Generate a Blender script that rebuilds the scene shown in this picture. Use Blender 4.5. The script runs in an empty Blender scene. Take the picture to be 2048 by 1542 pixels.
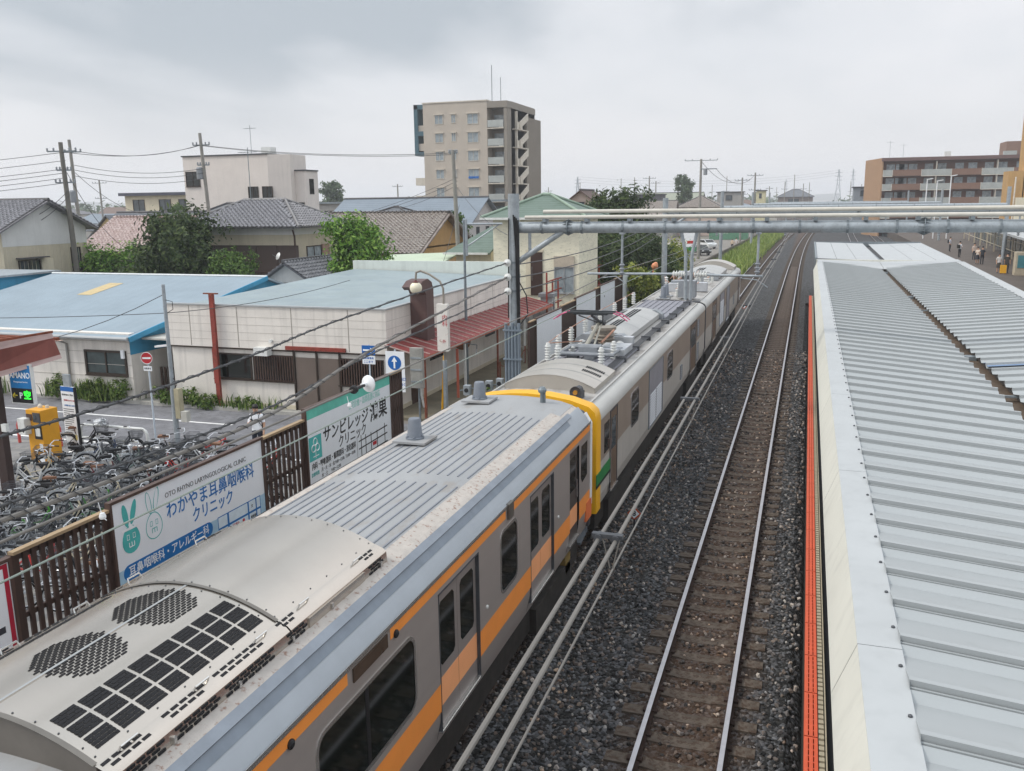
import bpy, math, random
from mathutils import Vector, Matrix
from math import sin, cos, pi, radians, sqrt, tan
random.seed(7)
S = bpy.context.scene
COL = S.collection
# ---------------------------------------------------------------- camera
cam_d = bpy.data.cameras.new('camera'); cam = bpy.data.objects.new('camera', cam_d); COL.objects.link(cam)
PITCH, YAW, ROLL, CAMH = 0.2057, 0.3232, -0.0130, 7.373
cam_d.sensor_fit = 'HORIZONTAL'; cam_d.sensor_width = 36.0; cam_d.lens = 36.0 * 1757.36 / 2048.0
cam_d.clip_start = 0.1; cam_d.clip_end = 9000
_F = Vector((-sin(YAW) * cos(PITCH), cos(YAW) * cos(PITCH), -sin(PITCH)))
_R = Vector((cos(YAW), sin(YAW), 0)); _U = _R.cross(_F)
_R2 = cos(ROLL) * _R + sin(ROLL) * _U; _U2 = -sin(ROLL) * _R + cos(ROLL) * _U
cam.matrix_world = Matrix(((_R2.x, _U2.x, -_F.x, 0), (_R2.y, _U2.y, -_F.y, 0), (_R2.z, _U2.z, -_F.z, CAMH), (0, 0, 0, 1)))
S.camera = cam
# ---------------------------------------------------------------- world and sun (bright hazy overcast)
SUN_EL, SUN_AZ = radians(50), radians(-118)       # azimuth from +Y, negative to the left
W = bpy.data.worlds.new('World'); S.world = W; W.use_nodes = True
nt = W.node_tree; nt.nodes.clear(); N = nt.nodes.new; L = nt.links.new
out = N('ShaderNodeOutputWorld'); bg = N('ShaderNodeBackground'); L(bg.outputs[0], out.inputs[0])
sky = N('ShaderNodeTexSky'); sky.sky_type = 'NISHITA'; sky.sun_disc = False
sky.sun_elevation = SUN_EL; sky.sun_rotation = SUN_AZ; sky.air_density = 1.0; sky.dust_density = 3.0; sky.ozone_density = 1.0
sks = N('ShaderNodeVectorMath'); sks.operation = 'SCALE'; sks.inputs[3].default_value = 0.10; L(sky.outputs[0], sks.inputs[0])
tc = N('ShaderNodeTexCoord'); sep = N('ShaderNodeSeparateXYZ'); L(tc.outputs['Generated'], sep.inputs[0])
def wmath(op, a, b, clamp=False):
    n = N('ShaderNodeMath'); n.operation = op; n.use_clamp = clamp
    for i, q in enumerate((a, b)):
        if isinstance(q, (int, float)): n.inputs[i].default_value = q
        else: L(q, n.inputs[i])
    return n.outputs[0]
zc = wmath('ADD', wmath('MAXIMUM', sep.outputs[2], 0.0), 0.2)
cmb = N('ShaderNodeCombineXYZ'); L(wmath('DIVIDE', sep.outputs[0], zc), cmb.inputs[0]); L(wmath('DIVIDE', sep.outputs[1], zc), cmb.inputs[1])
def wnoise(scale, detail, rough, loc, dist=0.1):
    mp = N('ShaderNodeMapping'); mp.inputs['Location'].default_value = loc; mp.inputs['Scale'].default_value = (1, .62, 1); L(cmb.outputs[0], mp.inputs[0])
    n = N('ShaderNodeTexNoise'); n.inputs['Scale'].default_value = scale; n.inputs['Detail'].default_value = detail
    n.inputs['Roughness'].default_value = rough; n.inputs['Distortion'].default_value = dist; L(mp.outputs[0], n.inputs[0]); return n.outputs[0]
n1 = wnoise(0.55, 7, 0.5, (3.1, 1.7, 0)); n2 = wnoise(0.26, 4, 0.5, (7.7, 2.4, 0)); n3 = wnoise(1.5, 5, .5, (1.2, 8.8, 0))
ramp = N('ShaderNodeValToRGB'); e = ramp.color_ramp.elements
e[0].position = 0.44; e[0].color = (0.345, 0.38, 0.415, 1); e[1].position = 0.575; e[1].color = (0.665, 0.66, 0.675, 1)
m = ramp.color_ramp.elements.new(0.5); m.color = (0.55, 0.565, 0.59, 1)
mixv = wmath('ADD', wmath('ADD', wmath('MULTIPLY', n1, 0.5), wmath('MULTIPLY', n2, 0.42)), wmath('MULTIPLY', n3, 0.12)); L(mixv, ramp.inputs[0])
# towards the horizon the cloud sheet thins into even pale haze
hz = N('ShaderNodeMapRange'); hz.inputs['From Min'].default_value = 0.0; hz.inputs['From Max'].default_value = 0.17; hz.clamp = True
hz.interpolation_type = 'SMOOTHSTEP'; L(sep.outputs[2], hz.inputs[0])
mx = N('ShaderNodeMixRGB'); L(hz.outputs[0], mx.inputs[0]); mx.inputs[1].default_value = (0.60, 0.597, 0.61, 1); L(ramp.outputs[0], mx.inputs[2])
up = N('ShaderNodeMapRange'); up.inputs['From Min'].default_value = 0.2; up.inputs['From Max'].default_value = 1.0; up.inputs['To Min'].default_value = 1.0; up.inputs['To Max'].default_value = 2.5; up.clamp = True; L(sep.outputs[2], up.inputs[0])   # an overcast sky is brightest overhead
mxs = N('ShaderNodeVectorMath'); mxs.operation = 'SCALE'; L(mx.outputs[0], mxs.inputs[0]); L(up.outputs[0], mxs.inputs[3])
mx2 = N('ShaderNodeMixRGB'); mx2.inputs[0].default_value = 0.92; L(sks.outputs[0], mx2.inputs[1]); L(mxs.outputs[0], mx2.inputs[2])
L(mx2.outputs[0], bg.inputs[0]); bg.inputs[1].default_value = 1.0
sun_d = bpy.data.lights.new('sun', 'SUN'); sun = bpy.data.objects.new('sun', sun_d); COL.objects.link(sun)
sun_d.energy = 1.4; sun_d.angle = radians(13); sun_d.color = (1.0, 0.95, 0.87)
sun.rotation_euler = (radians(90) - SUN_EL, 0, -SUN_AZ + pi); sun.location = (0, 0, 60)
S.view_settings.view_transform = 'Standard'; S.view_settings.look = 'None'; S.view_settings.exposure = 0.55; S.view_settings.gamma = 1.0
S.view_settings.use_curve_mapping = False
S.cycles.use_denoising = True
S.cycles.max_bounces = 6; S.cycles.volume_bounces = 1; S.cycles.transparent_max_bounces = 8
# ---------------------------------------------------------------- helpers
def lin(h):
    h = h.lstrip('#'); r = []
    for i in (0, 2, 4):
        c = int(h[i:i + 2], 16) / 255; r.append(c / 12.92 if c <= .04045 else ((c + .055) / 1.055) ** 2.4)
    return (*r, 1)
MATS = {}
def mat(name, hexc, rough=.6, metal=0., var=.12, scale=3., bump=0., bscale=30., spec=.4, hex2=None, thr=None, detail=5, emit=0, alpha=1, dirt=0, stretch=(1, 1, 1)):
    """procedural surface: base colour broken up by noise, optional second colour in patches, fine relief"""
    if name in MATS: return MATS[name]
    m = bpy.data.materials.new(name); m.use_nodes = True; MATS[name] = m
    t = m.node_tree; b = t.nodes['Principled BSDF']; n = t.nodes.new; l = t.links.new
    c = lin(hexc)
    b.inputs['Roughness'].default_value = rough; b.inputs['Metallic'].default_value = metal; b.inputs['Specular IOR Level'].default_value = spec
    if alpha < 1: b.inputs['Alpha'].default_value = alpha
    if emit: b.inputs['Emission Color'].default_value = c; b.inputs['Emission Strength'].default_value = emit
    tcn = n('ShaderNodeTexCoord'); mp = n('ShaderNodeMapping'); mp.inputs['Scale'].default_value = stretch; l(tcn.outputs['Object'], mp.inputs[0])
    ns = n('ShaderNodeTexNoise'); ns.inputs['Scale'].default_value = scale; ns.inputs['Detail'].default_value = detail; ns.inputs['Roughness'].default_value = .62; l(mp.outputs[0], ns.inputs[0])
    r = n('ShaderNodeValToRGB'); l(ns.outputs[0], r.inputs[0]); el = r.color_ramp.elements
    d = [max(0, x * (1 - var)) for x in c[:3]]; u = [min(1, x * (1 + var)) for x in c[:3]]
    el[0].position = .32; el[1].position = .68; el[0].color = (*d, 1); el[1].color = (*u, 1)
    col = r.outputs[0]
    if hex2:
        n2 = n('ShaderNodeTexNoise'); n2.inputs['Scale'].default_value = scale * 2.7; n2.inputs['Detail'].default_value = 7; n2.inputs['Roughness'].default_value = .65; l(mp.outputs[0], n2.inputs[0])
        r2 = n('ShaderNodeValToRGB'); l(n2.outputs[0], r2.inputs[0]); th = thr or .58
        r2.color_ramp.elements[0].position = th - .05; r2.color_ramp.elements[1].position = th + .07
        mxx = n('ShaderNodeMixRGB'); l(r2.outputs[0], mxx.inputs[0]); l(col, mxx.inputs[1]); mxx.inputs[2].default_value = lin(hex2); col = mxx.outputs[0]
    if dirt:                                               # rain streaks: noise drawn out along the fall of the water
        mp3 = n('ShaderNodeMapping'); mp3.inputs['Scale'].default_value = (2.2, 2.2, .12); l(tcn.outputs['Object'], mp3.inputs[0])
        n3 = n('ShaderNodeTexNoise'); n3.inputs['Scale'].default_value = 2.5; n3.inputs['Detail'].default_value = 6; l(mp3.outputs[0], n3.inputs[0])
        r3 = n('ShaderNodeValToRGB'); l(n3.outputs[0], r3.inputs[0]); r3.color_ramp.elements[0].position = .5; r3.color_ramp.elements[1].position = .78
        mu = n('ShaderNodeMath'); mu.operation = 'MULTIPLY'; mu.inputs[1].default_value = dirt; l(r3.outputs[0], mu.inputs[0])
        mx3 = n('ShaderNodeMixRGB'); l(mu.outputs[0], mx3.inputs[0]); l(col, mx3.inputs[1]); mx3.inputs[2].default_value = tuple(x * .35 for x in c[:3]) + (1,); col = mx3.outputs[0]
    l(col, b.inputs['Base Color'])
    if bump:
        nb = n('ShaderNodeTexNoise'); nb.inputs['Scale'].default_value = bscale; nb.inputs['Detail'].default_value = 4; l(mp.outputs[0], nb.inputs[0])
        bp = n('ShaderNodeBump'); bp.inputs['Strength'].default_value = bump; bp.inputs['Distance'].default_value = .02; l(nb.outputs[0], bp.inputs['Height']); l(bp.outputs[0], b.inputs['Normal'])
    return m
def wavemat(name, hexc, period, axis='X', var=.08, rough=.6, hex2=None, bump=.6, period2=None, thr=.5):
    """tile or corrugated sheet: waves across one axis, optional courses across the slope"""
    if name in MATS: return MATS[name]
    m = mat(name, hexc, rough, 0, var, .5, hex2=hex2, thr=thr); t = m.node_tree; b = t.nodes['Principled BSDF']; n = t.nodes.new; l = t.links.new
    tcn = n('ShaderNodeTexCoord'); uvs = tcn.outputs['UV']
    def wv(direction, per, prof='SIN'):
        w = n('ShaderNodeTexWave'); w.bands_direction = direction; w.wave_profile = prof; w.inputs['Scale'].default_value = (2 * pi / per) / 20.0
        w.inputs['Distortion'].default_value = 0; l(uvs, w.inputs[0]); return w.outputs['Fac']
    h = wv(axis, period)
    if period2:
        h2 = wv('Y' if axis == 'X' else 'X', period2, 'SAW'); mm = n('ShaderNodeMath'); mm.operation = 'ADD'; l(h, mm.inputs[0]); l(h2, mm.inputs[1]); h = mm.outputs[0]
    bp = n('ShaderNodeBump'); bp.inputs['Strength'].default_value = bump; bp.inputs['Distance'].default_value = .05; l(h, bp.inputs['Height']); l(bp.outputs[0], b.inputs['Normal'])
    return m
class MB:
    def __init__(s): s.v = []; s.f = []; s.mi = []; s.uv = {}; s.cur = 0
    def add(s, vs, fs):
        o = len(s.v); s.v += [tuple(p) for p in vs]
        for f in fs: s.f.append(tuple(i + o for i in f)); s.mi.append(s.cur)
        return s
    def m(s, i): s.cur = i; return s
    def box(s, x0, x1, y0, y1, z0, z1):
        if x0 > x1: x0, x1 = x1, x0
        if y0 > y1: y0, y1 = y1, y0
        if z0 > z1: z0, z1 = z1, z0
        return s.add([(x0, y0, z0), (x1, y0, z0), (x1, y1, z0), (x0, y1, z0), (x0, y0, z1), (x1, y0, z1), (x1, y1, z1), (x0, y1, z1)],
                     [(3, 2, 1, 0), (4, 5, 6, 7), (0, 1, 5, 4), (1, 2, 6, 5), (2, 3, 7, 6), (3, 0, 4, 7)])
    def obox(s, c, u, v, w):                       # half-extent vectors
        c, u, v, w = Vector(c), Vector(u), Vector(v), Vector(w); P = []
        for k in (-1, 1):
            for a, b in ((-1, -1), (1, -1), (1, 1), (-1, 1)): P.append(c + u * a + v * b + w * k)
        return s.add(P, [(3, 2, 1, 0), (4, 5, 6, 7), (0, 1, 5, 4), (1, 2, 6, 5), (2, 3, 7, 6), (3, 0, 4, 7)])
    def bar(s, p, q, w, h=None, up=(0, 0, 1)):     # rectangular bar from p to q
        p, q = Vector(p), Vector(q); d = q - p; u = d.cross(Vector(up))
        if u.length < 1e-6: u = d.cross(Vector((1, 0, 0)))
        u.normalize(); v = u.cross(d).normalized(); h = h or w
        return s.obox((p + q) / 2, d / 2, u * w / 2, v * h / 2)
    def tube(s, pts, r, n=8, cap=True):
        pts = [Vector(p) for p in pts]; k = len(pts); rs = r if isinstance(r, (list, tuple)) else [r] * k; o = len(s.v); pu = None
        for i, p in enumerate(pts):
            d = (pts[min(i + 1, k - 1)] - pts[max(i - 1, 0)])
            if d.length < 1e-9: d = Vector((0, 0, 1))
            d.normalize()
            u = (pu - d * pu.dot(d)) if pu is not None else d.cross(Vector((0, 0, 1)) if abs(d.z) < .9 else Vector((1, 0, 0)))
            if u.length < 1e-6: u = d.cross(Vector((0, 1, 0)))
            u.normalize(); pu = u; w = d.cross(u)
            s.v += [tuple(p + (u * cos(2 * pi * j / n) + w * sin(2 * pi * j / n)) * rs[i]) for j in range(n)]
        for i in range(k - 1):
            for j in range(n): s.f.append((o + i * n + j, o + i * n + (j + 1) % n, o + (i + 1) * n + (j + 1) % n, o + (i + 1) * n + j)); s.mi.append(s.cur)
        if cap:
            s.f.append(tuple(o + j for j in reversed(range(n)))); s.mi.append(s.cur)
            s.f.append(tuple(o + (k - 1) * n + j for j in range(n))); s.mi.append(s.cur)
        return s
    def lathe(s, prof, c=(0, 0, 0), axis=(0, 0, 1), n=14):     # prof: (radius, height)
        a = Vector(axis).normalized(); u = a.cross(Vector((1, 0, 0)) if abs(a.x) < .9 else Vector((0, 1, 0))).normalized(); w = a.cross(u); c = Vector(c); o = len(s.v); k = len(prof)
        for r, h in prof: s.v += [tuple(c + a * h + (u * cos(2 * pi * j / n) + w * sin(2 * pi * j / n)) * r) for j in range(n)]
        for i in range(k - 1):
            for j in range(n): s.f.append((o + i * n + j, o + i * n + (j + 1) % n, o + (i + 1) * n + (j + 1) % n, o + (i + 1) * n + j)); s.mi.append(s.cur)
        s.f.append(tuple(o + j for j in reversed(range(n)))); s.mi.append(s.cur); s.f.append(tuple(o + (k - 1) * n + j for j in range(n))); s.mi.append(s.cur)
        return s
    def prism(s, poly, axis, a, b):                # 2-D polygon extruded along an axis
        def P(p, t): return {'x': (t, p[0], p[1]), 'y': (p[0], t, p[1]), 'z': (p[0], p[1], t)}[axis]
        n = len(poly); vs = [P(p, a) for p in poly] + [P(p, b) for p in poly]
        fs = [tuple(range(n))[::-1], tuple(range(n, 2 * n))] + [(i, (i + 1) % n, n + (i + 1) % n, n + i) for i in range(n)]
        return s.add(vs, fs)
    def strip(s, prof, axis, a, b):                # open profile swept along an axis
        def P(p, t): return {'x': (t, p[0], p[1]), 'y': (p[0], t, p[1])}[axis]
        n = len(prof); return s.add([P(p, a) for p in prof] + [P(p, b) for p in prof], [(i, i + 1, n + i + 1, n + i) for i in range(n - 1)])
    def quad(s, *p): return s.add(p, [tuple(range(len(p)))])
    def torus(s, c, axis, R, r, n=24, k=6):
        a = Vector(axis).normalized(); u = a.cross(Vector((0, 0, 1)) if abs(a.z) < .9 else Vector((1, 0, 0))).normalized(); w = a.cross(u); c = Vector(c); o = len(s.v)
        for i in range(n):
            d = u * cos(2 * pi * i / n) + w * sin(2 * pi * i / n)
            for j in range(k): s.v.append(tuple(c + d * (R + r * cos(2 * pi * j / k)) + a * r * sin(2 * pi * j / k)))
        for i in range(n):
            for j in range(k): s.f.append((o + i * k + j, o + i * k + (j + 1) % k, o + ((i + 1) % n) * k + (j + 1) % k, o + ((i + 1) % n) * k + j)); s.mi.append(s.cur)
        return s
    def build(s, name, mats, parent=None, smooth=False, loc=None, uv=None):
        me = bpy.data.meshes.new(name); me.from_pydata(s.v, [], s.f)
        if not isinstance(mats, (list, tuple)): mats = [mats]
        for q in mats: me.materials.append(q)
        if len(mats) > 1: me.polygons.foreach_set('material_index', s.mi)
        if smooth:
            me.polygons.foreach_set('use_smooth', [True] * len(me.polygons)); me.set_sharp_from_angle(angle=radians(38))
        if uv:
            lay = me.uv_layers.new(name='UVMap')
            for lp in me.loops: lay.data[lp.index].uv = uv(s.v[lp.vertex_index])
        me.update(); o = bpy.data.objects.new(name, me); COL.objects.link(o)
        if parent: o.parent = parent
        if loc: o.location = loc
        return o
def B(): return MB()
def tag(o, label, cat=None, group=None, kind=None):
    if label: o['label'] = label
    if cat: o['category'] = cat
    if group: o['group'] = group
    if kind: o['kind'] = kind
    return o
def thing(name, label, cat, loc=(0, 0, 0), rz=0, group=None):
    o = bpy.data.objects.new(name, None); COL.objects.link(o); o.empty_display_size = .2; o.location = loc; o.rotation_euler = (0, 0, rz)
    return tag(o, label, cat, group)
def copy_tree(o, parent=None):
    c = o.copy(); COL.objects.link(c)
    if parent: c.parent = parent
    for ch in list(o.children): copy_tree(ch, c)
    return c
def inst(name, me, parent, loc=(0, 0, 0), rot=(0, 0, 0), scale=None):
    o = bpy.data.objects.new(name, me); COL.objects.link(o); o.parent = parent; o.location = loc; o.rotation_euler = rot
    if scale: o.scale = scale
    return o
def struct(o): o['kind'] = 'structure'; return o
_tn = [0]
def text(body, size, mt, parent, loc, rot, name='lettering', bold=0., align='LEFT', shear=0, width=1.0, ext=.002, line=1.0):
    cu = bpy.data.curves.new('t', 'FONT'); cu.body = body; cu.size = size; cu.offset = bold * size; cu.extrude = ext; cu.align_x = align; cu.align_y = 'CENTER'; cu.shear = shear; cu.space_line = line
    cu.resolution_u = 2
    tmp = bpy.data.objects.new('t', cu); COL.objects.link(tmp); bpy.context.view_layer.update()
    me = bpy.data.meshes.new_from_object(tmp.evaluated_get(bpy.context.evaluated_depsgraph_get())); bpy.data.objects.remove(tmp); bpy.data.curves.remove(cu)
    me.materials.clear(); me.materials.append(mt); me.name = name
    o = bpy.data.objects.new(name, me); COL.objects.link(o); o.parent = parent; o.location = loc; o.rotation_euler = rot; o.scale = (width, 1, 1); return o
FACE_X = (pi / 2, 0, pi / 2)        # a flat print on a wall that faces +X (towards the tracks)
FACE_Y = (pi / 2, 0, 0)             # a flat print on a wall that faces -Y (towards the camera)
G = -0.45                           # level of the street
# ================================================================ materials
asphalt = mat('asphalt', '#77777b', .9, 0, .22, 1.6, .5, 90, hex2='#6a6a6d', thr=.56)
asphalt_old = mat('asphalt_worn', '#7d7c7b', .92, 0, .3, .9, .5, 70, hex2='#8f8c86', thr=.57)
earth = mat('town_ground', '#6f6a60', .95, 0, .35, .06, .3, 4)
concrete = mat('concrete', '#9c9a94', .85, 0, .22, 2.2, .3, 60, dirt=.35)
kerbm = mat('kerb_stone', '#a3a19b', .85, 0, .25, 3, .3, 60)
paint_white = mat('road_paint', '#e6e6e4', .7, 0, .08, 6, hex2='#b9b9b7', thr=.62)
ballast_m = mat('ballast_bed', '#474745', .95, 0, .6, 14, 1., 26, hex2='#5b5047', thr=.5)
rail_top = mat('rail_running_surface', '#b3b1b4', .38, .75, .1, 5)
rail_side = mat('rail_rust', '#3c2c25', .85, 0, .3, 8, .3, 60)
sleeper_m = mat('sleeper_concrete', '#5c534a', .9, 0, .35, 5, .4, 60, hex2='#48392e', thr=.52)
galv = mat('galvanised_steel', '#a0a7ac', .5, .35, .16, 5, .06, 60, hex2='#8b9196', thr=.6)
galv_d = mat('galvanised_dark', '#7b8388', .55, .3, .2, 5)
black = mat('black_rubber', '#1d1d1f', .6, 0, .2, 8)
darkgrey = mat('dark_grey_metal', '#4a4c50', .55, .2, .2, 6)
grey_eq = mat('equipment_grey', '#8b8f94', .55, .05, .15, 5, dirt=.3)
porcelain = mat('porcelain', '#d9dad7', .3, 0, .08, 9, dirt=.25)
white_plastic = mat('white_plastic', '#e4e5e6', .4, 0, .05, 5)
glassdark = mat('dark_glass', '#0a120f', .06, 0, .4, 1.2, spec=.6)
glasspale = mat('curtained_glass', '#8d979c', .12, 0, .35, 2.0, spec=.7)
glassmid = mat('window_glass', '#3c464b', .07, 0, .4, 1.5, spec=.8)
white_wall = mat('white_siding', '#ded8d0', .75, 0, .07, 1.1, .08, 40, dirt=.3)
cream_wall = mat('cream_siding', '#cfc6b0', .8, 0, .08, 1.3, .1, 40, dirt=.25)
brown_metal = mat('brown_painted_steel', '#4a362e', .6, .1, .2, 4)
red_paint = mat('faded_red_paint', '#8a3b30', .7, 0, .25, 3, hex2='#6e3a2c', thr=.57)
chrome = mat('chrome', '#d4d6da', .2, .9, .05, 6)
bluesign = mat('sign_blue', '#1c62ad', .4, 0, .05, 5)
whitesign = mat('sign_white', '#e9ecef', .4, 0, .04, 4)
rust = mat('rusty_steel', '#7d4632', .85, 0, .35, 6)
# ================================================================ ground sheets
g = B(); nx = 60
g.quad((-4500, -300, -.52), (4500, -300, -.52), (4500, 8000, -.52), (-4500, 8000, -.52))
struct(g.build('ground', earth))
o = B().quad((-75, 22.6, -.462), (-11.6, 22.6, -.462), (-11.6, 28.15, -.462), (-75, 28.15, -.462)).build('road', asphalt); struct(o)
o = B().quad((-60, 2, -.468), (-11.0, 2, -.468), (-11.0, 22.6, -.468), (-60, 22.6, -.468)).build('bicycle_lot_paving', asphalt_old); struct(o)
o = B().quad((-15.6, 28.15, -.464), (-11.0, 28.15, -.464), (-12.2, 330, -.464), (-19.5, 330, -.464)).build('path', mat('path_asphalt', '#7a7671', .92, 0, .25, .8, .5, 60, hex2='#8a8276', thr=.55)); struct(o)
o = B().quad((-34, 104, -.466), (-15.9, 104, -.466), (-17, 168, -.466), (-36, 168, -.466)).build('car_park', mat('car_park_paving', '#9c968b', .9, 0, .15, .7)); struct(o)
kb = B(); kb.box(-75, -15.7, 28.15, 28.32, -.5, -.33); struct(kb.build('kerb', kerbm))
o = B().box(-75, -15.2, 28.32, 29.0, -.5, -.36).build('pavement', concrete); struct(o)
ml = B(); ml.quad((-75, 25.92, -.4575), (-19.6, 26.22, -.4575), (-19.6, 26.34, -.4575), (-75, 26.04, -.4575)); ml.quad((-75, 22.75, -.4575), (-13.2, 22.95, -.4575), (-13.2, 23.07, -.4575), (-75, 22.87, -.4575))
struct(ml.build('road_line', paint_white))
# railway formation: ballast shoulder under both tracks, far yard to the right
bb = B(); bb.strip([(-9.2, -.53), (-8.4, -.24), (-7.2, -.185), (-3.6, -.185), (-3.2, -.26), (-2.7, -.185), (.05, -.185), (.25, -.4), (.3, -.53)], 'y', -8, 68)
bb.strip([(-9.0, -.53), (-8.2, -.24), (-7.2, -.185), (-3.6, -.185), (-3.2, -.26), (-2.7, -.185), (14.5, -.2), (15.2, -.53)], 'y', 68, 420)
def ballast_nodes():
    m = MATS['ballast_bed']; t = m.node_tree; b = t.nodes['Principled BSDF']; n = t.nodes.new; l = t.links.new
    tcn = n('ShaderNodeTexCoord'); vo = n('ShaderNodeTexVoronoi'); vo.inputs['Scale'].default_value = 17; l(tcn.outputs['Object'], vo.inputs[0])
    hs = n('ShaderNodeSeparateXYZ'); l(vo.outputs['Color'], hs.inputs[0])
    rp = n('ShaderNodeValToRGB'); l(hs.outputs[0], rp.inputs[0]); e = rp.color_ramp.elements; e[0].color = lin('#141516'); e[1].color = lin('#6a6b6e'); k = rp.color_ramp.elements.new(.5); k.color = lin('#343331')  # bed tones darkened to put the shade between stones into the colour
    sx = n('ShaderNodeSeparateXYZ'); l(tcn.outputs['Object'], sx.inputs[0])
    # brown brake dust lies between the rails
    def band(c, w):
        a = n('ShaderNodeMath'); a.operation = 'SUBTRACT'; a.inputs[1].default_value = c; l(sx.outputs[0], a.inputs[0]); q = n('ShaderNodeMath'); q.operation = 'ABSOLUTE'; l(a.outputs[0], q.inputs[0])
        r = n('ShaderNodeMapRange'); r.inputs['From Min'].default_value = w * .55; r.inputs['From Max'].default_value = w * 1.25; r.inputs['To Min'].default_value = .62; r.inputs['To Max'].default_value = 0; l(q.outputs[0], r.inputs[0]); return r.outputs[0]
    ad = n('ShaderNodeMath'); ad.operation = 'ADD'; ad.use_clamp = True; l(band(-1.31, .9), ad.inputs[0]); l(band(-5.34, 1.0), ad.inputs[1])
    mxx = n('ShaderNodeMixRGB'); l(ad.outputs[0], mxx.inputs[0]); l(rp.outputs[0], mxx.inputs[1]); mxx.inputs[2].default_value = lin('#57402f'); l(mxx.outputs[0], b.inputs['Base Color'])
    bp = n('ShaderNodeBump'); bp.inputs['Strength'].default_value = 1; bp.inputs['Distance'].default_value = .05; l(vo.outputs['Distance'], bp.inputs['Height']); bp.invert = True; l(bp.outputs[0], b.inputs['Normal'])
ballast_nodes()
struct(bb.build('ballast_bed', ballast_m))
# ================================================================ railway tracks
R_A = -1.874                         # left rail of the clear track; rail centres 1.132 m apart
T_C = -5.342                         # centre of the track the trains stand on
def bend(y): return 0.0 if y < 92 else .00013 * (y - 92) ** 2
def rail_mesh(x0, y0, y1, zb=0.):
    ys = [y0 + (y1 - y0) * i / 44 for i in range(45)] if y1 > 92 else [y0, y1]
    prof = [(-.063, -.153), (.063, -.153), (.063, -.142), (.012, -.12), (.010, -.045), (.034, -.03), (.034, 0), (-.034, 0), (-.034, -.03), (-.010, -.045), (-.012, -.12), (-.063, -.142)]
    b = B(); n = len(prof)
    for i, y in enumerate(ys): b.v += [(x0 + bend(y) + p[0], y, p[1] + zb) for p in prof]
    for i in range(len(ys) - 1):
        for j in range(n): b.f.append((i * n + j, i * n + (j + 1) % n, (i + 1) * n + (j + 1) % n, (i + 1) * n + j)); b.mi.append(1 if j == 6 else 0)
    return b
slp = B(); slp.prism([(-1.0, -.17), (-.98, -.02), (-.42, -.02), (-.30, -.045), (.30, -.045), (.42, -.02), (.98, -.02), (1.0, -.17)], 'y', -.115, .115); slp_o = slp.build('sleeper', sleeper_m); slp_me = slp_o.data; bpy.data.objects.remove(slp_o)
clp = B()
for sx in (-1, 1):
    for k in (-1, 1): clp.box(sx * .566 + k * .07 - .035, sx * .566 + k * .07 + .035, -.05, .05, -.02, .018)
clp_o = clp.build('rail_clip', rail_side); clp_me = clp_o.data; bpy.data.objects.remove(clp_o)
def track(label, xc, y0, y1, ysl0, pieces):
    t = thing('railway_track', label, 'railway track', (xc, 0, 0))
    for s in (-.566, .566): rail_mesh(s, y0, y1).build('rail', [rail_side, rail_top], t)
    y = ysl0; k = 0; rest = B()
    while y < y1 - 1:
        if k < pieces:
            so = inst('sleeper', slp_me, t, (bend(y) + random.uniform(-.015, .015), y, -.133), (0, 0, random.uniform(-.008, .008)))
            inst('rail_clip', clp_me, so, (0, 0, 0))['kind'] = 'stuff'
        elif y < 300: rest.box(bend(y) - 1, bend(y) + 1, y - .115, y + .115, -.25, -.156)
        y += .6187; k += 1
    if rest.v: tag(rest.build('sleeper_row', sleeper_m, t), None, kind='stuff')
    return t
track('clear railway track with polished rails running beside the platform canopy', R_A + .566, -2, 330, 11.35 - .6187 * 18, 170)
track('railway track underneath the orange and the grey train cars', T_C, -2, 330, .2, 60)
for i, (xc, n) in enumerate(((6.9, 'nearer'), (11.0, 'farther'))):
    t = thing('railway_track', 'distant track beyond the end of the canopy, %s to the island platform' % n if 0 else 'rusty-bedded far track right of the island platform, the %s one' % n, 'railway track', (xc, 0, 0))
    for s in (-.566, .566): rail_mesh(s, 70, 330).build('rail', [rail_side, rail_top], t)
# loose stones on the ballast (geometry-node scatter of a few rough stones)
def stone(seed):
    r = random.Random(seed); b = B(); pts = []
    b.v = []; base = [(-1, -1, -1), (1, -1, -1), (1, 1, -1), (-1, 1, -1), (-1, -1, 1), (1, -1, 1), (1, 1, 1), (-1, 1, 1)]
    for x, y, z in base: b.v.append(tuple(c * r.uniform(.45, 1.1) * s for c, s in zip((x, y, z), (1, .8, .62))))
    for t_ in ((0, 0, 1.25), (1.3, 0, 0), (-1.25, 0, 0)): b.v.append(tuple(c + r.uniform(-.25, .25) for c in t_))
    b.f = [(3, 2, 1, 0), (0, 1, 5, 4), (2, 3, 7, 6), (4, 5, 8), (5, 6, 8), (6, 7, 8), (7, 4, 8), (1, 2, 9), (2, 6, 9), (6, 5, 9), (5, 1, 9), (3, 0, 10), (0, 4, 10), (4, 7, 10), (7, 3, 10)]
    b.mi = [0] * len(b.f); return b
stone_m = mat('ballast_stone', '#56575a', .6, 0, .3, 3, .4, 30)
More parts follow.
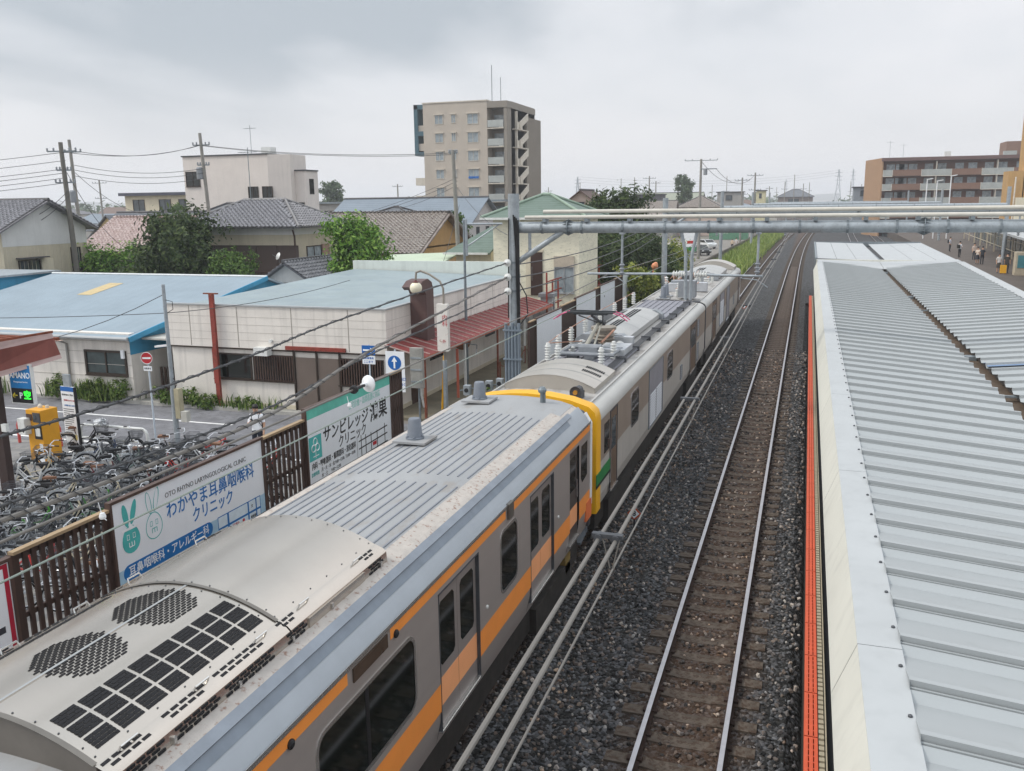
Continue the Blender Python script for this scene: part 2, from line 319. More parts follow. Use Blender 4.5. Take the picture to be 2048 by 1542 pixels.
def stone_nodes():
    t = stone_m.node_tree; b = t.nodes['Principled BSDF']; n = t.nodes.new; l = t.links.new
    at = n('ShaderNodeAttribute'); at.attribute_name = 'tone'; at.attribute_type = 'INSTANCER'
    rp = n('ShaderNodeValToRGB'); l(at.outputs['Fac'], rp.inputs[0]); e = rp.color_ramp.elements
    e[0].color = lin('#25282b'); e[1].color = lin('#b3b3b0')
    for p, c in ((.28, '#40454b'), (.5, '#606367'), (.68, '#746d66'), (.84, '#888e94')): q = rp.color_ramp.elements.new(p); q.color = lin(c)
    at2 = n('ShaderNodeAttribute'); at2.attribute_name = 'rusty'; at2.attribute_type = 'INSTANCER'
    mxx = n('ShaderNodeMixRGB'); l(at2.outputs['Fac'], mxx.inputs[0]); l(rp.outputs[0], mxx.inputs[1])
    mu = n('ShaderNodeMixRGB'); mu.blend_type = 'MULTIPLY'; mu.inputs[0].default_value = 1; l(rp.outputs[0], mu.inputs[1]); mu.inputs[2].default_value = (1.25, .86, .6, 1)
    l(mu.outputs[0], mxx.inputs[2]); l(mxx.outputs[0], b.inputs['Base Color'])
stone_nodes()
def scatter_stones():
    rnd = random.Random(3); coll = bpy.data.collections.new('stone_kinds')
    for i in range(5):
        o = stone(i).build('ballast_stone', stone_m); COL.objects.unlink(o); coll.objects.link(o)
    vs = []; tone = []; rusty = []; size = []; rot = []
    def put(x, y, z, s):
        r = rnd.uniform(.1, .55)
        if abs(x - (R_A + .566)) < .75 or abs(x - T_C) < .85: r = rnd.uniform(.45, 1)
        elif -4.3 < x < -2.9: r = rnd.uniform(.1, .9)
        vs.append((x, y, z)); tone.append(min(1, max(0, rnd.gauss(.47 + .13 * sin(x * 2.1 + 1.3 * sin(y * .9)) * sin(y * 1.7 + x), .28)))); rusty.append(r); size.append(s); rot.append((rnd.uniform(0, 6.3), rnd.uniform(0, 6.3), rnd.uniform(0, 6.3)))
    y = 5.2
    while y < 46:
        dens = 1.0 if y < 22 else (22 / y) ** 1.3
        n = int(520 * dens * .25)
        for k in range(n):
            x = rnd.uniform(-4.6, .22); yy = y + rnd.uniform(0, .25); z = -.185 + rnd.uniform(-.012, .02)
            if -3.6 < x < -2.7: z -= .07 * (1 - abs((x + 3.15) / .45))
            dx = abs(x - (R_A + .566)); ds = ((yy - (11.35 - .6187 * 18)) / .6187) % 1; ds = min(ds, 1 - ds) * .6187
            if dx < 1.02 and ds < .125 and rnd.random() > .16: continue
            dx2 = abs(x - T_C); ds2 = ((yy - .2) / .6187) % 1; ds2 = min(ds2, 1 - ds2) * .6187
            if dx2 < 1.03 and ds2 < .125 and rnd.random() > .1: continue
            if abs(dx - .566) < .07: continue
            if dx < 1.02 and ds < .2: z -= .02
            put(x, yy, z, rnd.uniform(.019, .040) / min(1, dens ** .4))
        y += .25
    me = bpy.data.meshes.new('ballast_stones'); me.from_pydata(vs, [], [])
    for nm, ty, data in (('tone', 'FLOAT', tone), ('rusty', 'FLOAT', rusty), ('size', 'FLOAT', size)):
        a = me.attributes.new(nm, ty, 'POINT'); a.data.foreach_set('value', data)
    a = me.attributes.new('rot', 'FLOAT_VECTOR', 'POINT'); a.data.foreach_set('vector', [c for r in rot for c in r])
    ob = bpy.data.objects.new('ballast_stones', me); COL.objects.link(ob)
    ng = bpy.data.node_groups.new('scatter_stones', 'GeometryNodeTree')
    ng.interface.new_socket('Geometry', in_out='INPUT', socket_type='NodeSocketGeometry'); ng.interface.new_socket('Geometry', in_out='OUTPUT', socket_type='NodeSocketGeometry')
    n = ng.nodes.new; l = ng.links.new; gi = n('NodeGroupInput'); go = n('NodeGroupOutput'); ip = n('GeometryNodeInstanceOnPoints'); ci = n('GeometryNodeCollectionInfo')
    ci.inputs['Collection'].default_value = coll; ci.inputs['Separate Children'].default_value = True; ci.inputs['Reset Children'].default_value = True
    def attr(nm, ty):
        q = n('GeometryNodeInputNamedAttribute'); q.data_type = ty; q.inputs['Name'].default_value = nm; return q.outputs['Attribute']
    mtp = n('GeometryNodeMeshToPoints'); l(gi.outputs[0], mtp.inputs[0]); l(mtp.outputs[0], ip.inputs['Points']); l(ci.outputs[0], ip.inputs['Instance']); ip.inputs['Pick Instance'].default_value = True
    l(attr('size', 'FLOAT'), ip.inputs['Scale']); l(attr('rot', 'FLOAT_VECTOR'), ip.inputs['Rotation']); l(ip.outputs[0], go.inputs[0])
    md = ob.modifiers.new('scatter', 'NODES'); md.node_group = ng
    tag(ob, 'loose grey and brown track ballast stones around the rails', 'ballast', kind='stuff')
scatter_stones()
# small track litter and furniture
o = B().obox((.02, 9.55, -.12), (.1, .03, .02), (-.02, .07, .03), (0, 0, .012)).obox((.1, 9.42, -.12), (.06, -.05, .01), (.03, .05, .03), (0, 0, .01)).build('litter', mat('blue_plastic', '#3d9cc8', .4)); tag(o, 'scrap of bright blue plastic lying on the ballast by the platform edge', 'litter')
t = thing('track_marker', 'small orange-bordered diamond sign with figure 8 standing between the tracks', 'marker', (-3.49, 19.23, -.2))
B().tube([(0, 0, 0), (0, 0, .34)], .02).build('post', black, t); dm = B(); dm.prism([(0, .30), (.17, .47), (0, .64), (-.17, .47)], 'y', -.012, .0); dm.build('sign_border', mat('marker_orange', '#b5502f', .6), t)
dm = B(); dm.prism([(0, .35), (.12, .47), (0, .59), (-.12, .47)], 'y', -.018, -.013); dm.build('sign_face', whitesign, t); text('8', .17, black, t, (0, -.02, .47), FACE_Y, align='CENTER', bold=.03)
t = thing('track_marker', 'far small orange diamond sign beside the grey test car', 'marker', (-3.85, 60.78, -.2))
B().tube([(0, 0, 0), (0, 0, .34)], .02).build('post', black, t); dm = B(); dm.prism([(0, .30), (.2, .5), (0, .7), (-.2, .5)], 'y', -.012, .0); dm.build('sign_border', MATS['marker_orange'], t)
dm = B(); dm.prism([(0, .37), (.13, .5), (0, .63), (-.13, .5)], 'y', -.018, -.013); dm.build('sign_face', whitesign, t)
# ================================================================ commuter car with orange stripes
stainless = mat('stainless_side', '#a29a95', .40, .3, .06, 2.5, .03, 140, stretch=(1, .05, 1))
stainless_b = mat('stainless_bright', '#c9c8c5', .25, .85, .05, 4)
orange_u = mat('orange_film', '#ee9445', .45, 0, .05, 2)
orange_l = mat('orange_film_door', '#f0a875', .45, 0, .05, 2)
roof_grey = mat('roof_paint_grey', '#969798', .55, 0, .08, 1.2, .05, 60, hex2='#908c88', thr=.6, stretch=(1, .35, 1))
roof_edge = mat('roof_speckled_coating', '#b3aca5', .85, 0, .1, 6, .3, 90, hex2='#85685a', thr=.6)
gutter_m = mat('roof_shoulder_blue_grey', '#a3a9af', .5, .1, .06, 1.5)
ribm = mat('roof_bead', '#7f838a', .6, 0, .15, 3)
ac_m = mat('air_conditioner_stainless', '#c3bbb1', .24, .85, .05, .8, .02, 3)
hole_m = mat('grille_hole', '#1a1a1d', .8, 0, .2, 4)
def roofz(x): return 3.60 - .06 * (abs(x) / .9) ** 2 if abs(x) < .9 else 3.54 - .07 * ((abs(x) - .9) / .25)
C1 = thing('train_car', 'silver commuter train car with orange stripes and rooftop air conditioner, nearest the camera', 'train car', (T_C, 0, 0))
Y0, Y1 = -6., 16.5
roof = B(); pr = [(x, roofz(x)) for x in (-1.15, -1.0, -.9, -.7, -.45, -.2, 0, .2, .45, .7, .9, 1.0, 1.15)]
roof.strip(pr[::-1], 'y', Y0, Y1 - .25)
# roof nose bends down to the front end
n0 = [(x, Y1 - .25, z) for x, z in pr]; n1_ = [(x * .99, Y1 - .03, z - .10) for x, z in pr]; n2_ = [(x * .985, Y1, z - .28) for x, z in pr]
for a, b_ in ((n0, n1_), (n1_, n2_)): roof.add(a + b_, [(i + 1, i, 13 + i, 14 + i) for i in range(12)])
roof.build('roof', roof_grey, C1, smooth=True)
for s in (-1, 1):
    b = B(); p = [(s * 1.152, 3.468), (s * 1.235, 3.43)]; b.strip(p if s < 0 else p[::-1], 'y', Y0, Y1 - .28)
    q = [(s * .97, 3.5245), (s * 1.15, 3.4745), (s * 1.238, 3.436)]; b.strip(q if s < 0 else q[::-1], 'y', Y0, Y1 - 1.2); b.build('roof_edge_coating', roof_edge, C1)
    b = B(); p = [(s * 1.236, 3.432), (s * 1.27, 3.40), (s * 1.33, 3.33), (s * 1.40, 3.245), (s * 1.45, 3.17), (s * 1.468, 3.135)]
    b.strip(p if s < 0 else p[::-1], 'y', Y0, Y1 - .2); b.build('roof_shoulder', gutter_m, C1, smooth=True)
    b = B(); p = [(s * 1.25, 3.424), (s * 1.274, 3.404), (s * 1.334, 3.334), (s * 1.352, 3.313)]; b.strip(p if s < 0 else p[::-1], 'y', Y0, Y1 - 1.2); b.build('roof_shoulder_band', mat('shoulder_band_dark', '#7b848e', .55, .1), C1, smooth=True)
    b = B(); p = [(s * 1.215, 3.452), (s * 1.285, 3.402)]; b.obox((s * 1.25, (Y0 + Y1) / 2 - .4, 3.426), (0, (Y1 - Y0) / 2 - .5, 0), (.042, 0, -.026 * s), (.008, 0, .012)); b.build('roof_rain_strip', mat('rain_strip', '#7f868f', .55, .1), C1)
    b = B(); b.box(s * 1.47, s * 1.482, Y0, Y1 - .1, 3.10, 3.125); b.box(s * 1.47, s * 1.482, Y0, Y1 - .1, 3.135, 3.15); b.build('gutter_rail', stainless_b, C1)
b = B()
for k in range(14):
    x = -.92 + k * .142
    for ya, yb in ((8.25, 10.35 + .03 * k), (10.75 + .03 * k, 14.7)):
        if k == 6: ya, yb = (8.25, 14.7) if ya < 9 else (0, 0)
        if yb > ya: z = roofz(x); b.prism([(x - .014, z - .02), (x - .009, z + .010), (x + .009, z + .010), (x + .014, z - .02)], 'y', ya, yb)
b.build('roof_bead', ribm, C1)['kind'] = 'stuff'
# --- sides
DOORS = [4.6 - 4.82, 4.6, 9.42, 13.05]
def side_x(z): return 1.468 if z > 1.45 else 1.468 - .085 * ((1.45 - z) / .5) ** 1.6
def side_strip(b, y0, y1, z0, z1, s, off=0., n=6):
    p = [(s * (side_x(z0 + (z1 - z0) * i / n) + off), z0 + (z1 - z0) * i / n) for i in range(n + 1)]
    b.strip(p[::-1] if s > 0 else p, 'y', y0, y1)
segs = []; ya = Y0
for d in DOORS: segs.append((ya, d - .67)); ya = d + .67
segs.append((ya, 14.80)); segs.append((15.50, Y1 - .12))
for s in (1, -1):
    b = B(); side_strip(b, Y0, Y1 - .12, 2.90, 3.135, s, 0, 2); b.build('upper_fascia', stainless, C1)
    for (a, c) in segs:
        b = B(); side_strip(b, a, c, .93, 2.90, s); b.build('side_panel', stainless, C1, smooth=True)
    b = B()
    for d in DOORS: side_strip(b, d - .67, d + .67, .93, 1.13, s, .0, 2)
    side_strip(b, 14.80, 15.50, .93, 1.13, s, 0, 2); b.build('sill_panel', stainless, C1)
    def bands(zz0, zz1, gaps, m_, name, n=4):
        a = Y0
        for g0, g1 in gaps + [(Y1 - .16, 99)]:
            b = B(); side_strip(b, a, g0, zz0, zz1, s, .003, n); b.build(name, m_, C1, smooth=True); a = g1
    bands(2.965, 3.09, [(6.6, 7.5), (11.2, 11.52)], orange_u, 'upper_stripe', 1)
    bands(1.40, 1.765, [(d - .67, d + .67) for d in DOORS] + [(14.80, 15.50)], orange_u, 'waist_stripe')
for d in DOORS[1:]:
    for k in (-1, 1):
        lf = B(); x = 1.425; ya, yb = sorted((d + k * .004, d + k * .655))
        lf.box(x - .03, x, ya, yb, 1.13, 2.90); dl = lf.build('door_leaf', mat('door_panel', '#918985', .42, .25, .05, 2), C1)
        w0, w1 = sorted((d + k * .10, d + k * .56)); wz0, wz1 = 1.92, 2.74; c = .05
        B().prism([(w0 + c, wz0), (w1 - c, wz0), (w1, wz0 + c), (w1, wz1 - c), (w1 - c, wz1), (w0 + c, wz1), (w0, wz1 - c), (w0, wz0 + c)], 'x', x - .01, x + .004).build('door_window', glassdark, dl)
        B().box(x, x + .003, ya + .002, yb - .002, 1.40, 1.765).build('door_stripe', orange_l, dl)
    B().box(1.37, 1.47, d - .665, d + .665, 1.13, 1.155).build('door_sill', stainless_b, C1)
    fr = B(); fr.box(1.385, 1.474, d - .672, d - .655, 1.13, 2.90); fr.box(1.385, 1.474, d + .655, d + .672, 1.13, 2.90); fr.box(1.385, 1.474, d - .672, d + .672, 2.885, 2.905); fr.build('door_frame', darkgrey, C1)
    B().box(1.40, 1.478, d - .69, d + .69, 1.115, 1.13).build('door_step', stainless_b, C1)
    B().lathe([(.028, 0), (.028, .012), (.02, .02)], (1.468, d + .95, 2.0), (1, 0, 0), 10).build('door_cock', porcelain, C1)
def rwin(y0, y1, z0, z1, name='window', mull=None, r=.14):
    def ring(g, z_):
        P = []
        for cy, cz, a0 in ((y1 - r, z0 + r, -90), (y1 - r, z1 - r, 0), (y0 + r, z1 - r, 90), (y0 + r, z0 + r, 180)):
            for q in range(5): a = radians(a0 + q * 22.5); P.append((cy + (r + g) * cos(a), cz + (r + g) * sin(a)))
        return P
    wt = B(); wt.prism(ring(.0, 0), 'x', 1.44, 1.4705); w = wt.build(name, glassdark, C1)
    a, c = ring(.0, 0), ring(.045, 0); n = len(a); f = B(); f.add([(1.476, *p) for p in a] + [(1.476, *p) for p in c] + [(1.466, *p) for p in c], [(i, (i + 1) % n, n + (i + 1) % n, n + i) for i in range(n)] + [(n + i, n + (i + 1) % n, 2 * n + (i + 1) % n, 2 * n + i) for i in range(n)])
    f.build('window_frame', stainless_b, w, smooth=True)
    if mull: B().box(1.47, 1.474, mull - .035, mull + .035, z0 + .005, z1 - .005).build('mullion', black, w)
rwin(6.03, 8.04, 1.90, 2.74, mull=6.95); rwin(10.98, 11.68, 1.93, 2.80, r=.12); rwin(1.2, 3.2, 1.9, 2.74, mull=2.2)
# cab door and cab side window
cd = B().box(1.40, 1.43, 14.80, 15.50, 1.13, 2.90).build('cab_door', mat('cab_door_panel', '#5d5652', .45, .5, .06, 2), C1)
B().box(1.43, 1.434, 14.93, 15.36, 2.1, 2.74).build('cab_door_window', glassdark, cd); B().box(1.43, 1.433, 14.82, 15.48, 1.40, 1.765).build('door_stripe', orange_l, cd)
B().tube([(1.45, 15.40, 1.9), (1.45, 15.40, 2.25)], .014).build('handle', chrome, cd); B().box(1.40, 1.478, 14.8, 15.5, 1.1, 1.13).build('door_step', stainless_b, C1)
B().prism([(15.62, 2.2), (15.74, 2.08), (16.12, 2.14), (16.14, 2.82), (15.66, 2.82)], 'x', 1.45, 1.4715).build('cab_side_window', glassdark, C1)
# front end of the car (seen from behind and above): white edge trim, coupler skirt
fe = B(); fe.prism([(-1.44, .95), (1.44, .95), (1.46, 1.5), (1.46, 3.12), (1.3, 3.3), (1.1, 3.38), (-1.1, 3.38), (-1.3, 3.3), (-1.46, 3.12), (-1.46, 1.5)], 'y', Y1 - .12, Y1 + .04); fe.build('front_end', darkgrey, C1)
b = B(); b.box(1.44, 1.478, Y1 - .13, Y1 + .02, 1.40, 3.08); b.obox((1.40, Y1 - .06, 3.18), (.06, 0, -.1), (0, .07, 0), (.02, 0, .012)); b.build('white_edge_trim', white_plastic, C1)
B().box(1.44, 1.479, Y1 - .45, Y1 - .02, 1.16, 1.55).build('front_corner_stripe', mat('vermilion', '#d8713f', .45), C1)
b = B(); b.box(-.15, .15, Y1, Y1 + .42, .75, .95); b.box(-.9, .9, Y1 + .0, Y1 + .3, 1.0, 1.06); b.build('coupler', darkgrey, C1)
b = B(); b.box(-1.25, 1.25, Y0, 16.2, .32, .93)
for yy in (2.6, 14.2): b.box(1.0, 1.36, yy - 1.2, yy + 1.2, .25, .7)
b.box(.9, 1.3, 15.2, 15.8, .45, .93); b.build('underframe', mat('underframe_grime', '#33302d', .85, 0, .3, 4), C1)
b = B()
for yy in (1.55, 3.65, 13.15, 15.25): b.lathe([(.43, -.6), (.43, -.47), (.46, -.47), (.46, -.44)], (0, yy, .43), (1, 0, 0), 20); b.lathe([(.46, .44), (.46, .47), (.43, .47), (.43, .6)], (0, yy, .43), (1, 0, 0), 20)
b.build('wheel_set', rail_side, C1, smooth=True)
B().box(1.1, 1.36, 14.9, 15.25, .52, .85).build('step_box', mat('brass_box', '#8a7544', .6, .2), C1)
b = B(); b.box(1.47, 1.485, 6.7, 7.42, 2.93, 3.075); b.build('destination_panel', mat('destination_glass', '#4b3d33', .15, 0, .2, 3), C1)
B().box(1.46, 1.51, 11.26, 11.46, 2.93, 3.16).build('side_lamp_box', mat('lamp_box', '#6f6c66', .4, .5), C1)
for yy in (5.62, 7.62): B().lathe([(.045, 0), (.045, .02), (.02, .035)], (1.47, yy, 2.98), (1, 0, 0), 10).build('camera_dome', black, C1)
# --- roof equipment
def antenna_cone(x, y, z, h, parent):
    b = B(); b.box(x - .28, x + .28, y - .26, y + .26, z + .03, z + .065); pl = b.build('antenna_plate', roof_grey, parent)
    b = B(); b.lathe([(.15, .065), (.15, .09), (.125, .10), (.10, h - .02), (.085, h), (.0, h)], (x, y, z), n=16)
    for a in range(6): b.lathe([(.02, .065), (.02, .12)], (x + .135 * cos(a), y + .135 * sin(a), z), n=6)
    b.build('antenna_cone', mat('antenna_grey', '#757b84', .5), parent, smooth=True)
antenna_cone(-.53, 12.55, 3.585, .40, C1); antenna_cone(-.55, 15.6, 3.58, .40, C1)
b = B(); b.tube([(.62, 15.9, 3.55), (.62, 15.9, 3.78)], .035); b.tube([(.66, 15.93, 3.55), (.66, 15.93, 3.78)], .03); b.lathe([(.07, .22), (.085, .25), (.085, .28), (.05, .33)], (.63, 15.9, 3.55), n=12); b.build('whip_antenna', galv_d, C1)
# air conditioner: curved stainless cover with two fan grilles, square intake grilles and slotted side skirts
AC0, ACM, AC1 = 4.12, 6.31, 8.24
def acz(x): return 3.905 - .235 * (x / .95) ** 2
xs = [-.95 + .095 * i for i in range(21)]
def ac_shell(y0, y1, name):
    b = B(); p = [(x, acz(x)) for x in xs]; b.strip(p[::-1], 'y', y0, y1); return b.build(name, ac_m, C1, smooth=True)
cov = ac_shell(ACM + .015, AC1, 'air_conditioner_cover'); fan = ac_shell(AC0, ACM - .015, 'air_conditioner_fan_cover')
for yy in (AC0, ACM): B().add([(x, yy - .02, acz(x) + .012) for x in xs] + [(x, yy + .025, acz(x) + .012) for x in xs], [(i + 1, i, 21 + i, 22 + i) for i in range(20)]).build('cover_edge_trim', mat('ac_trim', '#7c7770', .4, .6), C1)
b = B(); b.prism([(x, acz(x) - .012) for x in xs] + [(.95, 3.48), (-.95, 3.48)], 'y', AC0 + .01, AC1 - .02); b.build('air_conditioner_end', mat('ac_end_grey', '#6f6a64', .5, .3), C1)
for s in (1, -1):
    b = B(); p = [(s * .95, 3.672), (s * 1.05, 3.635), (s * 1.085, 3.60), (s * 1.10, 3.44)]
    for y0, y1 in ((AC0, ACM - .01), (ACM + .01, AC1)): b.strip(p if s < 0 else p[::-1], 'y', y0, y1)
    b.add([(s * .93, AC1, 3.67), (s * 1.05, AC1, 3.635), (s * 1.085, AC1, 3.60), (s * 1.10, AC1, 3.44), (s * .93, AC1, 3.44)], [(0, 1, 2, 3, 4)]); sk = b.build('side_skirt', ac_m, C1, smooth=True)
    h = B()
    def slot(y, r, w=.075):          # r 0..1 down the vertical skirt face; negative on the upper slanted lip
        if r >= 0: z = 3.585 - r * .13; h.box(s * (1.086 + .012 * r), s * (1.094 + .012 * r), y, y + w, z - .012, z + .010)
        else: x = .962 - r * .08; z = 3.672 - (x - .95) * .37; h.obox((s * x, y + w / 2, z), (.012, 0, -.0044 * s), (0, w / 2, 0), (0, 0, .004))
    y = AC0 + .1; blocks = [(4.15, 4.55), (4.75, 5.2), (5.35, 5.95), (6.25, 6.5), (7.82, 8.08)]
    for y0, y1 in blocks:
        row = 0
        for r in (0.05, .32, .6, .85):
            yy = y0 + (.045 if row % 2 else 0)
            while yy < y1: slot(yy, r); yy += .1
            row += 1
        for r in (-.2, -.75):
            yy = y0 + (.045 if r < -.5 else 0)
            while yy < y1 - .05: slot(yy, r); yy += .1
    h.build('skirt_slots', hole_m, sk)['kind'] = 'stuff'
    hb = B()
    for yy in (4.4, 5.2, 6.0, 6.7, 7.75):
        hb.tube([(s * .97, yy - .09, 3.66), (s * .99, yy - .08, 3.70), (s * .99, yy + .08, 3.70), (s * .97, yy + .09, 3.66)], .01, 5)
        hb.box(s * 1.08, s * 1.115, yy + .3, yy + .33, 3.49, 3.55)
    hb.build('lift_handle', stainless_b, sk)
    lid = B(); lid.box(s * 1.08, s * 1.103, 6.6, 7.7, 3.46, 3.585); lid.build('access_lid', ac_m, sk)
h = B()
def slot_top(x, y, w=.062, d=.026):
    z = acz(x) + .003; sl = -.52 * x; h.obox((x, y, z), (d / 2, 0, sl * d / 2), (0, w / 2, 0), (-sl * .002, 0, .002))
for cy in (4.98, 5.85):
    r = 0; x = -.34
    while x <= .34:
        hw = sqrt(max(0, .37 ** 2 - x * x))
        for k in range(-6, 7):
            yy = cy + k * .074 + (.037 if r % 2 else 0)
            if abs(yy - cy) + .026 < hw: slot_top(x, yy, .056, .015)
        x += .030; r += 1
for c in range(3):
    for rrow in range(8):
        x0, y0 = .46 + c * .142, 4.24 + rrow * .252
        for q in range(4):
            cuts = [(0, .07), (.075, .145), (.15, .215)] if q % 2 == 0 else [(0, .034), (.039, .108), (.113, .180), (.185, .215)]
            for a_, c_ in cuts: slot_top(x0 + .018 + q * .031, y0 + (a_ + c_) / 2, c_ - a_, .026)
h.build('fan_grille_slots', hole_m, fan)['kind'] = 'stuff'
h = B()
for k in range(20):
    for q in range(2): slot_top(-.78 - q * .05, 4.22 + k * .1, .085, .03)
h.build('intake_slots', hole_m, fan)['kind'] = 'stuff'
bt = B()
for yy in [AC0 + .06 + k * .31 for k in range(14)]:
    for x in (-.9, .9): bt.lathe([(.008, 0), (.008, .005), (.004, .008)], (x, min(yy, AC1 - .05), acz(x)), n=6)
for k in range(9):
    x = -.8 + k * .2
    for yy in (AC0 + .06, ACM - .06, ACM + .06, AC1 - .06): bt.lathe([(.008, 0), (.008, .005), (.004, .008)], (x, yy, acz(x)), n=6)
bt.build('cover_bolts', darkgrey, cov)['kind'] = 'stuff'
B().box(-.012, .012, AC0, ACM, acz(0) - .004, acz(0) + .008).build('cover_seam', stainless_b, fan)
b = B()
for yy in (4.98, 5.85): b.lathe([(.2, .0), (.2, .006)], (.02, yy, acz(0) - .012 - .02), n=16)
b.build('fan_motor', mat('fan_pale', '#b9bcc0', .5), fan)
# ================================================================ grey test train (two cars)
side_up = mat('test_car_brown_grey', '#94877b', .5, .15, .06, 1.2, dirt=.15); side_lo = mat('test_car_pale_grey', '#b5b1aa', .5, .15, .06, 1.2, dirt=.2)
yellow = mat('warning_yellow', '#e8ac1e', .4, 0, .06, 2); green = mat('stripe_green', '#1d7a3f', .4); brown_win = mat('brown_door', '#6c5a4b', .5, .1, .1, 2)
testroof = mat('test_car_roof', '#a3a09c', .7, 0, .1, 1.0, .1, 50, hex2='#807b76', thr=.56, stretch=(1, .4, 1)); shoulder = mat('test_car_shoulder', '#b3b2ae', .45, .1, .06, 1.2)
louv = mat('louvre_white', '#c9ced3', .45, .1, .05, 3)
ins_m = porcelain; deck = mat('roof_walkway', '#83838a', .7, 0, .15, 3)
def insulator(b, x, y, z, h=.38, r=.075, n=6, axis=(0, 0, 1)):
    r *= 1.2; h *= 1.12; pr = [(r * .55, 0)]
    for k in range(n): t0 = h * (k + .15) / n; pr += [(r * .55, t0), (r, t0 + h / n * .28), (r, t0 + h / n * .45), (r * .55, t0 + h / n * .6)]
    pr += [(r * .55, h)]; b.lathe(pr, (x, y, z), axis, 10)
def test_car(label, ya, yb, front):
    L_ = yb - ya; t = thing('train_car', label, 'train car', (T_C, ya, 0)); hw = 1.462
    for s in (1, -1):
        b = B(); p = [(s * 1.40, 1.02), (s * hw, 1.3), (s * hw, 2.02)]; b.strip(p[::-1] if s > 0 else p, 'y', .3, L_); b.build('lower_side', side_lo, t)
        b = B(); p = [(s * hw, 2.02), (s * hw, 2.92)]; b.strip(p[::-1] if s > 0 else p, 'y', .3, L_); b.build('upper_side', side_up, t)
        b = B(); p = [(s * hw, 2.92), (s * (hw + .01), 2.93), (s * 1.46, 3.02), (s * 1.40, 3.11), (s * 1.30, 3.17), (s * 1.18, 3.195)]; b.strip(p[::-1] if s > 0 else p, 'y', .25, L_); b.build('roof_shoulder', shoulder, t, smooth=True)
        B().box(s * 1.16, s * 1.20, .6, L_ - .4, 3.18, 3.24).build('roof_gutter', shoulder, t)
    b = B(); b.strip([(1.2, 3.19), (.8, 3.23), (0, 3.26), (-.8, 3.23), (-1.2, 3.19)], 'y', .25, L_); b.build('roof', testroof, t, smooth=True)
    e = [(-1.40, 1.02), (1.40, 1.02), (1.46, 1.3), (1.46, 3.0), (1.3, 3.15), (.8, 3.22), (-.8, 3.22), (-1.3, 3.15), (-1.46, 3.0), (-1.46, 1.3)]
    b = B(); b.prism(e, 'y', L_ - .06, L_ - .001); b.build('rear_end', side_lo, t); b = B(); b.prism(e, 'y', .26, .32); b.build('cab_end', darkgrey, t)
    b = B(); b.box(-1.25, 1.25, .8, L_ - .6, .35, 1.02)
    for yy in (3, L_ - 3.4): b.box(.95, 1.36, yy - 1.3, yy + 1.3, .2, .75)
    b.build('underframe', MATS['underframe_grime'], t)
    return t
T1 = test_car('brown-grey test train car with yellow cab edge, pantograph and rooftop insulators', 16.95, 36.85, True)
T2 = test_car('farther grey test train car with arched end cover, crowded with rooftop switchgear', 36.95, 56.9, False)
# yellow cab ring of the first car
ring = [(1.47, 1.02), (1.47, 3.02), (1.43, 3.17), (1.30, 3.29), (.9, 3.41), (.4, 3.48), (0, 3.50), (-.4, 3.48), (-.9, 3.41), (-1.30, 3.29), (-1.43, 3.17), (-1.47, 3.02), (-1.47, 1.02)]
inner = [(x * .86, z if z < 1.1 else 1.1 + (z - 1.1) * .93) for x, z in ring]; n = len(ring); b = B()
rings = [[(x, -.05, z) for x, z in inner], [(x, -.02, z) for x, z in ring], [(x + (.008 if x > 0 else -.008), .06, z + .008) for x, z in ring], [(x + (.008 if x > 0 else -.008), .34, z + .008) for x, z in ring], [(x * .98, .39, z - .05) for x, z in ring]]
for a, c in zip(rings, rings[1:]): b.add(a + c, [(i, i + 1, n + i + 1, n + i) for i in range(n - 1)])
b.build('yellow_cab_edge', yellow, T1, smooth=True)
b = B(); b.prism([(x, z) for x, z in inner], 'y', -.04, .1); b.build('cab_front', glassdark, T1)
b = B(); b.box(1.474, 1.484, -.05, 1.28, 1.62, 1.86); b.build('green_stripe', green, T1); b = B(); b.box(1.474, 1.484, -.05, 1.28, 1.555, 1.62); b.build('black_stripe', black, T1)
b = B(); b.box(-1.2, 1.2, .0, .35, .55, 1.0); b.obox((1.0, -.15, .55), (.25, 0, 0), (0, .3, .05), (0, -.01, .03)); b.build('snow_plough', mat('plough_grey', '#6a6f75', .6), T1)
def tdoor(t, y0, y1, z0=1.10, z1=2.88):
    d = B().box(1.40, 1.4, y0, y1, z0, z1)
    d = B(); d.box(1.463, 1.467, y0, y1, z0, z1); o = d.build('door', brown_win, t)
    B().box(1.467, 1.47, y0 + .12, y1 - .12, 2.0, 2.7).build('door_window', glassmid, o); B().box(1.462, 1.5, y0 - .02, y1 + .02, z0 - .03, z0).build('door_step', stainless_b, o)
    B().tube([(1.49, y0 - .06, 1.3), (1.49, y0 - .06, 2.3)], .014, 6).build('handrail', chrome, o)
    fr = B(); fr.box(1.462, 1.478, y0 - .03, y0, z0, z1 + .03); fr.box(1.462, 1.478, y1, y1 + .03, z0, z1 + .03); fr.box(1.462, 1.478, y0, y1, z1, z1 + .03); fr.build('door_frame', darkgrey, o)
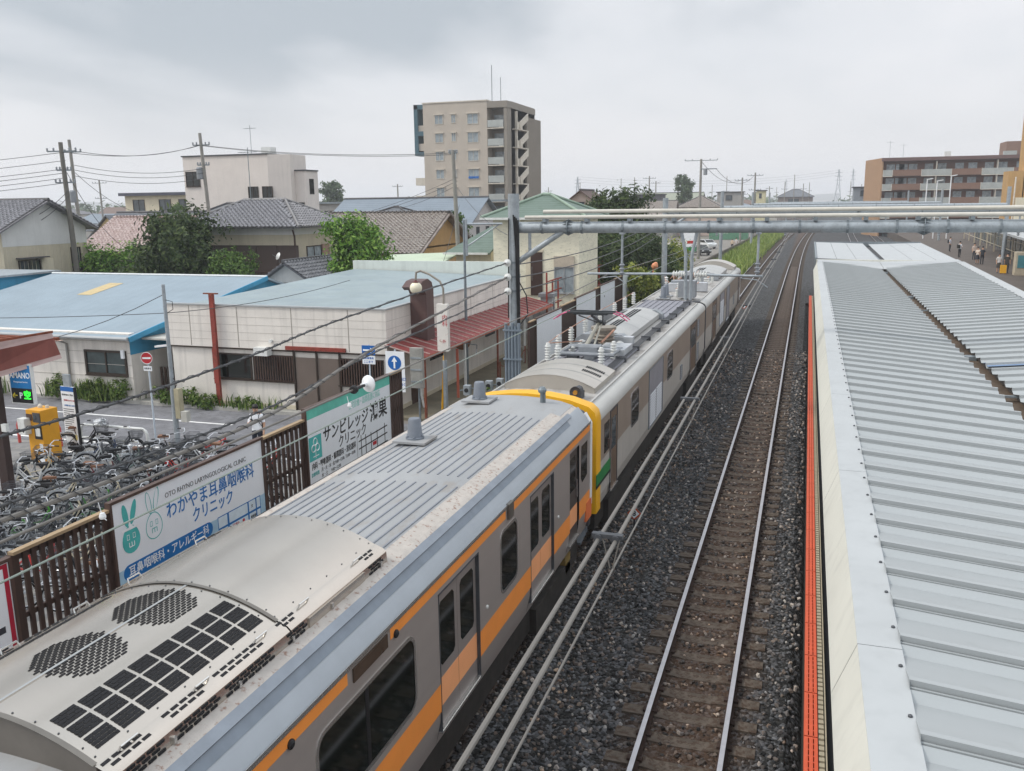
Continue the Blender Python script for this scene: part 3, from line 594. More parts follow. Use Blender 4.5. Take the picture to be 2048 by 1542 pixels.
def twin(t, y0, y1, z0, z1):
    c = .09
    def oct_(g): return [(y0 - g + c, z0 - g), (y1 + g - c, z0 - g), (y1 + g, z0 - g + c), (y1 + g, z1 + g - c), (y1 + g - c, z1 + g), (y0 - g + c, z1 + g), (y0 - g, z1 + g - c), (y0 - g, z0 - g + c)]
    o = B().prism(oct_(0), 'x', 1.45, 1.4725).build('window', glassdark, t); a, q = oct_(0), oct_(.04); f = B(); f.add([(1.479, *p) for p in a] + [(1.479, *p) for p in q] + [(1.461, *p) for p in q], [(i, (i + 1) % 8, 8 + (i + 1) % 8, 8 + i) for i in range(8)] + [(8 + i, 8 + (i + 1) % 8, 16 + (i + 1) % 8, 16 + i) for i in range(8)])
    f.build('window_frame', chrome, o); B().box(1.473, 1.478, y0, y1, (z0 + z1) / 2 - .02, (z0 + z1) / 2 + .02).build('glazing_bar', chrome, o)
def louvre(t, y0, y1, z0, z1, panel_top=None):
    o = B().box(1.463, 1.469, y0, y1, z0, panel_top or z1).build('louvre_panel', mat('louvre_backing', '#93939a', .5, .2), t)
    b = B(); z = z0 + .05
    cols_ = 2 if y1 - y0 > 1 else 1
    while z < z1 - .04:
        for k in range(cols_): wv_ = (y1 - y0 - .3) / cols_; yc = y0 + .15 + wv_ * (k + .5); b.obox((1.474, yc, z), (0, wv_ / 2 - .06, 0), (.008, 0, -.016), (.003, 0, .005))
        z += .075
    b.build('louvre_blades', louv, o)['kind'] = 'stuff'
    f = B(); zt = panel_top or z1
    for a, c, d, e_ in ((y0 - .02, y0, z0, zt), (y1, y1 + .02, z0, zt), (y0, y1, z0 - .02, z0), (y0, y1, zt, zt + .02)): f.box(1.462, 1.482, a, c, d, e_)
    f.build('panel_frame', galv_d, o)
tdoor(T1, 1.35, 2.05); B().box(1.463, 1.468, .75, 1.25, 2.1, 2.75).build('cab_side_window', glassdark, T1)
twin(T1, 3.75, 4.7, 1.95, 2.74); louvre(T1, 6.3, 8.7, 1.25, 2.2, 2.86); twin(T1, 9.6, 10.65, 1.98, 2.74); louvre(T1, 12.6, 13.0, 1.4, 1.85); tdoor(T1, 15.2, 16.9); louvre(T1, 17.3, 17.75, 1.25, 1.9); louvre(T1, 17.3, 17.75, 2.2, 2.8)
tdoor(T2, 3.0, 4.7); louvre(T2, 6.4, 8.6, 1.35, 2.5, 2.85); louvre(T2, 10.1, 11.8, 1.1, 1.2, 2.85); louvre(T2, 14.6, 15.1, 1.5, 2.0); tdoor(T2, 18.0, 18.7)
# --- roof equipment of the first test car (local y = world y - 16.95)
def arc_cover(t, name, y0, y1, hw, zt, drop, zb, m_, vents=None):
    xs_ = [-hw + 2 * hw * i / 16 for i in range(17)]; b = B(); p = [(x, zt - drop * (x / hw) ** 2) for x in xs_]
    b.strip(p[::-1], 'y', y0, y1); b.prism(p + [(hw, zb), (-hw, zb)], 'y', y0 + .01, y0 + .03); b.prism(p + [(hw, zb), (-hw, zb)], 'y', y1 - .03, y1 - .01)
    for s in (1, -1): b.quad((s * hw, y0, zt - drop), (s * hw, y1, zt - drop), (s * hw, y1, zb), (s * hw, y0, zb))
    o = b.build(name, m_, t, smooth=True)
    if vents:
        h = B()
        for (xa, xb, ya_, yb_, nx_, ny_) in vents:
            for i in range(nx_):
                for j in range(ny_):
                    x = xa + (xb - xa) * (i + .5) / nx_; y = ya_ + (yb_ - ya_) * (j + .5) / ny_; sl = -2 * drop * x / hw ** 2; dx = (xb - xa) / nx_ * .32
                    h.obox((x, y, zt - drop * (x / hw) ** 2 + .004), (dx, 0, sl * dx), (0, (yb_ - ya_) / ny_ * .36, 0), (0, 0, .004))
        h.build('vent_slots', hole_m, o)['kind'] = 'stuff'
        sm = B()
        for yy in (y0 + (y1 - y0) * .33, y0 + (y1 - y0) * .66): sm.add([(x, yy - .01, zt - drop * (x / hw) ** 2 + .006) for x in xs_] + [(x, yy + .01, zt - drop * (x / hw) ** 2 + .006) for x in xs_], [(i + 1, i, 17 + i, 18 + i) for i in range(16)])
        sm.build('cover_seams', galv_d, o)
    return o
cov_m = mat('roof_cover_steel', '#bdb8b0', .38, .55, .08, 1.0); cov_w = mat('roof_cover_pale', '#aeaeac', .5, .2, .06, 1.2)
arc_cover(T1, 'front_roof_cover', .75, 2.95, 1.05, 3.97, .26, 3.58, cov_m, [(.5, .95, 1.7, 1.95, 10, 1), (.5, .95, 2.1, 2.35, 10, 1)])
b = B(); b.lathe([(.09, -.3), (.10, 0), (.13, .0), (.13, .06), (.08, .04)], (.85, .62, 3.76), (0, -1, 0), 14); b.box(.73, .97, .55, .9, 3.56, 3.76); o = b.build('horn_light', darkgrey, T1); B().lathe([(.05, .0), (.05, .07)], (.85, .60, 3.76), (0, -1, 0), 10).build('lamp', mat('amber_lens', '#c08a3c', .2), o)
arc_cover(T1, 'equipment_cover', 7.4, 13.4, .70, 4.02, .2, 3.66, cov_w, [(-.12, .18, 7.9, 10.0, 3, 14), (-.12, .18, 10.6, 12.8, 3, 14), (-.55, -.3, 7.9, 12.8, 2, 30)])
for yy, sgn in ((7.25, -1), (13.35, 1)):
    b = B(); b.prism([(-.82, 3.63), (.82, 3.63), (.80, 3.80), (.58, 3.94), (-.58, 3.94), (-.80, 3.80)], 'y', yy - .12, yy + .3); b.build('cover_end_frame', grey_eq, T1)
b = B(); b.box(-.95, .95, 2.75, 7.1, 3.645, 3.665); b.box(-.95, .95, 13.8, 19.4, 3.645, 3.665)
for k in range(9): b.box(-.9 + k * .225, -.87 + k * .225, 2.75, 7.1, 3.66, 3.69); b.box(-.9 + k * .225, -.87 + k * .225, 13.8, 19.4, 3.66, 3.69)
b.build('roof_walkway', deck, T1)['kind'] = 'stuff'
b = B()
for k in range(5): b.tube([(1.0 + k * .045, 2.6, 3.70), (1.0 + k * .045, 19.6, 3.70)], .014, 5)
for k in range(9): b.box(.96, 1.24, 3.4 + k * 1.9, 3.5 + k * 1.9, 3.6, 3.735)
b.build('roof_cable_run', darkgrey, T1)
# pantograph
P = B(); py = 5.3
P.tube([(-.75, py - .5, 3.85), (.75, py - .5, 3.85)], .05); P.tube([(-.75, py + .6, 3.85), (.75, py + .6, 3.85)], .04)
for s in (-1, 1): P.tube([(s * .7, py - .5, 3.85), (s * .7, py + .6, 3.85)], .04); 
P.box(-.25, .25, py - .3, py + .3, 3.82, 4.0); P.tube([(-.35, py - .2, 4.0), (.35, py - .2, 4.0)], .07)
pan = P.build('pantograph_base', grey_eq, T1)
for k, (xa, ya_, za, w_) in enumerate(((-.7, 5.9, 3.66, .18), (-.35, 4.3, 3.66, .14), (.15, 4.15, 3.66, .12), (-.75, 4.6, 3.66, .12), (.62, 5.95, 3.66, .16), (-.2, 6.05, 3.66, .15))): B().box(xa - w_, xa + w_, ya_ - .14, ya_ + .14, za, za + .1 + .05 * (k % 3)).build('breaker_box', (grey_eq, darkgrey)[k % 2], T1)
P = B(); P.tube([(-.12, py - .1, 3.95), (-.05, py + 1.25, 4.45)], [.06, .05]); P.tube([(.1, py - .1, 3.95), (.03, py + 1.25, 4.45)], [.03, .025]); P.build('lower_arm', mat('panto_arm', '#a9a69b', .5, .2), T1)
P = B(); P.tube([(0, py + 1.25, 4.45), (0, py + .15, 4.78)], [.045, .035]); P.tube([(-.06, py + 1.2, 4.45), (-.35, py + .15, 4.78)], .018); P.tube([(.06, py + 1.2, 4.45), (.3, py + .15, 4.78)], .018); P.lathe([(.08, -.12), (.08, .12)], (0, py + 1.25, 4.45), (1, 0, 0), 12); P.build('upper_arm', darkgrey, T1)
P = B()
for dy in (-.16, .16): P.bar((-.62, py + .1 + dy, 4.80), (.62, py + .1 + dy, 4.80), .06, .05)
P.box(-.45, .45, py - .06, py + .26, 4.74, 4.77); P.build('collector_head', mat('carbon', '#3f4346', .5, .3), T1)
P = B()
for s in (-1, 1):
    for dy in (-.16, .16): P.tube([(s * .62, py + .1 + dy, 4.80), (s * .80, py + .1 + dy, 4.74), (s * 1.0, py + .1 + dy, 4.60)], .016, 6)
P.build('head_horn', mat('horn_pink', '#c4587f', .5), T1)
insb = B()
for x, y in [(-.9, 3.6), (-1.0, 5.0), (-1.05, 6.6), (-1.1, 8.6), (-1.13, 10.8), (-1.13, 13.2), (-1.13, 15.1), (-1.13, 16.9), (.62, 3.2), (.72, 4.25), (-.55, 3.3)]:
    i_ = B(); insulator(i_, x, y, 3.65); i_.lathe([(.06, .38), (.07, .40), (.05, .48)], (x, y, 3.65), n=8); i_.build('insulator', ins_m, T1, smooth=True)
for s in (-.55, .55):
    for dy in (-.5, .6): i_ = B(); insulator(i_, s, py + dy, 3.65, .2, .09, 3); i_.build('insulator', ins_m, T1, smooth=True)
b = B(); b.tube([(-.9, 3.6, 4.12), (-1.0, 5.0, 4.12), (-1.05, 6.6, 4.12), (-1.1, 8.6, 4.12), (-1.13, 10.8, 4.12), (-1.13, 16.9, 4.12)], .013, 5); b.tube([(-.9, 3.6, 4.12), (-.3, 4.9, 4.0)], .014, 5); b.build('bus_bar', mat('copper_bar', '#b98b74', .5, .3), T1)
b = B(); b.lathe([(.30, 0), (.30, .08), (.26, .1), (.33, .16), (.27, .2), (.33, .26), (.27, .3), (.33, .36), (.27, .42), (.27, .5), (.36, .52), (.36, .60), (.0, .60)], (.25, 6.35, 3.66), n=20); b.build('circuit_breaker', mat('breaker_brown', '#8b8378', .5, 0, .2, 3, hex2='#5c4438', thr=.62), T1, smooth=True)
B().box(.2, .95, 4.7, 5.9, 3.70, 3.86).build('breaker_box', mat('pale_equipment', '#b2b5b9', .5), T1); B().box(-.2, .8, 6.7, 7.0, 3.66, 3.9).build('breaker_box', MATS['pale_equipment'], T1)
b = B(); b.tube([(.5, 6.1, 4.2), (.3, 5.4, 3.95)], .03); b.build('ground_lead', MATS['copper_bar'], T1)
# cones, box and crowded switchgear around the joint and on the second car
for x, y in ((-.35, -.2), (-.4, .9)): antenna_cone(x, y, 3.63, .55, T2)
b = B(); b.box(.25, .95, .2, .9, 3.72, 4.42); b.build('grey_cabinet', grey_eq, T2)
sg = random.Random(5)
for k in range(12):
    i_ = B(); x, y = sg.uniform(-1.0, .9), sg.uniform(.4, 8.6); h = sg.uniform(.25, .5); insulator(i_, x, y, 3.66, h, .075, 5); i_.build('insulator', ins_m, T2, smooth=True)
for k in range(9):
    i_ = B(); x, y = sg.uniform(-.9, .9), sg.uniform(.6, 8.4); w = sg.uniform(.15, .4); i_.box(x - w, x + w, y - .25, y + .25, 3.64, 3.64 + sg.uniform(.2, .55)); i_.build('switch_box', sg.choice([grey_eq, MATS['pale_equipment'], darkgrey]), T2)
b = B()
for k in range(12):
    x, y = sg.uniform(-1, .8), sg.uniform(.5, 8.4); b.tube([(x, y, 4.0), (x + sg.uniform(-.3, .3), y + sg.uniform(.3, 1), 4.15), (x + sg.uniform(-.4, .4), y + sg.uniform(.6, 1.4), 3.8)], .02, 5)
b.build('bus_bar', MATS['copper_bar'], T2)
arc_cover(T2, 'equipment_cover', 9.6, 14.6, .98, 4.05, .22, 3.66, cov_w, [(-.3, .1, 10.2, 12.2, 3, 12)])
b = B(); b.prism([(-1.02, 3.63), (1.02, 3.63), (1.0, 3.82), (.72, 3.98), (-.72, 3.98), (-1.0, 3.82)], 'y', 9.0, 9.5); b.build('cover_end_frame', grey_eq, T2)
b = B(); b.lathe([(.24, 0), (.24, .3), (.3, .32), (.3, .38)], (-.2, 8.7, 3.66), n=14); b.build('circuit_breaker', MATS['breaker_brown'], T2, smooth=True)
arc_cover(T2, 'rear_roof_cover', 17.6, 19.4, 1.22, 4.12, .36, 3.62, cov_m)
b = B(); b.box(-1.2, 1.2, .1, .5, 3.0, 3.22); b.build('coupling_hood', darkgrey, T2)
b = B(); b.box(1.465, 1.475, 19.6, 19.75, 1.2, 2.9); b.build('end_trim', white_plastic, T2)

# the flat roof of the test cars lies lower than a passenger car's: set the rooftop gear down on it
for T_, tab in ((T1, {'front_roof_cover': (0, .85), 'horn_light': (-.05, .3), 'equipment_cover': (-.22, .8), 'cover_end_frame': (-.22, .85), 'roof_walkway': (0, .35), 'roof_cable_run': (-.26, .2), 'pantograph_base': (0, .3), 'lower_arm': (0, .3), 'upper_arm': (0, .3), 'collector_head': (0, .3), 'head_horn': (0, .3), 'insulator': (-.1, 1.4), 'bus_bar': (-.1, 1.4), 'circuit_breaker': (-.3, 1.1), 'breaker_box': (-.1, 1.2), 'ground_lead': (-.2, 1.1)}), (T2, {k_: (0, .9) for k_ in ('insulator', 'switch_box', 'bus_bar', 'equipment_cover', 'cover_end_frame', 'circuit_breaker')} | {'rear_roof_cover': (0, .0), 'antenna_plate': (0, .6), 'antenna_cone': (0, .6), 'grey_cabinet': (0, .3)})):
    for ch in T_.children:
        k_ = ch.name.split('.')[0]
        if k_ in tab: ch.location = (tab[k_][0], tab[k_][1], -.385 if k_ not in ('collector_head', 'head_horn') else -.30)
# ================================================================ overhead line: gantries
pipe_m = mat('cable_pipe', '#c6c2b8', .5, 0, .08, 3, dirt=.1)
GX = -8.45
def gantry(label, y, zb, xl, xr, r, parts=True, ztop=None, right_mast=True, clamps=True):
    t = thing('overhead_line_gantry', label, 'gantry', (0, y, 0)); ztop = ztop or zb + 1.05
    b = B(); b.tube([(xl, 0, -.5), (xl, 0, ztop)], .17, 16); b.build('mast', galv, t, smooth=True)
    if right_mast: b = B(); b.tube([(xr, 0, -.5), (xr, 0, ztop)], .17, 16); b.build('mast', galv, t, smooth=True)
    b = B(); b.tube([(xl + .17, 0, zb), (xr, 0, zb)], r, 20); b.build('beam', galv, t, smooth=True)
    for s, x in ((1, xl),) + (((-1, xr),) if right_mast else ()):
        b = B(); b.tube([(x, 0, zb - 1.1), (x + s * 1.55, 0, zb - .1)], .085, 10); b.tube([(x + s * .5, 0, zb - .75), (x + s * .5, 0, zb - .1)], .05, 8); b.build('knee_brace', galv, t, smooth=True)
    if clamps:
        x = xl + .9
        while x < min(xr, 13):
            c = B(); c.lathe([(r + .012, -.03), (r + .018, -.03), (r + .018, .03), (r + .012, .03)], (x, 0, zb), (1, 0, 0), 16); c.box(x - .04, x + .04, -r - .05, -r + .02, zb - .07, zb + .0); c.build('beam_clamp', galv_d, t)
            x += 1.22 if parts else 3.4
    return t
def flange(t, x, zb, r):
    b = B(); b.lathe([(r * 1.45, -.012), (r * 1.45, .012)], (x, 0, zb), (1, 0, 0), 20)
    for k in range(12):
        a = 2 * pi * k / 12
        for s in (-1, 1): b.add([(x, r * cos(a), zb + r * sin(a)), (x, r * 1.42 * cos(a), zb + r * 1.42 * sin(a)), (x + s * .17, r * cos(a), zb + r * sin(a))], [(0, 1, 2)])
    b.build('beam_flange', galv_d, t)
G1Y, G1Z, GR = 25.6, 6.62, .165
g1 = gantry('nearest galvanised pipe gantry with twin cable pipes spanning the tracks', G1Y, G1Z, GX, 18.6, GR, True, 7.62)
for x in (-6.75, 2.87): flange(g1, x, G1Z, GR)
for dz, yy in ((.30, -.12), (.46, .12)):
    b = B(); b.tube([(GX + .4 + (.5 if yy > 0 else 0), yy, G1Z + dz), (18.6, yy, G1Z + dz)], .058, 10); b.build('cable_pipe', pipe_m, g1, smooth=True)
x = GX + 1.0
while x < 12:
    b = B(); b.box(x - .05, x + .05, -.17, .17, G1Z + .16, G1Z + .26); b.tube([(x, -.12, G1Z + .2), (x, -.12, G1Z + .37)], .02, 6); b.build('pipe_bracket', galv_d, g1); x += 1.27
# mast dressing: black cables, conduits, insulators
b = B()
for k in range(4): b.tube([(GX + .05 + .05 * k, -.20, 7.0 - .05 * k), (GX + .12 + .03 * k, -.2, 6.0), (GX + .16 + .02 * k, -.2, 3.6)], .022, 6)
b.tube([(GX - .1, -.18, 6.9), (GX - .12, -.2, 5.2), (GX - .14, -.2, 3.9)], .02, 6); b.tube([(GX + .18, -.1, 5.0), (GX + .42, -.15, 4.6), (GX + .45, -.1, 4.0), (GX + .15, -.2, 3.6)], .018, 6); b.build('mast_cables', black, g1)
b = B()
for k in range(5): b.tube([(GX - .22 + .105 * k, -.24, -.45), (GX - .22 + .105 * k, -.24, 3.75 - .1 * (k % 2))], .05, 8)
for z in (1.4, 2.6, 3.5): b.box(GX - .3, GX + .28, -.31, -.17, z, z + .05)
b.build('cable_conduits', mat('conduit_grey', '#747f8a', .5, 0, .08, 3), g1)
b = B()
for z in (5.58, 5.15, 4.72): b.lathe([(.04, -.05), (.115, 0), (.115, .03), (.05, .06), (.05, .14), (.02, .2)], (GX - .12, -.28, z), (0, -1, 0), 14)
b.build('disc_insulators', porcelain, g1, smooth=True)
b = B()
for z in (5.58, 5.15, 4.72): b.lathe([(.19, -.03), (.19, .03)], (GX, 0, z), n=16)
b.build('mast_band', galv_d, g1)
# droppers holding the wires under the beam
def dropper(t, x, zb, z1, dy=0, w=.035, ins=True):
    b = B(); b.tube([(x, dy, zb), (x, dy, z1)], w, 8); b.box(x - .07, x + .07, dy - .12, dy + .12, zb - .2, zb - .14); b.build('dropper_post', galv, t)
    if ins: b = B(); insulator(b, x, dy, z1 - .3, .3, .07, 3); b.build('dropper_insulator', grey_eq, t, smooth=True)
dropper(g1, -5.13, G1Z, 5.55); dropper(g1, -1.3, G1Z, 5.62)
b = B(); x0, x1 = -3.44, -2.98; xm = -3.2
b.tube([(x0, 0, G1Z - .1), (xm - .09, 0, G1Z - .75), (xm - .07, 0, 4.55)], .05, 8); b.tube([(x1, 0, G1Z - .1), (xm + .09, 0, G1Z - .75), (xm + .07, 0, 4.55)], .05, 8); b.build('cantilever_hanger', galv, g1)
b = B(); b.tube([(-6.16, 0, 5.27), (-3.65, 0, 5.29)], .035, 8); b.tube([(-2.8, 0, 5.27), (-1.15, 0, 5.26)], .035, 8); b.build('cantilever_tube', galv, g1)
b = B(); insulator(b, -3.65, 0, 5.29, .34, .08, 5, (1, 0, 0)); insulator(b, -3.04, 0, 5.28, .34, .08, 5, (1, 0, 0)); b.build('cantilever_insulator', porcelain, g1, smooth=True)
if True:
    b = B(); b.tube([(-5.75, 0, 5.15), (-5.3, 0, 5.2), (-5.0, 0, 4.98)], .015, 6); b.tube([(-1.75, 0, 5.2), (-1.3, 0, 5.15), (-1.0, 0, 4.95)], .015, 6); b.build('steady_arm', galv, g1)
g2 = gantry('second galvanised pipe gantry beyond the grey test car', 55.5, 6.62, GX, 19, .17, False, 7.5)
flange(g2, -6.71, 6.62, .17); flange(g2, 2.7, 6.62, .17)
g3 = gantry('third gantry whose braced right mast stands in front of the brown apartments', 93, 6.55, GX, 17.35, .19, False, 8.2)
g4 = gantry('fourth gantry, thin pipe beam between two short masts', 144, 6.5, GX, 18.21, .2, False, 8.4)
g5 = gantry('farthest gantry near the vanishing point of the tracks', 190, 6.5, GX + .6, 18.08, .2, False, 8.6)
for t, nm in ((g2, 0), (g3, 0), (g4, 0)):
    for x in (-5.3, -1.3, 7, 11): dropper(t, x, 6.5, 5.5, w=.04)
# ---------------------------------------------------------------- overhead wires
wire_g = mat('feeder_wire', '#736f6a', .5, .2, .08, 3); wire_d = mat('dark_wire', '#4c4d4f', .6, .1, .1, 3); contact_m = mat('contact_wire', '#8a958c', .5, .3, .08, 3)
def sag(p, q, s, n=16): p, q = Vector(p), Vector(q); return [p.lerp(q, i / n) - Vector((0, 0, 4 * s * (i / n) * (1 - i / n))) for i in range(n + 1)]
def wire(name, label, cat, pts, r, m_, n=6, group=None): b = B(); b.tube(pts, r, n); o = b.build(name, m_, None, smooth=True); return tag(o, label, cat, group)
ct = thing('overhead_line', 'twin grey messenger wires and contact wire hung above the clear track', 'overhead wire', (-1.3, 0, 0))
for s in (-1, 1): b = B(); b.tube([(s * .062 + .07, -1.5, 5.0), (s * .062 + .07, 8, 5.05), (s * .062 + .07, 25.6, 5.10), (s * .062 + .07, 40, 4.99), (s * .062 + .07, 55.5, 5.1), (s * .062 + .07, 75, 4.99), (s * .062 + .07, 93, 5.1)], .015, 8); b.build('messenger_wire', wire_g, ct, smooth=True)
b = B(); b.tube([(.07, -1.5, 4.70), (.07, 8, 4.74), (.07, 25.6, 4.80), (.07, 55.5, 4.78), (.07, 93, 4.78)], .008, 6); b.build('contact_wire', wire_g, ct)
for y in (5.75, 10.3, 15.2, 20.1, 31, 36, 41, 47): 
    b = B(); b.tube([(-.02, y, 5.0), (-.02, y, 5.09)], .001, 4); b = B(); b.box(-.04, .18, y - .025, y + .025, 5.05, 5.08); b.lathe([(.03, -.04), (.03, .04)], (.008, y, 5.05), (0, 1, 0), 8); b.lathe([(.03, -.04), (.03, .04)], (.132, y, 5.05), (0, 1, 0), 8); b.build('spacer_clamp', darkgrey, ct)
    b = B(); b.tube([(.0, y + .12, 5.03), (.06, y + .14, 4.76)], .005, 4); b.tube([(.14, y + .12, 5.03), (.08, y + .14, 4.76)], .005, 4); b.build('hanger', wire_g, ct)
ct2 = thing('overhead_line', 'messenger wire with white insulator and contact wire along the near train', 'overhead wire', (-5.45, 0, 0))
b = B(); b.tube([(.05, 2, 4.72), (.05, 8, 4.745), (.08, 25.6, 4.86), (.1, 55.5, 4.8)], .009, 6); b.build('contact_wire', contact_m, ct2)
b = B(); b.tube([(-.15, 2, 4.92), (-.15, 10.2, 4.97)], .014, 8); b.tube([(-.15, 10.75, 4.97), (-.15, 18, 5.02), (-.1, 25.6, 5.25), (-.1, 40, 5.05), (-.1, 55.5, 5.2)], .012, 8); b.build('messenger_wire', wire_g, ct2, smooth=True)
b = B(); b.lathe([(.03, -.1), (.03, -.02), (.115, .015), (.12, .035), (.02, .06)], (-.15, 10.5, 4.97), (.3, 1, 0), 20); b.build('insulator_bell', white_plastic, ct2, smooth=True)
b = B(); b.lathe([(.05, -.04), (.06, 0), (.05, .04)], (-.15, 10.13, 4.97), (0, 1, 0), 12); b.tube([(-.15, 10.1, 4.97), (-.15, 10.42, 4.97)], .02, 6); b.build('turnbuckle', black, ct2)
for y in (5.6, 9.9):
    b = B(); b.tube([(-.13, y, 4.93), (-.10, y, 4.80), (-.06, y, 4.78)], .005, 4); b.lathe([(.025, 0), (.03, .02), (.02, .05)], (-.1, y, 4.79), n=8); b.build('hanger', white_plastic, ct2)
b = B(); b.tube([(-.15, 14.0, 5.0), (.02, 14.3, 4.92), (-.1, 14.6, 4.8), (.04, 14.2, 4.78)], .008, 5); b.build('jumper_loop', wire_d, ct2)
def helix(pts, r, turns, rad, name, parent):
    b = B(); P_ = [Vector(p) for p in pts]; n = int(turns * 6); q = []
    for i in range(n + 1):
        f = i / n * (len(P_) - 1); k = min(int(f), len(P_) - 2); p = P_[k].lerp(P_[k + 1], f - k); a = turns * 2 * pi * i / n; q.append(p + Vector((rad * cos(a), 0, rad * sin(a))))
    b.tube(q, r, 4); return b.build(name, wire_d, parent)
for nm, lab, pts, r in (('feeder_cable', 'uppermost spiral-wrapped cable slung from the mast towards the lower left', [(GX - .12, 25.3, 5.58), (-8.55,15.46,5.2), (-8.4,12.04,5.02), (-8.21,8.87,4.95), (-8.39,7.15,4.9), (-8.36,6.63,4.9)], .017),
                        ('feeder_cable', 'middle thick pair of bundled cables slung above the bicycle lot', [(GX - .12, 25.3, 5.15), (-7.46,14.56,4.8), (-6.95,10.38,4.55), (-6.84,7.66,4.55), (-6.82,5.69,4.6), (-6.79,5.22,4.62)], .026),
                        ('feeder_cable', 'lowest dark spiral cable slung close under the thick pair', [(GX - .12, 25.3, 4.72), (-7.9,15.41,4.55), (-7.45,11.15,4.45), (-7.28,8.17,4.5), (-7.3,6.12,4.55), (-7.25,5.6,4.57)], .015)):
    t = thing(nm, lab, 'cable', (0, 0, 0)); fine = []
    P_ = [Vector(p) for p in pts]
    for i in range(len(P_) - 1):
        for k in range(6): 
            a, b0, c, d = P_[max(i - 1, 0)], P_[i], P_[i + 1], P_[min(i + 2, len(P_) - 1)]; u = k / 6
            fine.append(.5 * ((2 * b0) + (c - a) * u + (2 * a - 5 * b0 + 4 * c - d) * u * u + (3 * b0 - 3 * c + d - a) * u ** 3))
    fine.append(P_[-1]); b = B(); b.tube(fine, r, 8); b.build('cable', wire_g if r > .02 else wire_d, t, smooth=True); helix(fine, .006, 46, r + .012, 'spiral_wrap', t)
for k, (a, c, lab) in enumerate((((GX, 25.7, 5.5), (-9.1, 55.4, 6.0), 'upper'), ((GX, 25.7, 5.1), (-9.1, 55.4, 5.5), 'middle'), ((GX, 25.7, 4.7), (-9.1, 55.4, 5.05), 'lower'))):
    wire('feeder_cable', lab + ' cable strung from the nearest mast to the second mast', 'cable', sag(a, c, .35), .02, wire_d)
# ================================================================ island platform with butterfly canopy
can_w = mat('canopy_white_panel', '#a9acad', .5, .0, .05, .8, dirt=.12); can_f = mat('canopy_fascia', '#d3d2c8', .55, 0, .05, .7, dirt=.2)
can_r = mat('canopy_roof_sheet', '#a0a4a5', .45, .2, .07, .7, .02, 20, hex2='#8d9190', thr=.6, stretch=(.3, 1, 1))
plat_m = mat('platform_surface', '#5f574f', .9, 0, .2, 1.2, .2, 40)
ip = B(); ip.box(.62, 9.5, -8, 70, -.5, 1.08); struct(ip.build('platform', plat_m))
ed = thing('platform_edge_filler', 'orange and beige rubber comb strip along the island platform edge', 'platform edge', (0, 0, 0))
combo = mat('comb_orange', '#d9603f', .55, 0, .06, 5); combb = mat('comb_beige', '#b0a68f', .7, 0, .1, 4)
pc = B()
for x0, x1 in ((0, .040), (.054, .096), (.110, .15)): pc.box(x0, x1, 0, .98, .0, .06)
for k in range(9): pc.box(.0, .15, k * .12, k * .12 + .022, -.02, .055)
pc.box(-.004, .0, 0, .98, -.1, .06); po = pc.build('orange_comb_block', combo); pcm = po.data; bpy.data.objects.remove(po)
pb = B()
for k in range(9): pb.box(.162, .222, k * .11, k * .11 + .07, -.02, .05)
pb.box(.236, .25, 0, .99, -.06, .07); po = pb.build('beige_comb_block', combb); pbm = po.data; bpy.data.objects.remove(po)
for k in range(60): inst('orange_comb_block', pcm, ed, (.27, 1 + k * 1.0, 1.05)); inst('beige_comb_block', pbm, ed, (.27, 1 + k * 1.0, 1.05))
b = B(); b.box(.275, .62, -2, 61, .9, 1.045); b.build('edge_base', black, ed)
cn = thing('platform_canopy', 'long white butterfly canopy with ribbed metal sheets over the island platform', 'canopy', (0, 0, 0))
CE = 56.5                                    # end of the ribbed part
def vx(y): return 4.08 + .0028 * (y - 18)    # valley line
VZ = 3.30; XR0 = lambda y: 8.0 + .026 * (y - 38)
FX = [(.40, 3.18), (.58, 3.62), (.94, 3.64)]
y = -2.9; k = 0
while y < CE:
    y1 = min(y + 5.2, CE)
    b = B(); b.quad((.40, y + .006, 3.12), (.40, y1 - .006, 3.12), (.585, y1 - .006, 3.62), (.585, y + .006, 3.62)); b.quad((.40, y1, 3.12), (.40, y, 3.12), (.46, y, 3.1), (.46, y1, 3.1)); b.build('fascia_panel', can_f, cn)
    b = B(); b.box(.585, .94, y + .006, y1 - .006, 3.60, 3.625); b.build('coping_panel', can_w, cn)
    yy = y
    bs = B()
    while yy < y1 - .3: bs.lathe([(.018, 0), (.018, .012), (.006, .02)], (.90, yy + .4, 3.625), n=6); yy += .75
    bs.build('coping_bolts', darkgrey, cn)['kind'] = 'stuff'
    y = y1
b = B(); b.box(.43, .9, -2.9, CE, 3.0, 3.1); b.quad((.42, -2.9, 3.1), (.42, CE, 3.1), (.59, CE, 3.58), (.59, -2.9, 3.58)); b.build('fascia_backing', darkgrey, cn)
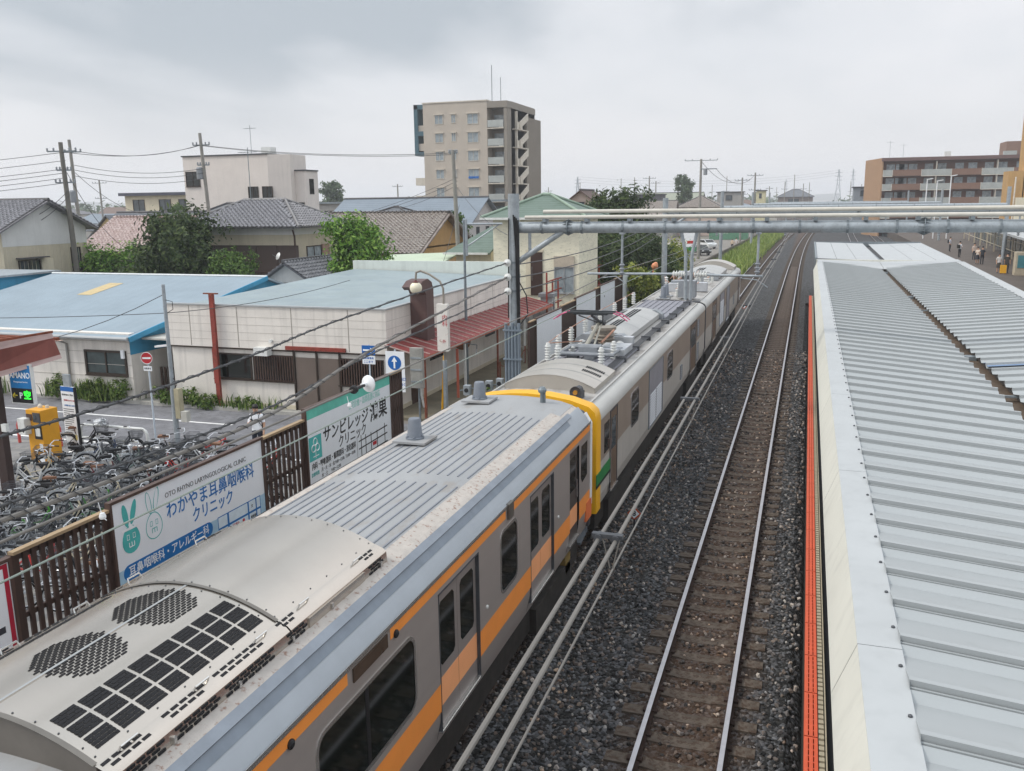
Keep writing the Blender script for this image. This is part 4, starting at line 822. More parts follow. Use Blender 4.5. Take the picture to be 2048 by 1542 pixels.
# ribbed sheets: one trapezoid-ribbed tray each, 0.75 m wide
def tray(x0, z0, x1, z1, left):
    pr = [(0, 0), (.115, .048), (.117, .03), (.127, .03), (.129, .055), (.148, .057), (.150, .035), (.160, .035), (.164, .105), (.215, .108), (.225, .095), (.75, 0)]
    b = B(); n = len(pr); vs = [(x0, p[0], z0 + p[1]) for p in pr] + [(x1, p[0], z1 + p[1]) for p in pr]
    b.add(vs, [(i, n + i, n + i + 1, i + 1) for i in range(n - 1)]); b.add([vs[0]] + vs[8:12] if left else [vs[n]] + [vs[n + 11], vs[n + 10], vs[n + 9], vs[n + 8]], [(0, 1, 2, 3, 4)])
    return b
tl = {}
y = -1.5
while y < CE - .7:
    vxx = round(vx(y), 2); key = ('l', vxx)
    if key not in tl: o = tray(.935, 3.57, vxx - .12, VZ, True).build('roof_sheet', can_r); tl[key] = o.data; bpy.data.objects.remove(o)
    inst('roof_sheet', tl[key], cn, (0, y, 0))
    xr = round(XR0(y) - .35, 1); key = ('r', vxx, xr)
    if key not in tl: o = tray(vxx + .14, VZ + .02, xr, 3.62, False).build('roof_sheet', can_r); tl[key] = o.data; bpy.data.objects.remove(o)
    inst('roof_sheet', tl[key], cn, (0, y, 0))
    y += .75
b = B(); b.add([(vx(-2) - .25, -2, VZ - .10), (vx(-2) + .25, -2, VZ - .10), (vx(CE) + .25, CE, VZ - .1), (vx(CE) - .25, CE, VZ - .1), (vx(-2) - .25, -2, VZ + .0), (vx(CE) - .25, CE, VZ)], [(0, 1, 2, 3)]); b.build('valley_gutter', mat('gutter_brown_dirt', '#5b4d40', .9, 0, .3, 2), cn)
for yy in (20.0, 35.0): b = B(); b.box(vx(yy) - .3, vx(yy) + .2, yy, yy + .08, VZ - .01, VZ + .03); b.build('gutter_strap', galv_d, cn)
b = B(); b.add([(vx(23) + .15, 23.2, VZ + .075), (XR0(23) - .3, 23.2, 3.68), (XR0(23) - .3, 23.75, 3.68), (vx(23) + .15, 23.75, VZ + .075)], [(0, 1, 2, 3)]); b.build('blue_expansion_joint', mat('joint_blue', '#7189a8', .5, .1), cn)
b = B(); b.add([(XR0(-2) - .35, -2, 3.60), (XR0(-2) + .1, -2, 3.62), (XR0(CE) + .1, CE, 3.62), (XR0(CE) - .35, CE, 3.60), (XR0(-2) - .35, -2, 3.70), (XR0(-2) + .1, -2, 3.70), (XR0(CE) + .1, CE, 3.70), (XR0(CE) - .35, CE, 3.70), ], [(4, 5, 6, 7), (0, 4, 7, 3), (5, 1, 2, 6)]); b.build('edge_coping', can_w, cn)
b = B(); b.add([(.62, CE, 3.62), (vx(CE), CE - 2.2, VZ + .08), (vx(CE), CE + 1.6, 3.55), (.62, CE + 1.6, 3.66)], [(0, 1, 2, 3)]); b.add([(vx(CE) + .02, CE - 2.2, VZ + .08), (XR0(CE), CE, 3.71), (XR0(CE), CE + 1.6, 3.72), (vx(CE) + .02, CE + 1.6, 3.55)], [(0, 1, 2, 3)]); b.build('hip_flashing', can_w, cn)
b = B(); b.box(.55, XR0(CE), CE + 1.6, CE + 1.7, 3.2, 3.66); b.build('end_wall', can_f, cn)
c2 = thing('platform_canopy', 'shorter flat white canopy at the far end of the island platform', 'canopy', (0, 0, 0))
xs_ = [.62, 1.75, 2.9, 4.2]
for a, c in zip(xs_, xs_[1:]): b = B(); b.add([(a + .01, CE + 1.75, 3.74 - .03 * a), (c - .01, CE + 1.75, 3.74 - .03 * c), (c * 1.04 - .01, 80, 3.74 - .03 * c), (a * 1.04 + .01, 80, 3.74 - .03 * a)], [(0, 1, 2, 3)]); b.build('roof_panel', can_w, c2)
xs_ = [4.6, 6.1, 7.4, 8.5]
for a, c in zip(xs_, xs_[1:]): b = B(); b.add([(a + .01, CE + 1.75, 3.55 + .03 * (a - 4.6)), (c - .01, CE + 1.75, 3.55 + .03 * (c - 4.6)), (c * 1.04 - .01, 80, 3.55 + .03 * (c - 4.6)), (a * 1.04 + .01, 80, 3.55 + .03 * (a - 4.6))], [(0, 1, 2, 3)]); b.build('roof_panel', can_w, c2)
b = B(); b.box(.6, 8.8, 79.9, 80, 3.3, 3.75); b.box(4.2, 4.55, CE + 1.75, 80, 3.3, 3.4); b.box(.5, .62, CE + 1.75, 80, 3.25, 3.76); b.build('canopy_edge', galv_d, c2)
for yy in (10, 25, 40, 53, 63, 75):
    p_ = B().box(4.0, 4.3, yy, yy + .3, 1.0, 3.3); p_.build('canopy_post', galv_d, cn if yy < CE else c2)
# ================================================================ lineside fence with advertising boards
FXX = -10.8
slat_m = mat('fence_brown', '#40302a', .6, 0, .2, 3, dirt=.2); frame_m = mat('board_frame', '#54423b', .55, .1, .15, 3)
boardw = mat('board_white', '#eaeff4', .45, 0, .03, .8, dirt=.05)
teal = mat('print_teal', '#4fb3b0', .5); print_blue = mat('print_blue', '#1d6fb3', .5); print_pale = mat('print_pale_blue', '#a9cbe0', .5); print_grey = mat('print_grey', '#6b6d70', .5); print_black = mat('print_black', '#232325', .5)
print_red = mat('print_red', '#b9262f', .5); print_mint = mat('print_mint', '#67c2b0', .5); print_white = mat('print_white', '#eef1f3', .5)
def ftop(y): return 2.44 + .0088 * (y - 8)
fence = thing('lineside_fence', 'dark brown slatted fence running behind the trains between the advertising boards', 'fence', (FXX, 0, 0))
sl = B(); sl.box(-.02, .02, -.04, .04, -.4, 1.0); o = sl.build('slat', slat_m); slat_me = o.data; bpy.data.objects.remove(o)
def slats(y0, y1, pitch, z1):
    y = y0 + pitch / 2
    while y < y1: inst('slat', slat_me, fence, (0, y, 0), (0, 0, 0), (1, 1, (z1 + .4) / 1.4)).location.z = -.4 + .4 * (z1 + .4) / 1.4; y += pitch
    b = B()
    for z in (z1 - .12, z1 - 1.05, .3): b.box(-.06, -.02, y0, y1, z, z + .08)
    b.build('fence_rail', slat_m, fence); b = B(); b.box(-.05, .06, y0, y1, z1 + .002, z1 + .05); b.build('fence_cap', mat('fence_cap', '#9a8468', .7), fence)
    for yy in (y0, y1): b = B(); b.box(-.07, .03, yy - .045, yy + .045, -.5, z1 + .003); b.build('fence_post', slat_m, fence)
slats(9.1, 11.0, .158, 2.42); slats(15.38, 17.05, .185, 2.50); slats(21.5, 22.25, .15, 2.72)
slats(39.6, 42.2, .1, 2.56); slats(46.6, 47.6, .1, 2.70); slats(51.6, 53.8, .11, 2.80); slats(58.35, 59.6, .12, 2.86); slats(64.8, 69.5, .3, 2.86); slats(34.6, 35.4, .1, 2.46)
def board(label, y0, y1, z1, z0=.35, face=boardw, cat='billboard'):
    t = thing('advertising_board', label, cat, (FXX + .03, y0, 0)); b = B(); b.box(-.05, .02, 0, y1 - y0, z0, z1); b.build('panel', face, t)
    b = B(); w = y1 - y0
    for a in ((-.06, .045, -.05, 0, z0 - .04, z1 + .05), (-.06, .045, w, w + .05, z0 - .04, z1 + .05), (-.06, .045, 0, w, z1, z1 + .05), (-.06, .045, 0, w, z0 - .04, z0)): b.box(*a)
    b.build('frame', frame_m, t)
    for yy in (.1, w / 2, w - .1): b = B(); b.box(-.12, -.06, yy - .03, yy + .03, -.5, z1); b.build('support_post', frame_m, t)
    return t
def pl(b, y0, y1, z0, z1, x=.0225): b.quad((x, y0, z0), (x, y1, z0), (x, y1, z1), (x, y0, z1)); return b
SX = .024
# --- board 0 at the left edge: white with crimson border
t = board('white board with crimson border and red warning disc at the left edge', 5.2, 9.0, 2.38)
b = B(); pl(b, .02, 3.78, 2.30, 2.36); pl(b, 3.70, 3.78, .4, 2.30); b.build('crimson_border', mat('print_crimson', '#b0243c', .5), t)
b = B(); b.lathe([(.27, 0), (.27, .004)], (.0215, 3.28, 2.02), (1, 0, 0), 24); b.build('red_disc', print_red, t); text('!', .42, print_white, t, (.028, 3.42, 2.02), FACE_X, align='CENTER', bold=.03)
b = B(); pl(b, 2.7, 3.36, .5, 1.75); b.build('picture_frame_print', print_black, t); b = B(); pl(b, 2.75, 3.2, .75, 1.62, .0235); b.build('picture_print', mat('print_sky', '#b9d3e4', .5), t)
b = B()
for z in (1.05, 1.35): pl(b, 3.02, 3.62, z, z + .1, .025)
b.build('signal_lamp_print', mat('print_dark', '#3b3d44', .5), t); b = B()
for z in (1.10, 1.40):
    for y in (3.1, 3.25, 3.4): b.lathe([(.04, 0), (.04, .002)], (.0255, y, z), (1, 0, 0), 12)
b.build('signal_dot_print', print_white, t)
# --- board 1: ear-nose-throat clinic
Y1B = 11.04
t = board('white and pale blue clinic board with two teal rabbit emblems', 11.04, 15.33, 2.53)
def by(px, py): return 0
b = B(); b.add([(.0222, 0, .36), (.0222, 4.29, .36), (.0222, 4.29, 1.35), (.0222, 3.0, 1.33), (.0222, 1.4, 1.38), (.0222, 0, 1.32)], [(0, 1, 2, 3, 4, 5)]); b.build('pale_blue_field', print_pale, t)
text('OTO RHYNO LARYNGOLOGICAL CLINIC', .135, print_grey, t, (SX, 1.28, 2.27), FACE_X, width=.97)
text('わかやま耳鼻咽喉科', .36, print_blue, t, (SX, 1.28, 1.96), FACE_X, bold=.007, width=.83)
text('クリニック', .31, print_blue, t, (SX, 1.96, 1.63), FACE_X, bold=.012, width=.82)
b = B(); pts = []
for k in range(9): a = radians(90 + k * 22.5); pts.append((.26 + .14 * cos(a), 1.23 + .14 * sin(a)))
for k in range(9): a = radians(-90 + k * 22.5); pts.append((2.38 + .14 * cos(a), 1.23 + .14 * sin(a)))
b.prism(pts, 'x', .0225, .0245); b.build('blue_capsule', print_blue, t); text('耳鼻咽喉科・アレルギー科', .2, print_white, t, (.026, .24, 1.23), FACE_X, bold=.005, width=.90)
text('月～金 9:00～12:30／14:30～18:00', .165, mat('print_navy', '#3c4d60', .5), t, (SX, .34, .99), FACE_X, width=.80)
def rabbit(y, z, m_, line):
    b = B(); n = 22
    body = [(y + .21 * cos(2 * pi * k / n) * (1 - .12 * sin(2 * pi * k / n)), z + .25 * sin(2 * pi * k / n)) for k in range(n)]
    def ell(cy, cz, ry, rz, tilt): return [(cy + ry * cos(q) * cos(tilt) - rz * sin(q) * sin(tilt), cz + ry * cos(q) * sin(tilt) + rz * sin(q) * cos(tilt)) for q in [2 * pi * k / 14 for k in range(14)]]
    sh = [body, ell(y - .09, z + .44, .065, .21, .14), ell(y + .1, z + .46, .06, .22, -.32)]
    for i, s_ in enumerate(sh):
        if line:
            m2 = len(s_); cy = sum(p[0] for p in s_) / m2; cz = sum(p[1] for p in s_) / m2; sc = .93 if i == 0 else .78
            inn = [(cy + (p[0] - cy) * sc, cz + (p[1] - cz) * (sc if i == 0 else .93)) for p in s_]; x = .0228 + .0004 * i
            b.add([(x, *p) for p in s_] + [(x, *p) for p in inn], [(k, (k + 1) % m2, m2 + (k + 1) % m2, m2 + k) for k in range(m2)])
        else: b.prism(s_, 'x', .0224, .0232 + .0003 * i)
    b.build('rabbit_emblem', m_, t); d = B(); dm_ = print_white if not line else m_
    for ey in (-.07, .07):
        for a in ((-.03, -.022), (.022, .03)): pl(d, y + ey + a[0], y + ey + a[1], z + .0, z + .09, .0245)
        for a in (.0, .085): pl(d, y + ey - .03, y + ey + .03, z + a, z + a + .01, .0247)
    for ey in (-.06, 0, .06): pl(d, y + ey - .008, y + ey + .008, z - .13, z - .05, .0245)
    pl(d, y - .06, y + .06, z - .14, z - .125, .0247) if not line else pl(d, y - .06, y + .06, z - .055, z - .04, .0247); d.build('rabbit_face', dm_, t)
    if not line: d = B(); pl(d, y - .2, y + .2, z + .17, z + .215, .0248); d.lathe([(.045, 0), (.045, .002)], (.0246, y + .01, z + .22), (1, 0, 0), 12); d.build('rabbit_headband', print_white, t)
rabbit(.38, 1.80, teal, False); rabbit(.95, 1.84, teal, True)
mp_ = B(); pl(mp_, 2.69, 4.12, .7, 1.36, .0226); mp_.build('map_print', mat('print_map', '#d5e4ee', .5), t); mp_ = B()
pl(mp_, 2.69, 4.12, 1.08, 1.125, .0236); pl(mp_, 2.98, 3.04, .7, 1.36, .0237); pl(mp_, 3.66, 3.71, .7, 1.36, .0238); pl(mp_, 3.94, 3.98, .7, 1.36, .0239); pl(mp_, 2.69, 4.12, 1.34, 1.36, .0235); pl(mp_, 2.68, 2.70, .7, 1.36, .0234); pl(mp_, 4.1, 4.12, .7, 1.36, .0233); mp_.build('map_roads', print_blue, t)
text('当院', .13, print_red, t, (.0245, 3.12, .99), FACE_X, bold=.02, width=.9); b = B(); b.lathe([(.04, 0), (.04, .002)], (.0242, 3.5, 1.02), (1, 0, 0), 12); b.build('map_dot', print_red, t); text('鴻巣駅', .07, print_black, t, (.0245, 3.74, .99), FACE_X); text('文', .07, print_black, t, (.0245, 3.78, 1.22), FACE_X)
# --- board 2: second clinic
t = board('white clinic board with mint top band and clover emblem', 17.12, 21.45, 2.74)
b = B(); pl(b, .0, 4.33, 2.50, 2.74); b.build('mint_band', print_mint, t); text('在宅診療・訪問看護に対応', .2, mat('print_mint_pale', '#9fd6cb', .5), t, (SX, 2.0, 2.38), FACE_X, width=.72)
text('サンビレッジ', .40, print_black, t, (SX, .68, 1.94), FACE_X, bold=.014, width=.97, shear=.1); text('鴻巣', .55, print_black, t, (SX, 3.1, 1.92), FACE_X, bold=.015, width=.92); text('クリニック', .33, print_black, t, (SX, 1.40, 1.60), FACE_X, bold=.006, width=.90)
b = B(); pl(b, .06, .62, 1.48, 2.06, .0228); b.build('clover_square', teal, t); b = B()
for a in (90, 210, 330): b.torus((.0235, .34 + .10 * cos(radians(a)), 1.82 + .10 * sin(radians(a))), (1, 0, 0), .085, .012, 14, 4)
b.box(.0225, .0245, .33, .35, 1.52, 1.74); b.box(.0225, .0245, .22, .48, 1.56, 1.58); b.build('clover_emblem', print_white, t)
text('内科・呼吸器科・循環器科・消化器科', .185, print_black, t, (SX, .14, 1.33), FACE_X, bold=.006, width=.68); text('月・火・木・金 9:00～12:00／15:00～18:00', .12, print_grey, t, (SX, .55, 1.16), FACE_X, width=.75); text('水・土      9:00～12:00', .12, print_grey, t, (SX, .55, 1.02), FACE_X, width=.8); text('診療時間', .11, teal, t, (SX, .1, 1.14), FACE_X, width=.8)
b = B()
for y, z0, z1 in ((2.55, .95, 1.50), (2.8, .9, 1.46), (3.1, .9, 1.44), (3.45, .9, 1.42), (3.9, .9, 1.5)): pl(b, y, y + .035, z0, z1, .0230)
for z in (1.38, 1.18, .95): b.obox((.0236, 3.25, z), (0, .82, .02), (0, -.001, .016), (.0008, 0, 0))
b.build('map_roads', print_black, t); b = B(); pl(b, 3.2, 3.42, 1.05, 1.15, .0248); b.build('map_flag', print_red, t); b = B(); pl(b, 2.34, 2.355, .8, 1.5, .023); b.build('divider_line', print_grey, t)
# --- plain white boards farther along, and the navy board
for i, (y0, y1, lab) in enumerate(((35.45, 39.55, 'blank pale board beside the mast, nearest of the four white ones'), (42.25, 46.55, 'blank pale board, second of the four white ones behind the pantograph'), (47.65, 51.55, 'blank pale board, third of the four white ones, with a small black spot'), (53.85, 58.3, 'blank pale board, fourth of the white ones, next to the navy sign'))):
    t = board(lab, y0, y1, (2.50, 2.66, 2.77, 2.87)[i])
    if i == 2: b = B(); b.lathe([(.06, 0), (.06, .004)], (.022, 1.1, 2.1), (1, 0, 0), 10); b.build('black_spot', print_black, t)
t = board('navy blue notice board with white lettering behind the roof switchgear', 59.7, 64.7, 2.95, face=mat('board_navy', '#35406b', .5))
for k, (s_, z) in enumerate((('ビアガーデン', 2.55), ('月 決 駐 車 場', 2.15), ('空 室 あ り', 1.8))): text(s_, .42, print_white, t, (SX, .9, z), FACE_X, width=1.05)
b = B(); pl(b, .05, 1.0, .6, 1.5); b.build('yellow_print', mat('print_yellow', '#cfc07a', .5), t)
# dark low wall continuing along the path, far
lw = thing('lineside_wall', 'low dark wall dividing the footpath from the grassy verge', 'wall', (0, 0, 0)); b = B(); b.add([(-11.0, 69.5, -.5), (-11.0, 69.5, .75), (-10.6, 110, .75), (-9.0, 190, .7), (-9.0, 190, -.5), (-10.6, 110, -.5)], [(0, 1, 2, 5), (5, 2, 3, 4)]); b.add([(-11.25, 69.5, .75), (-11.0, 69.5, .75), (-10.6, 110, .75), (-10.85, 110, .75), (-9.0, 190, .7), (-9.25, 190, .7)], [(0, 1, 2, 3), (3, 2, 4, 5)]); b.add([(-11.25, 69.5, -.5), (-11.25, 69.5, .75), (-10.85, 110, .75), (-9.25, 190, .7), (-9.25, 190, -.5), (-10.85, 110, -.5)], [(0, 1, 2, 5), (5, 2, 3, 4)]); b.build('wall', mat('dark_wall', '#4b443c', .85, 0, .25, 1, dirt=.3), lw)
# ================================================================ street furniture
def roadsign(label, px, py, gy, parts, h, cat='road sign'):
    t = thing('road_sign', label, cat, (px, gy, G)); b = B(); b.tube([(0, 0, 0), (0, 0, h)], .03, 8); b.build('post', mat('sign_post_white', '#c9d3dc', .45, .2), t); return t
t = roadsign('no-entry sign, red disc with white bar above a small plate', -20.84, 0, 23.73, 0, 3.0)
d = B(); d.lathe([(.2, 0), (.2, .012)], (0, -.05, 2.86), (.25, -1, 0), 24); d.build('red_disc', print_red, t); d = B(); d.obox((0.004, -.066, 2.86), (.14, .035, 0), (.0005, -.002, 0), (0, 0, .03)); d.build('white_bar', print_white, t); d = B(); d.torus((0.003, -.062, 2.86), (.25, -1, 0), .195, .008, 24, 4); d.build('white_rim', print_white, t)
d = B(); d.box(-.17, .17, -.05, -.04, 2.42, 2.58); d.build('plate', whitesign, t); text('自転車を', .075, print_black, t, (-.15, -.052, 2.5), FACE_Y)
p = (-12.64,25.71,-0.45)
t = roadsign('blue disc sign with white upward arrow on a white panel', p[0], 0, p[1], 0, 3.15)
d = B(); d.box(-.32, .36, -.06, -.045, 1.75, 3.10); d.build('panel', whitesign, t); d = B(); d.lathe([(.24, 0), (.24, .006)], (.0, -.06, 2.72), (0, -1, 0), 28); d.build('blue_disc', bluesign, t)
d = B(); d.prism([(-.03, 2.54), (.03, 2.54), (.03, 2.76), (.1, 2.76), (0, 2.92), (-.1, 2.76), (-.03, 2.76)], 'y', -.074, -.068); d.build('arrow', print_white, t); text('一方通行出口', .115, bluesign, t, (-.3, -.062, 2.18), FACE_Y, bold=.02); text('自転車を除く', .115, bluesign, t, (-.3, -.062, 2.0), FACE_Y, bold=.02)
t = thing('sign_back_box', 'grey ribbed signal box hung behind the arrow sign', 'box', (p[0] + .55, p[1] + .5, G)); d = B(); d.box(-.22, .22, -.08, .08, 1.8, 3.15); d.build('panel', concrete, t); d = B(); d.tube([(0, .1, 0), (0, .1, 3.1)], .04); d.build('post', galv_d, t)
for z in (2.0, 2.4, 2.8): d = B(); d.box(-.2, .2, -.1, -.085, z, z + .05); d.build('rib', galv, t)
p = (-14.93,28.29,-0.45)
t = roadsign('blue one-way sign with white right arrow on thin white post', -14.58, 0, 27.6, 0, 2.95)
d = B(); d.box(-.26, .26, -.05, -.035, 2.58, 2.92); d.build('blue_plate', bluesign, t); d = B(); d.prism([(-.21, 2.72), (.08, 2.72), (.08, 2.66), (.21, 2.75), (.08, 2.84), (.08, 2.78), (-.21, 2.78)], 'y', -.056, -.0505); d.build('arrow', print_white, t); d = B(); d.box(-.25, .25, -.05, -.035, 2.25, 2.55); d.build('plate', whitesign, t); text('自転車専用', .085, bluesign, t, (-.23, -.052, 2.46), FACE_Y, bold=.02); text('ここまで', .095, bluesign, t, (-.21, -.052, 2.33), FACE_Y, bold=.02)
# lamp post with globe, tall advertising box and mirror
lp = (-12.34,29.16,-0.45)
t = thing('street_lamp', 'old street lamp with a white globe hanging from a curved arm', 'street lamp', (lp[0], lp[1], G)); hz_ = 4.57 - G
b = B(); b.tube([(0, 0, 0), (0, 0, 2.2)], .085, 12); b.build('base_post', galv, t, smooth=True); b = B(); b.tube([(0, 0, 2.2), (0.02, 0, hz_ - .2), (-.1, 0, hz_ + .05), (-.5, 0, hz_ + .3), (-.85, 0, hz_ + .42), (-1.02, 0, hz_ + .36), (-1.05, 0, hz_ + .1)], .04, 8); b.build('curved_arm', mat('lamp_arm', '#8f887e', .6, .2, .2, 3), t, smooth=True)
b = B(); b.lathe([(.02, .3), (.05, .26), (.12, .22), (.12, .2)], (-1.05, 0, hz_ - .2), n=14); b.build('lamp_cap', mat('maroon', '#5b2a28', .5), t)
b = B(); b.lathe([(.225 * sin(pi * k / 12), .225 * -cos(pi * k / 12)) for k in range(1, 12)], (-1.05, 0, hz_ - .2), n=20); b.build('lamp_globe', mat('opal_globe', '#e6dfc6', .25, 0, .04, 3), t, smooth=True)
t = thing('hanging_sign_box', 'narrow weathered white sign box with red characters on the lamp post', 'sign', (lp[0], lp[1] - .02, G)); zt = 3.82 - G; zb = 2.11 - G
b = B(); b.box(-.22, .2, -.1, .1, zb, zt); b.build('box', mat('weathered_white', '#ddd9d2', .6, 0, .05, 2, hex2='#a2664c', thr=.66), t); text('内\n科', .22, print_red, t, (-.02, -.105, (zt + zb) / 2 + .25), FACE_Y); text('外', .15, print_red, t, (-.02, -.105, zb + .35), FACE_Y)
t = thing('traffic_mirror', 'round brown traffic mirror seen from behind on a grey pole', 'mirror', (-13.64, 34.65, G)); cz = 0.83 - G
b = B(); b.tube([(0, 0, 0), (0, 0, 2.4)], .05, 10); b.build('post', galv_d, t); b = B(); b.lathe([(.0, .06), (.2, .05), (.38, 0), (.38, -.05)], (-.25, .12, 2.0), (.25, -1, 0), 24); b.build('mirror_back', mat('mirror_brown', '#8a5c3c', .5), t, smooth=True); b = B(); b.lathe([(.06, .0), (.06, .05)], (-.25, .07, 2.0), (.25, -1, 0), 10); b.build('mirror_boss', white_plastic, t)
t = thing('orange_marker_post', 'flat orange-red marker post beside the traffic mirror', 'post', (-12.92 - .2, 32.3, G)); b = B(); b.box(-.05, .05, -.02, .02, 0, 2.1); b.build('board', mat('salmon', '#d5735b', .6), t)
t = thing('yellow_pole_guard', 'yellow ladder-like pole guard leaning at the lamp post', 'guard', (lp[0] - .3, lp[1] + .3, G)); b = B(); b.tube([(0, 0, 0), (.1, .1, 2.3)], .04); b.build('tube', yellow, t)
t = thing('signal_camera_rack', 'row of four grey speaker-like signal boxes on a rail beside the lamp post', 'signal boxes', (-10.94, 29.0, 0))
z = 0.76
for k in range(4): b = B(); b.box(-.6 + k * .33, -.36 + k * .33, -.1 + .25 * k, .12 + .25 * k, z - .2 + .05 * k, z + .15 + .05 * k); o = b.build('signal_box', galv, t); b = B(); b.lathe([(.08, 0), (.08, .03)], (-.48 + k * .33, -.1 + .25 * k, z - .02 + .05 * k), (0, -1, 0), 10); b.build('lens', black, o)
b = B(); b.tube([(-.75, -.05, z - .05), (.75, .95, z + .12)], .025, 6); b.tube([(0, .4, -.45), (0, .4, z)], .05, 8); b.build('rack', galv_d, t)
# grey utility pole on the kerb with boxes and lamp, red post, bollards
t = thing('service_pole', 'slim grey steel pole with street-light arm and meter boxes on the kerb', 'pole', (-19.67, 23.41, G)); zt = 4.92 - G
b = B(); b.tube([(0, 0, 0), (0, 0, 1.9)], .095, 12); b.tube([(0, 0, 1.9), (0, 0, zt)], [.075, .055], 10); b.build('shaft', galv, t, smooth=True); b = B(); b.box(.12, .3, -.12, .1, .95, 1.95); b.build('meter_box', mat('box_tan', '#a79f85', .7, 0, .15, 3), t); b = B(); b.box(.32, .55, -.12, .08, .85, 1.2); b.build('meter_box', mat('box_grey', '#b8b6ae', .6), t)
b = B(); b.obox((-.28, 0, 3.35), (.24, 0, .03), (0, .06, 0), (0, 0, .03)); b.build('street_light', white_plastic, t); b = B(); b.tube([(.06, 0, zt - .5), (.3, 0, zt - .55), (.3, 0, zt - .8), (.02, 0, zt - .95)], .012, 5); b.tube([(.12, -.05, 1.95), (.25, -.08, 2.1), (.1, -.05, 2.3)], .012, 5); b.build('cable_loop', black, t)
t = thing('red_steel_post', 'tall rust-red painted steel post in front of the white shop', 'post', (-21.7, 28.45, G)); b = B(); b.box(-.09, .09, -.06, .06, 0, 4.5); b.build('shaft', red_paint, t); b = B(); b.box(-.35, .3, -.04, .04, 4.5, 4.55); b.build('top_bracket', rust, t); b = B(); b.box(-.12, .1, -.08, -.062, 1.0, 2.4); b.build('cover_strip', red_paint, t)
for i, (px, py) in enumerate(((500, 792), (696, 800))):
    p = (-21.22,29.74,-0.38) if i == 0 else (-17.08,30.11,-0.38); b = B(); b.tube([(0, 0, 0), (0, 0, .95)], .06, 10); b.lathe([(.06, 0), (.03, .04)], (0, 0, .95), n=10); o = b.build('bollard', concrete, None, smooth=True, loc=p); tag(o, ('grey concrete bollard in front of the barred shop window', 'grey concrete bollard to the right of the shop doors')[i], 'bollard')
# car park: ticket machine, notice board, barriers, hanging sign, dark post with red canopy
t = thing('parking_ticket_machine', 'yellow parking ticket machine with keypad panel beside the notice board', 'ticket machine', (-22.26, 20.56, G), -.1)
b = B(); b.box(-.36, .28, -.3, .3, 0, 1.75); b.build('cabinet', mat('machine_yellow', '#d99a1f', .45, 0, .06, 3), t); b = B(); b.box(-.05, .26, -.325, -.302, 1.38, 1.68); b.build('display_panel', darkgrey, t); b = B(); b.box(0, .1, -.335, -.327, 1.48, 1.6); b.build('screen', glassmid, t); b = B(); b.box(-.04, .26, -.325, -.302, .85, 1.28); b.build('payment_panel', black, t); b = B(); b.box(.02, .22, -.34, -.327, .95, 1.2); b.build('keypad', porcelain, t); b = B(); b.box(.0, .25, -.312, -.302, .1, .35); b.build('notice', whitesign, t); b = B(); b.box(.1, .24, -.312, -.302, .45, .7); b.build('notice', whitesign, t)
b = B(); b.box(-.5, -.2, -.52, -.302, 1.0, 1.5); b.build('side_box', porcelain, t); b = B(); b.box(-.34, -.1, -.32, -.302, 1.42, 1.62); b.build('coin_panel', brown_metal, t); b = B(); b.lathe([(.07, 0), (.07, .06), (.03, .12)], (-.15, .05, 1.75), n=10); b.lathe([(.06, 0), (.05, .09)], (.1, .1, 1.75), n=10); b.build('beacon', mat('clear_plastic', '#c9c6bd', .3), t)
t = thing('notice_board', 'tall white parking tariff board with blue header on a dark stand', 'notice board', (-22.35, 21.71, G), -.12)
b = B(); b.box(-.3, .3, -.03, .03, .35, 2.2); b.build('panel', whitesign, t); b = B(); b.box(-.3, .3, -.036, -.031, 2.05, 2.2); b.build('blue_header', bluesign, t); b = B(); b.box(.3, .34, -.04, .05, .0, 2.2); b.box(-.25, .25, .04, .1, 0, .6); b.build('stand', black, t); b = B(); b.box(-.15, .15, -.02, .05, 2.2, 2.6); b.build('back_plate', galv, t)
text('駐車料金のご案内', .065, print_black, t, (-.26, -.034, 1.93), FACE_Y); text('普通料金 60分 100円', .06, print_red, t, (-.2, -.034, 1.75), FACE_Y); text('24時間 最大 500円', .06, print_blue, t, (-.2, -.034, 1.58), FACE_Y)
b = B(); r_ = random.Random(2)
for k in range(14): z = 1.45 - k * .07; pl_ = r_.uniform(.25, .5); b.box(-.26, -.26 + pl_, -.034, -.0315, z, z + .025)
b.build('small_print', print_grey, t); b = B(); b.box(.05, .25, -.035, -.0315, .45, .62); b.build('yellow_print', MATS['print_yellow'], t)
redw = mat('barrier_red', '#c04a45', .5); 
t = thing('tubular_barrier', 'red and white tubular barrier behind the ticket machine', 'barrier', (0, 0, G))
def hoop(b, x0, x1, y): b.tube([(x0, y, 0), (x0, y, .62), (x0 + .06, y, .74), (x0 + .18, y, .8), (x1 - .18, y, .8), (x1 - .06, y, .74), (x1, y, .62), (x1, y, 0)], .05, 8)
b = B(); hoop(b, -25.2, -23.4, 22.2); b.build('red_hoop', redw, t, smooth=True); b = B(); hoop(b, -22.6, -19.9, 22.3); b.build('white_hoop', porcelain, t, smooth=True); b = B(); b.tube([(-25.2, 22.2, .35), (-23.4, 22.2, .35)], .035, 8); b.tube([(-22.6, 22.3, .35), (-19.9, 22.3, .35)], .035, 8); b.build('mid_rail', porcelain, t)
t = thing('parking_sign', 'hanging blue parking sign with lit green character and yellow arrow', 'sign', (-19.4,17.4,2.85)); 
b = B(); b.box(-.38, .38, -.05, .05, -.52, .55); b.build('sign_box', porcelain, t); b = B(); b.box(-.35, .35, -.056, -.051, -.1, .52); b.build('blue_face', mat('amano_blue', '#2277b5', .4), t); b = B(); b.box(-.35, .35, -.056, -.051, -.49, -.1); b.build('black_face', black, t)
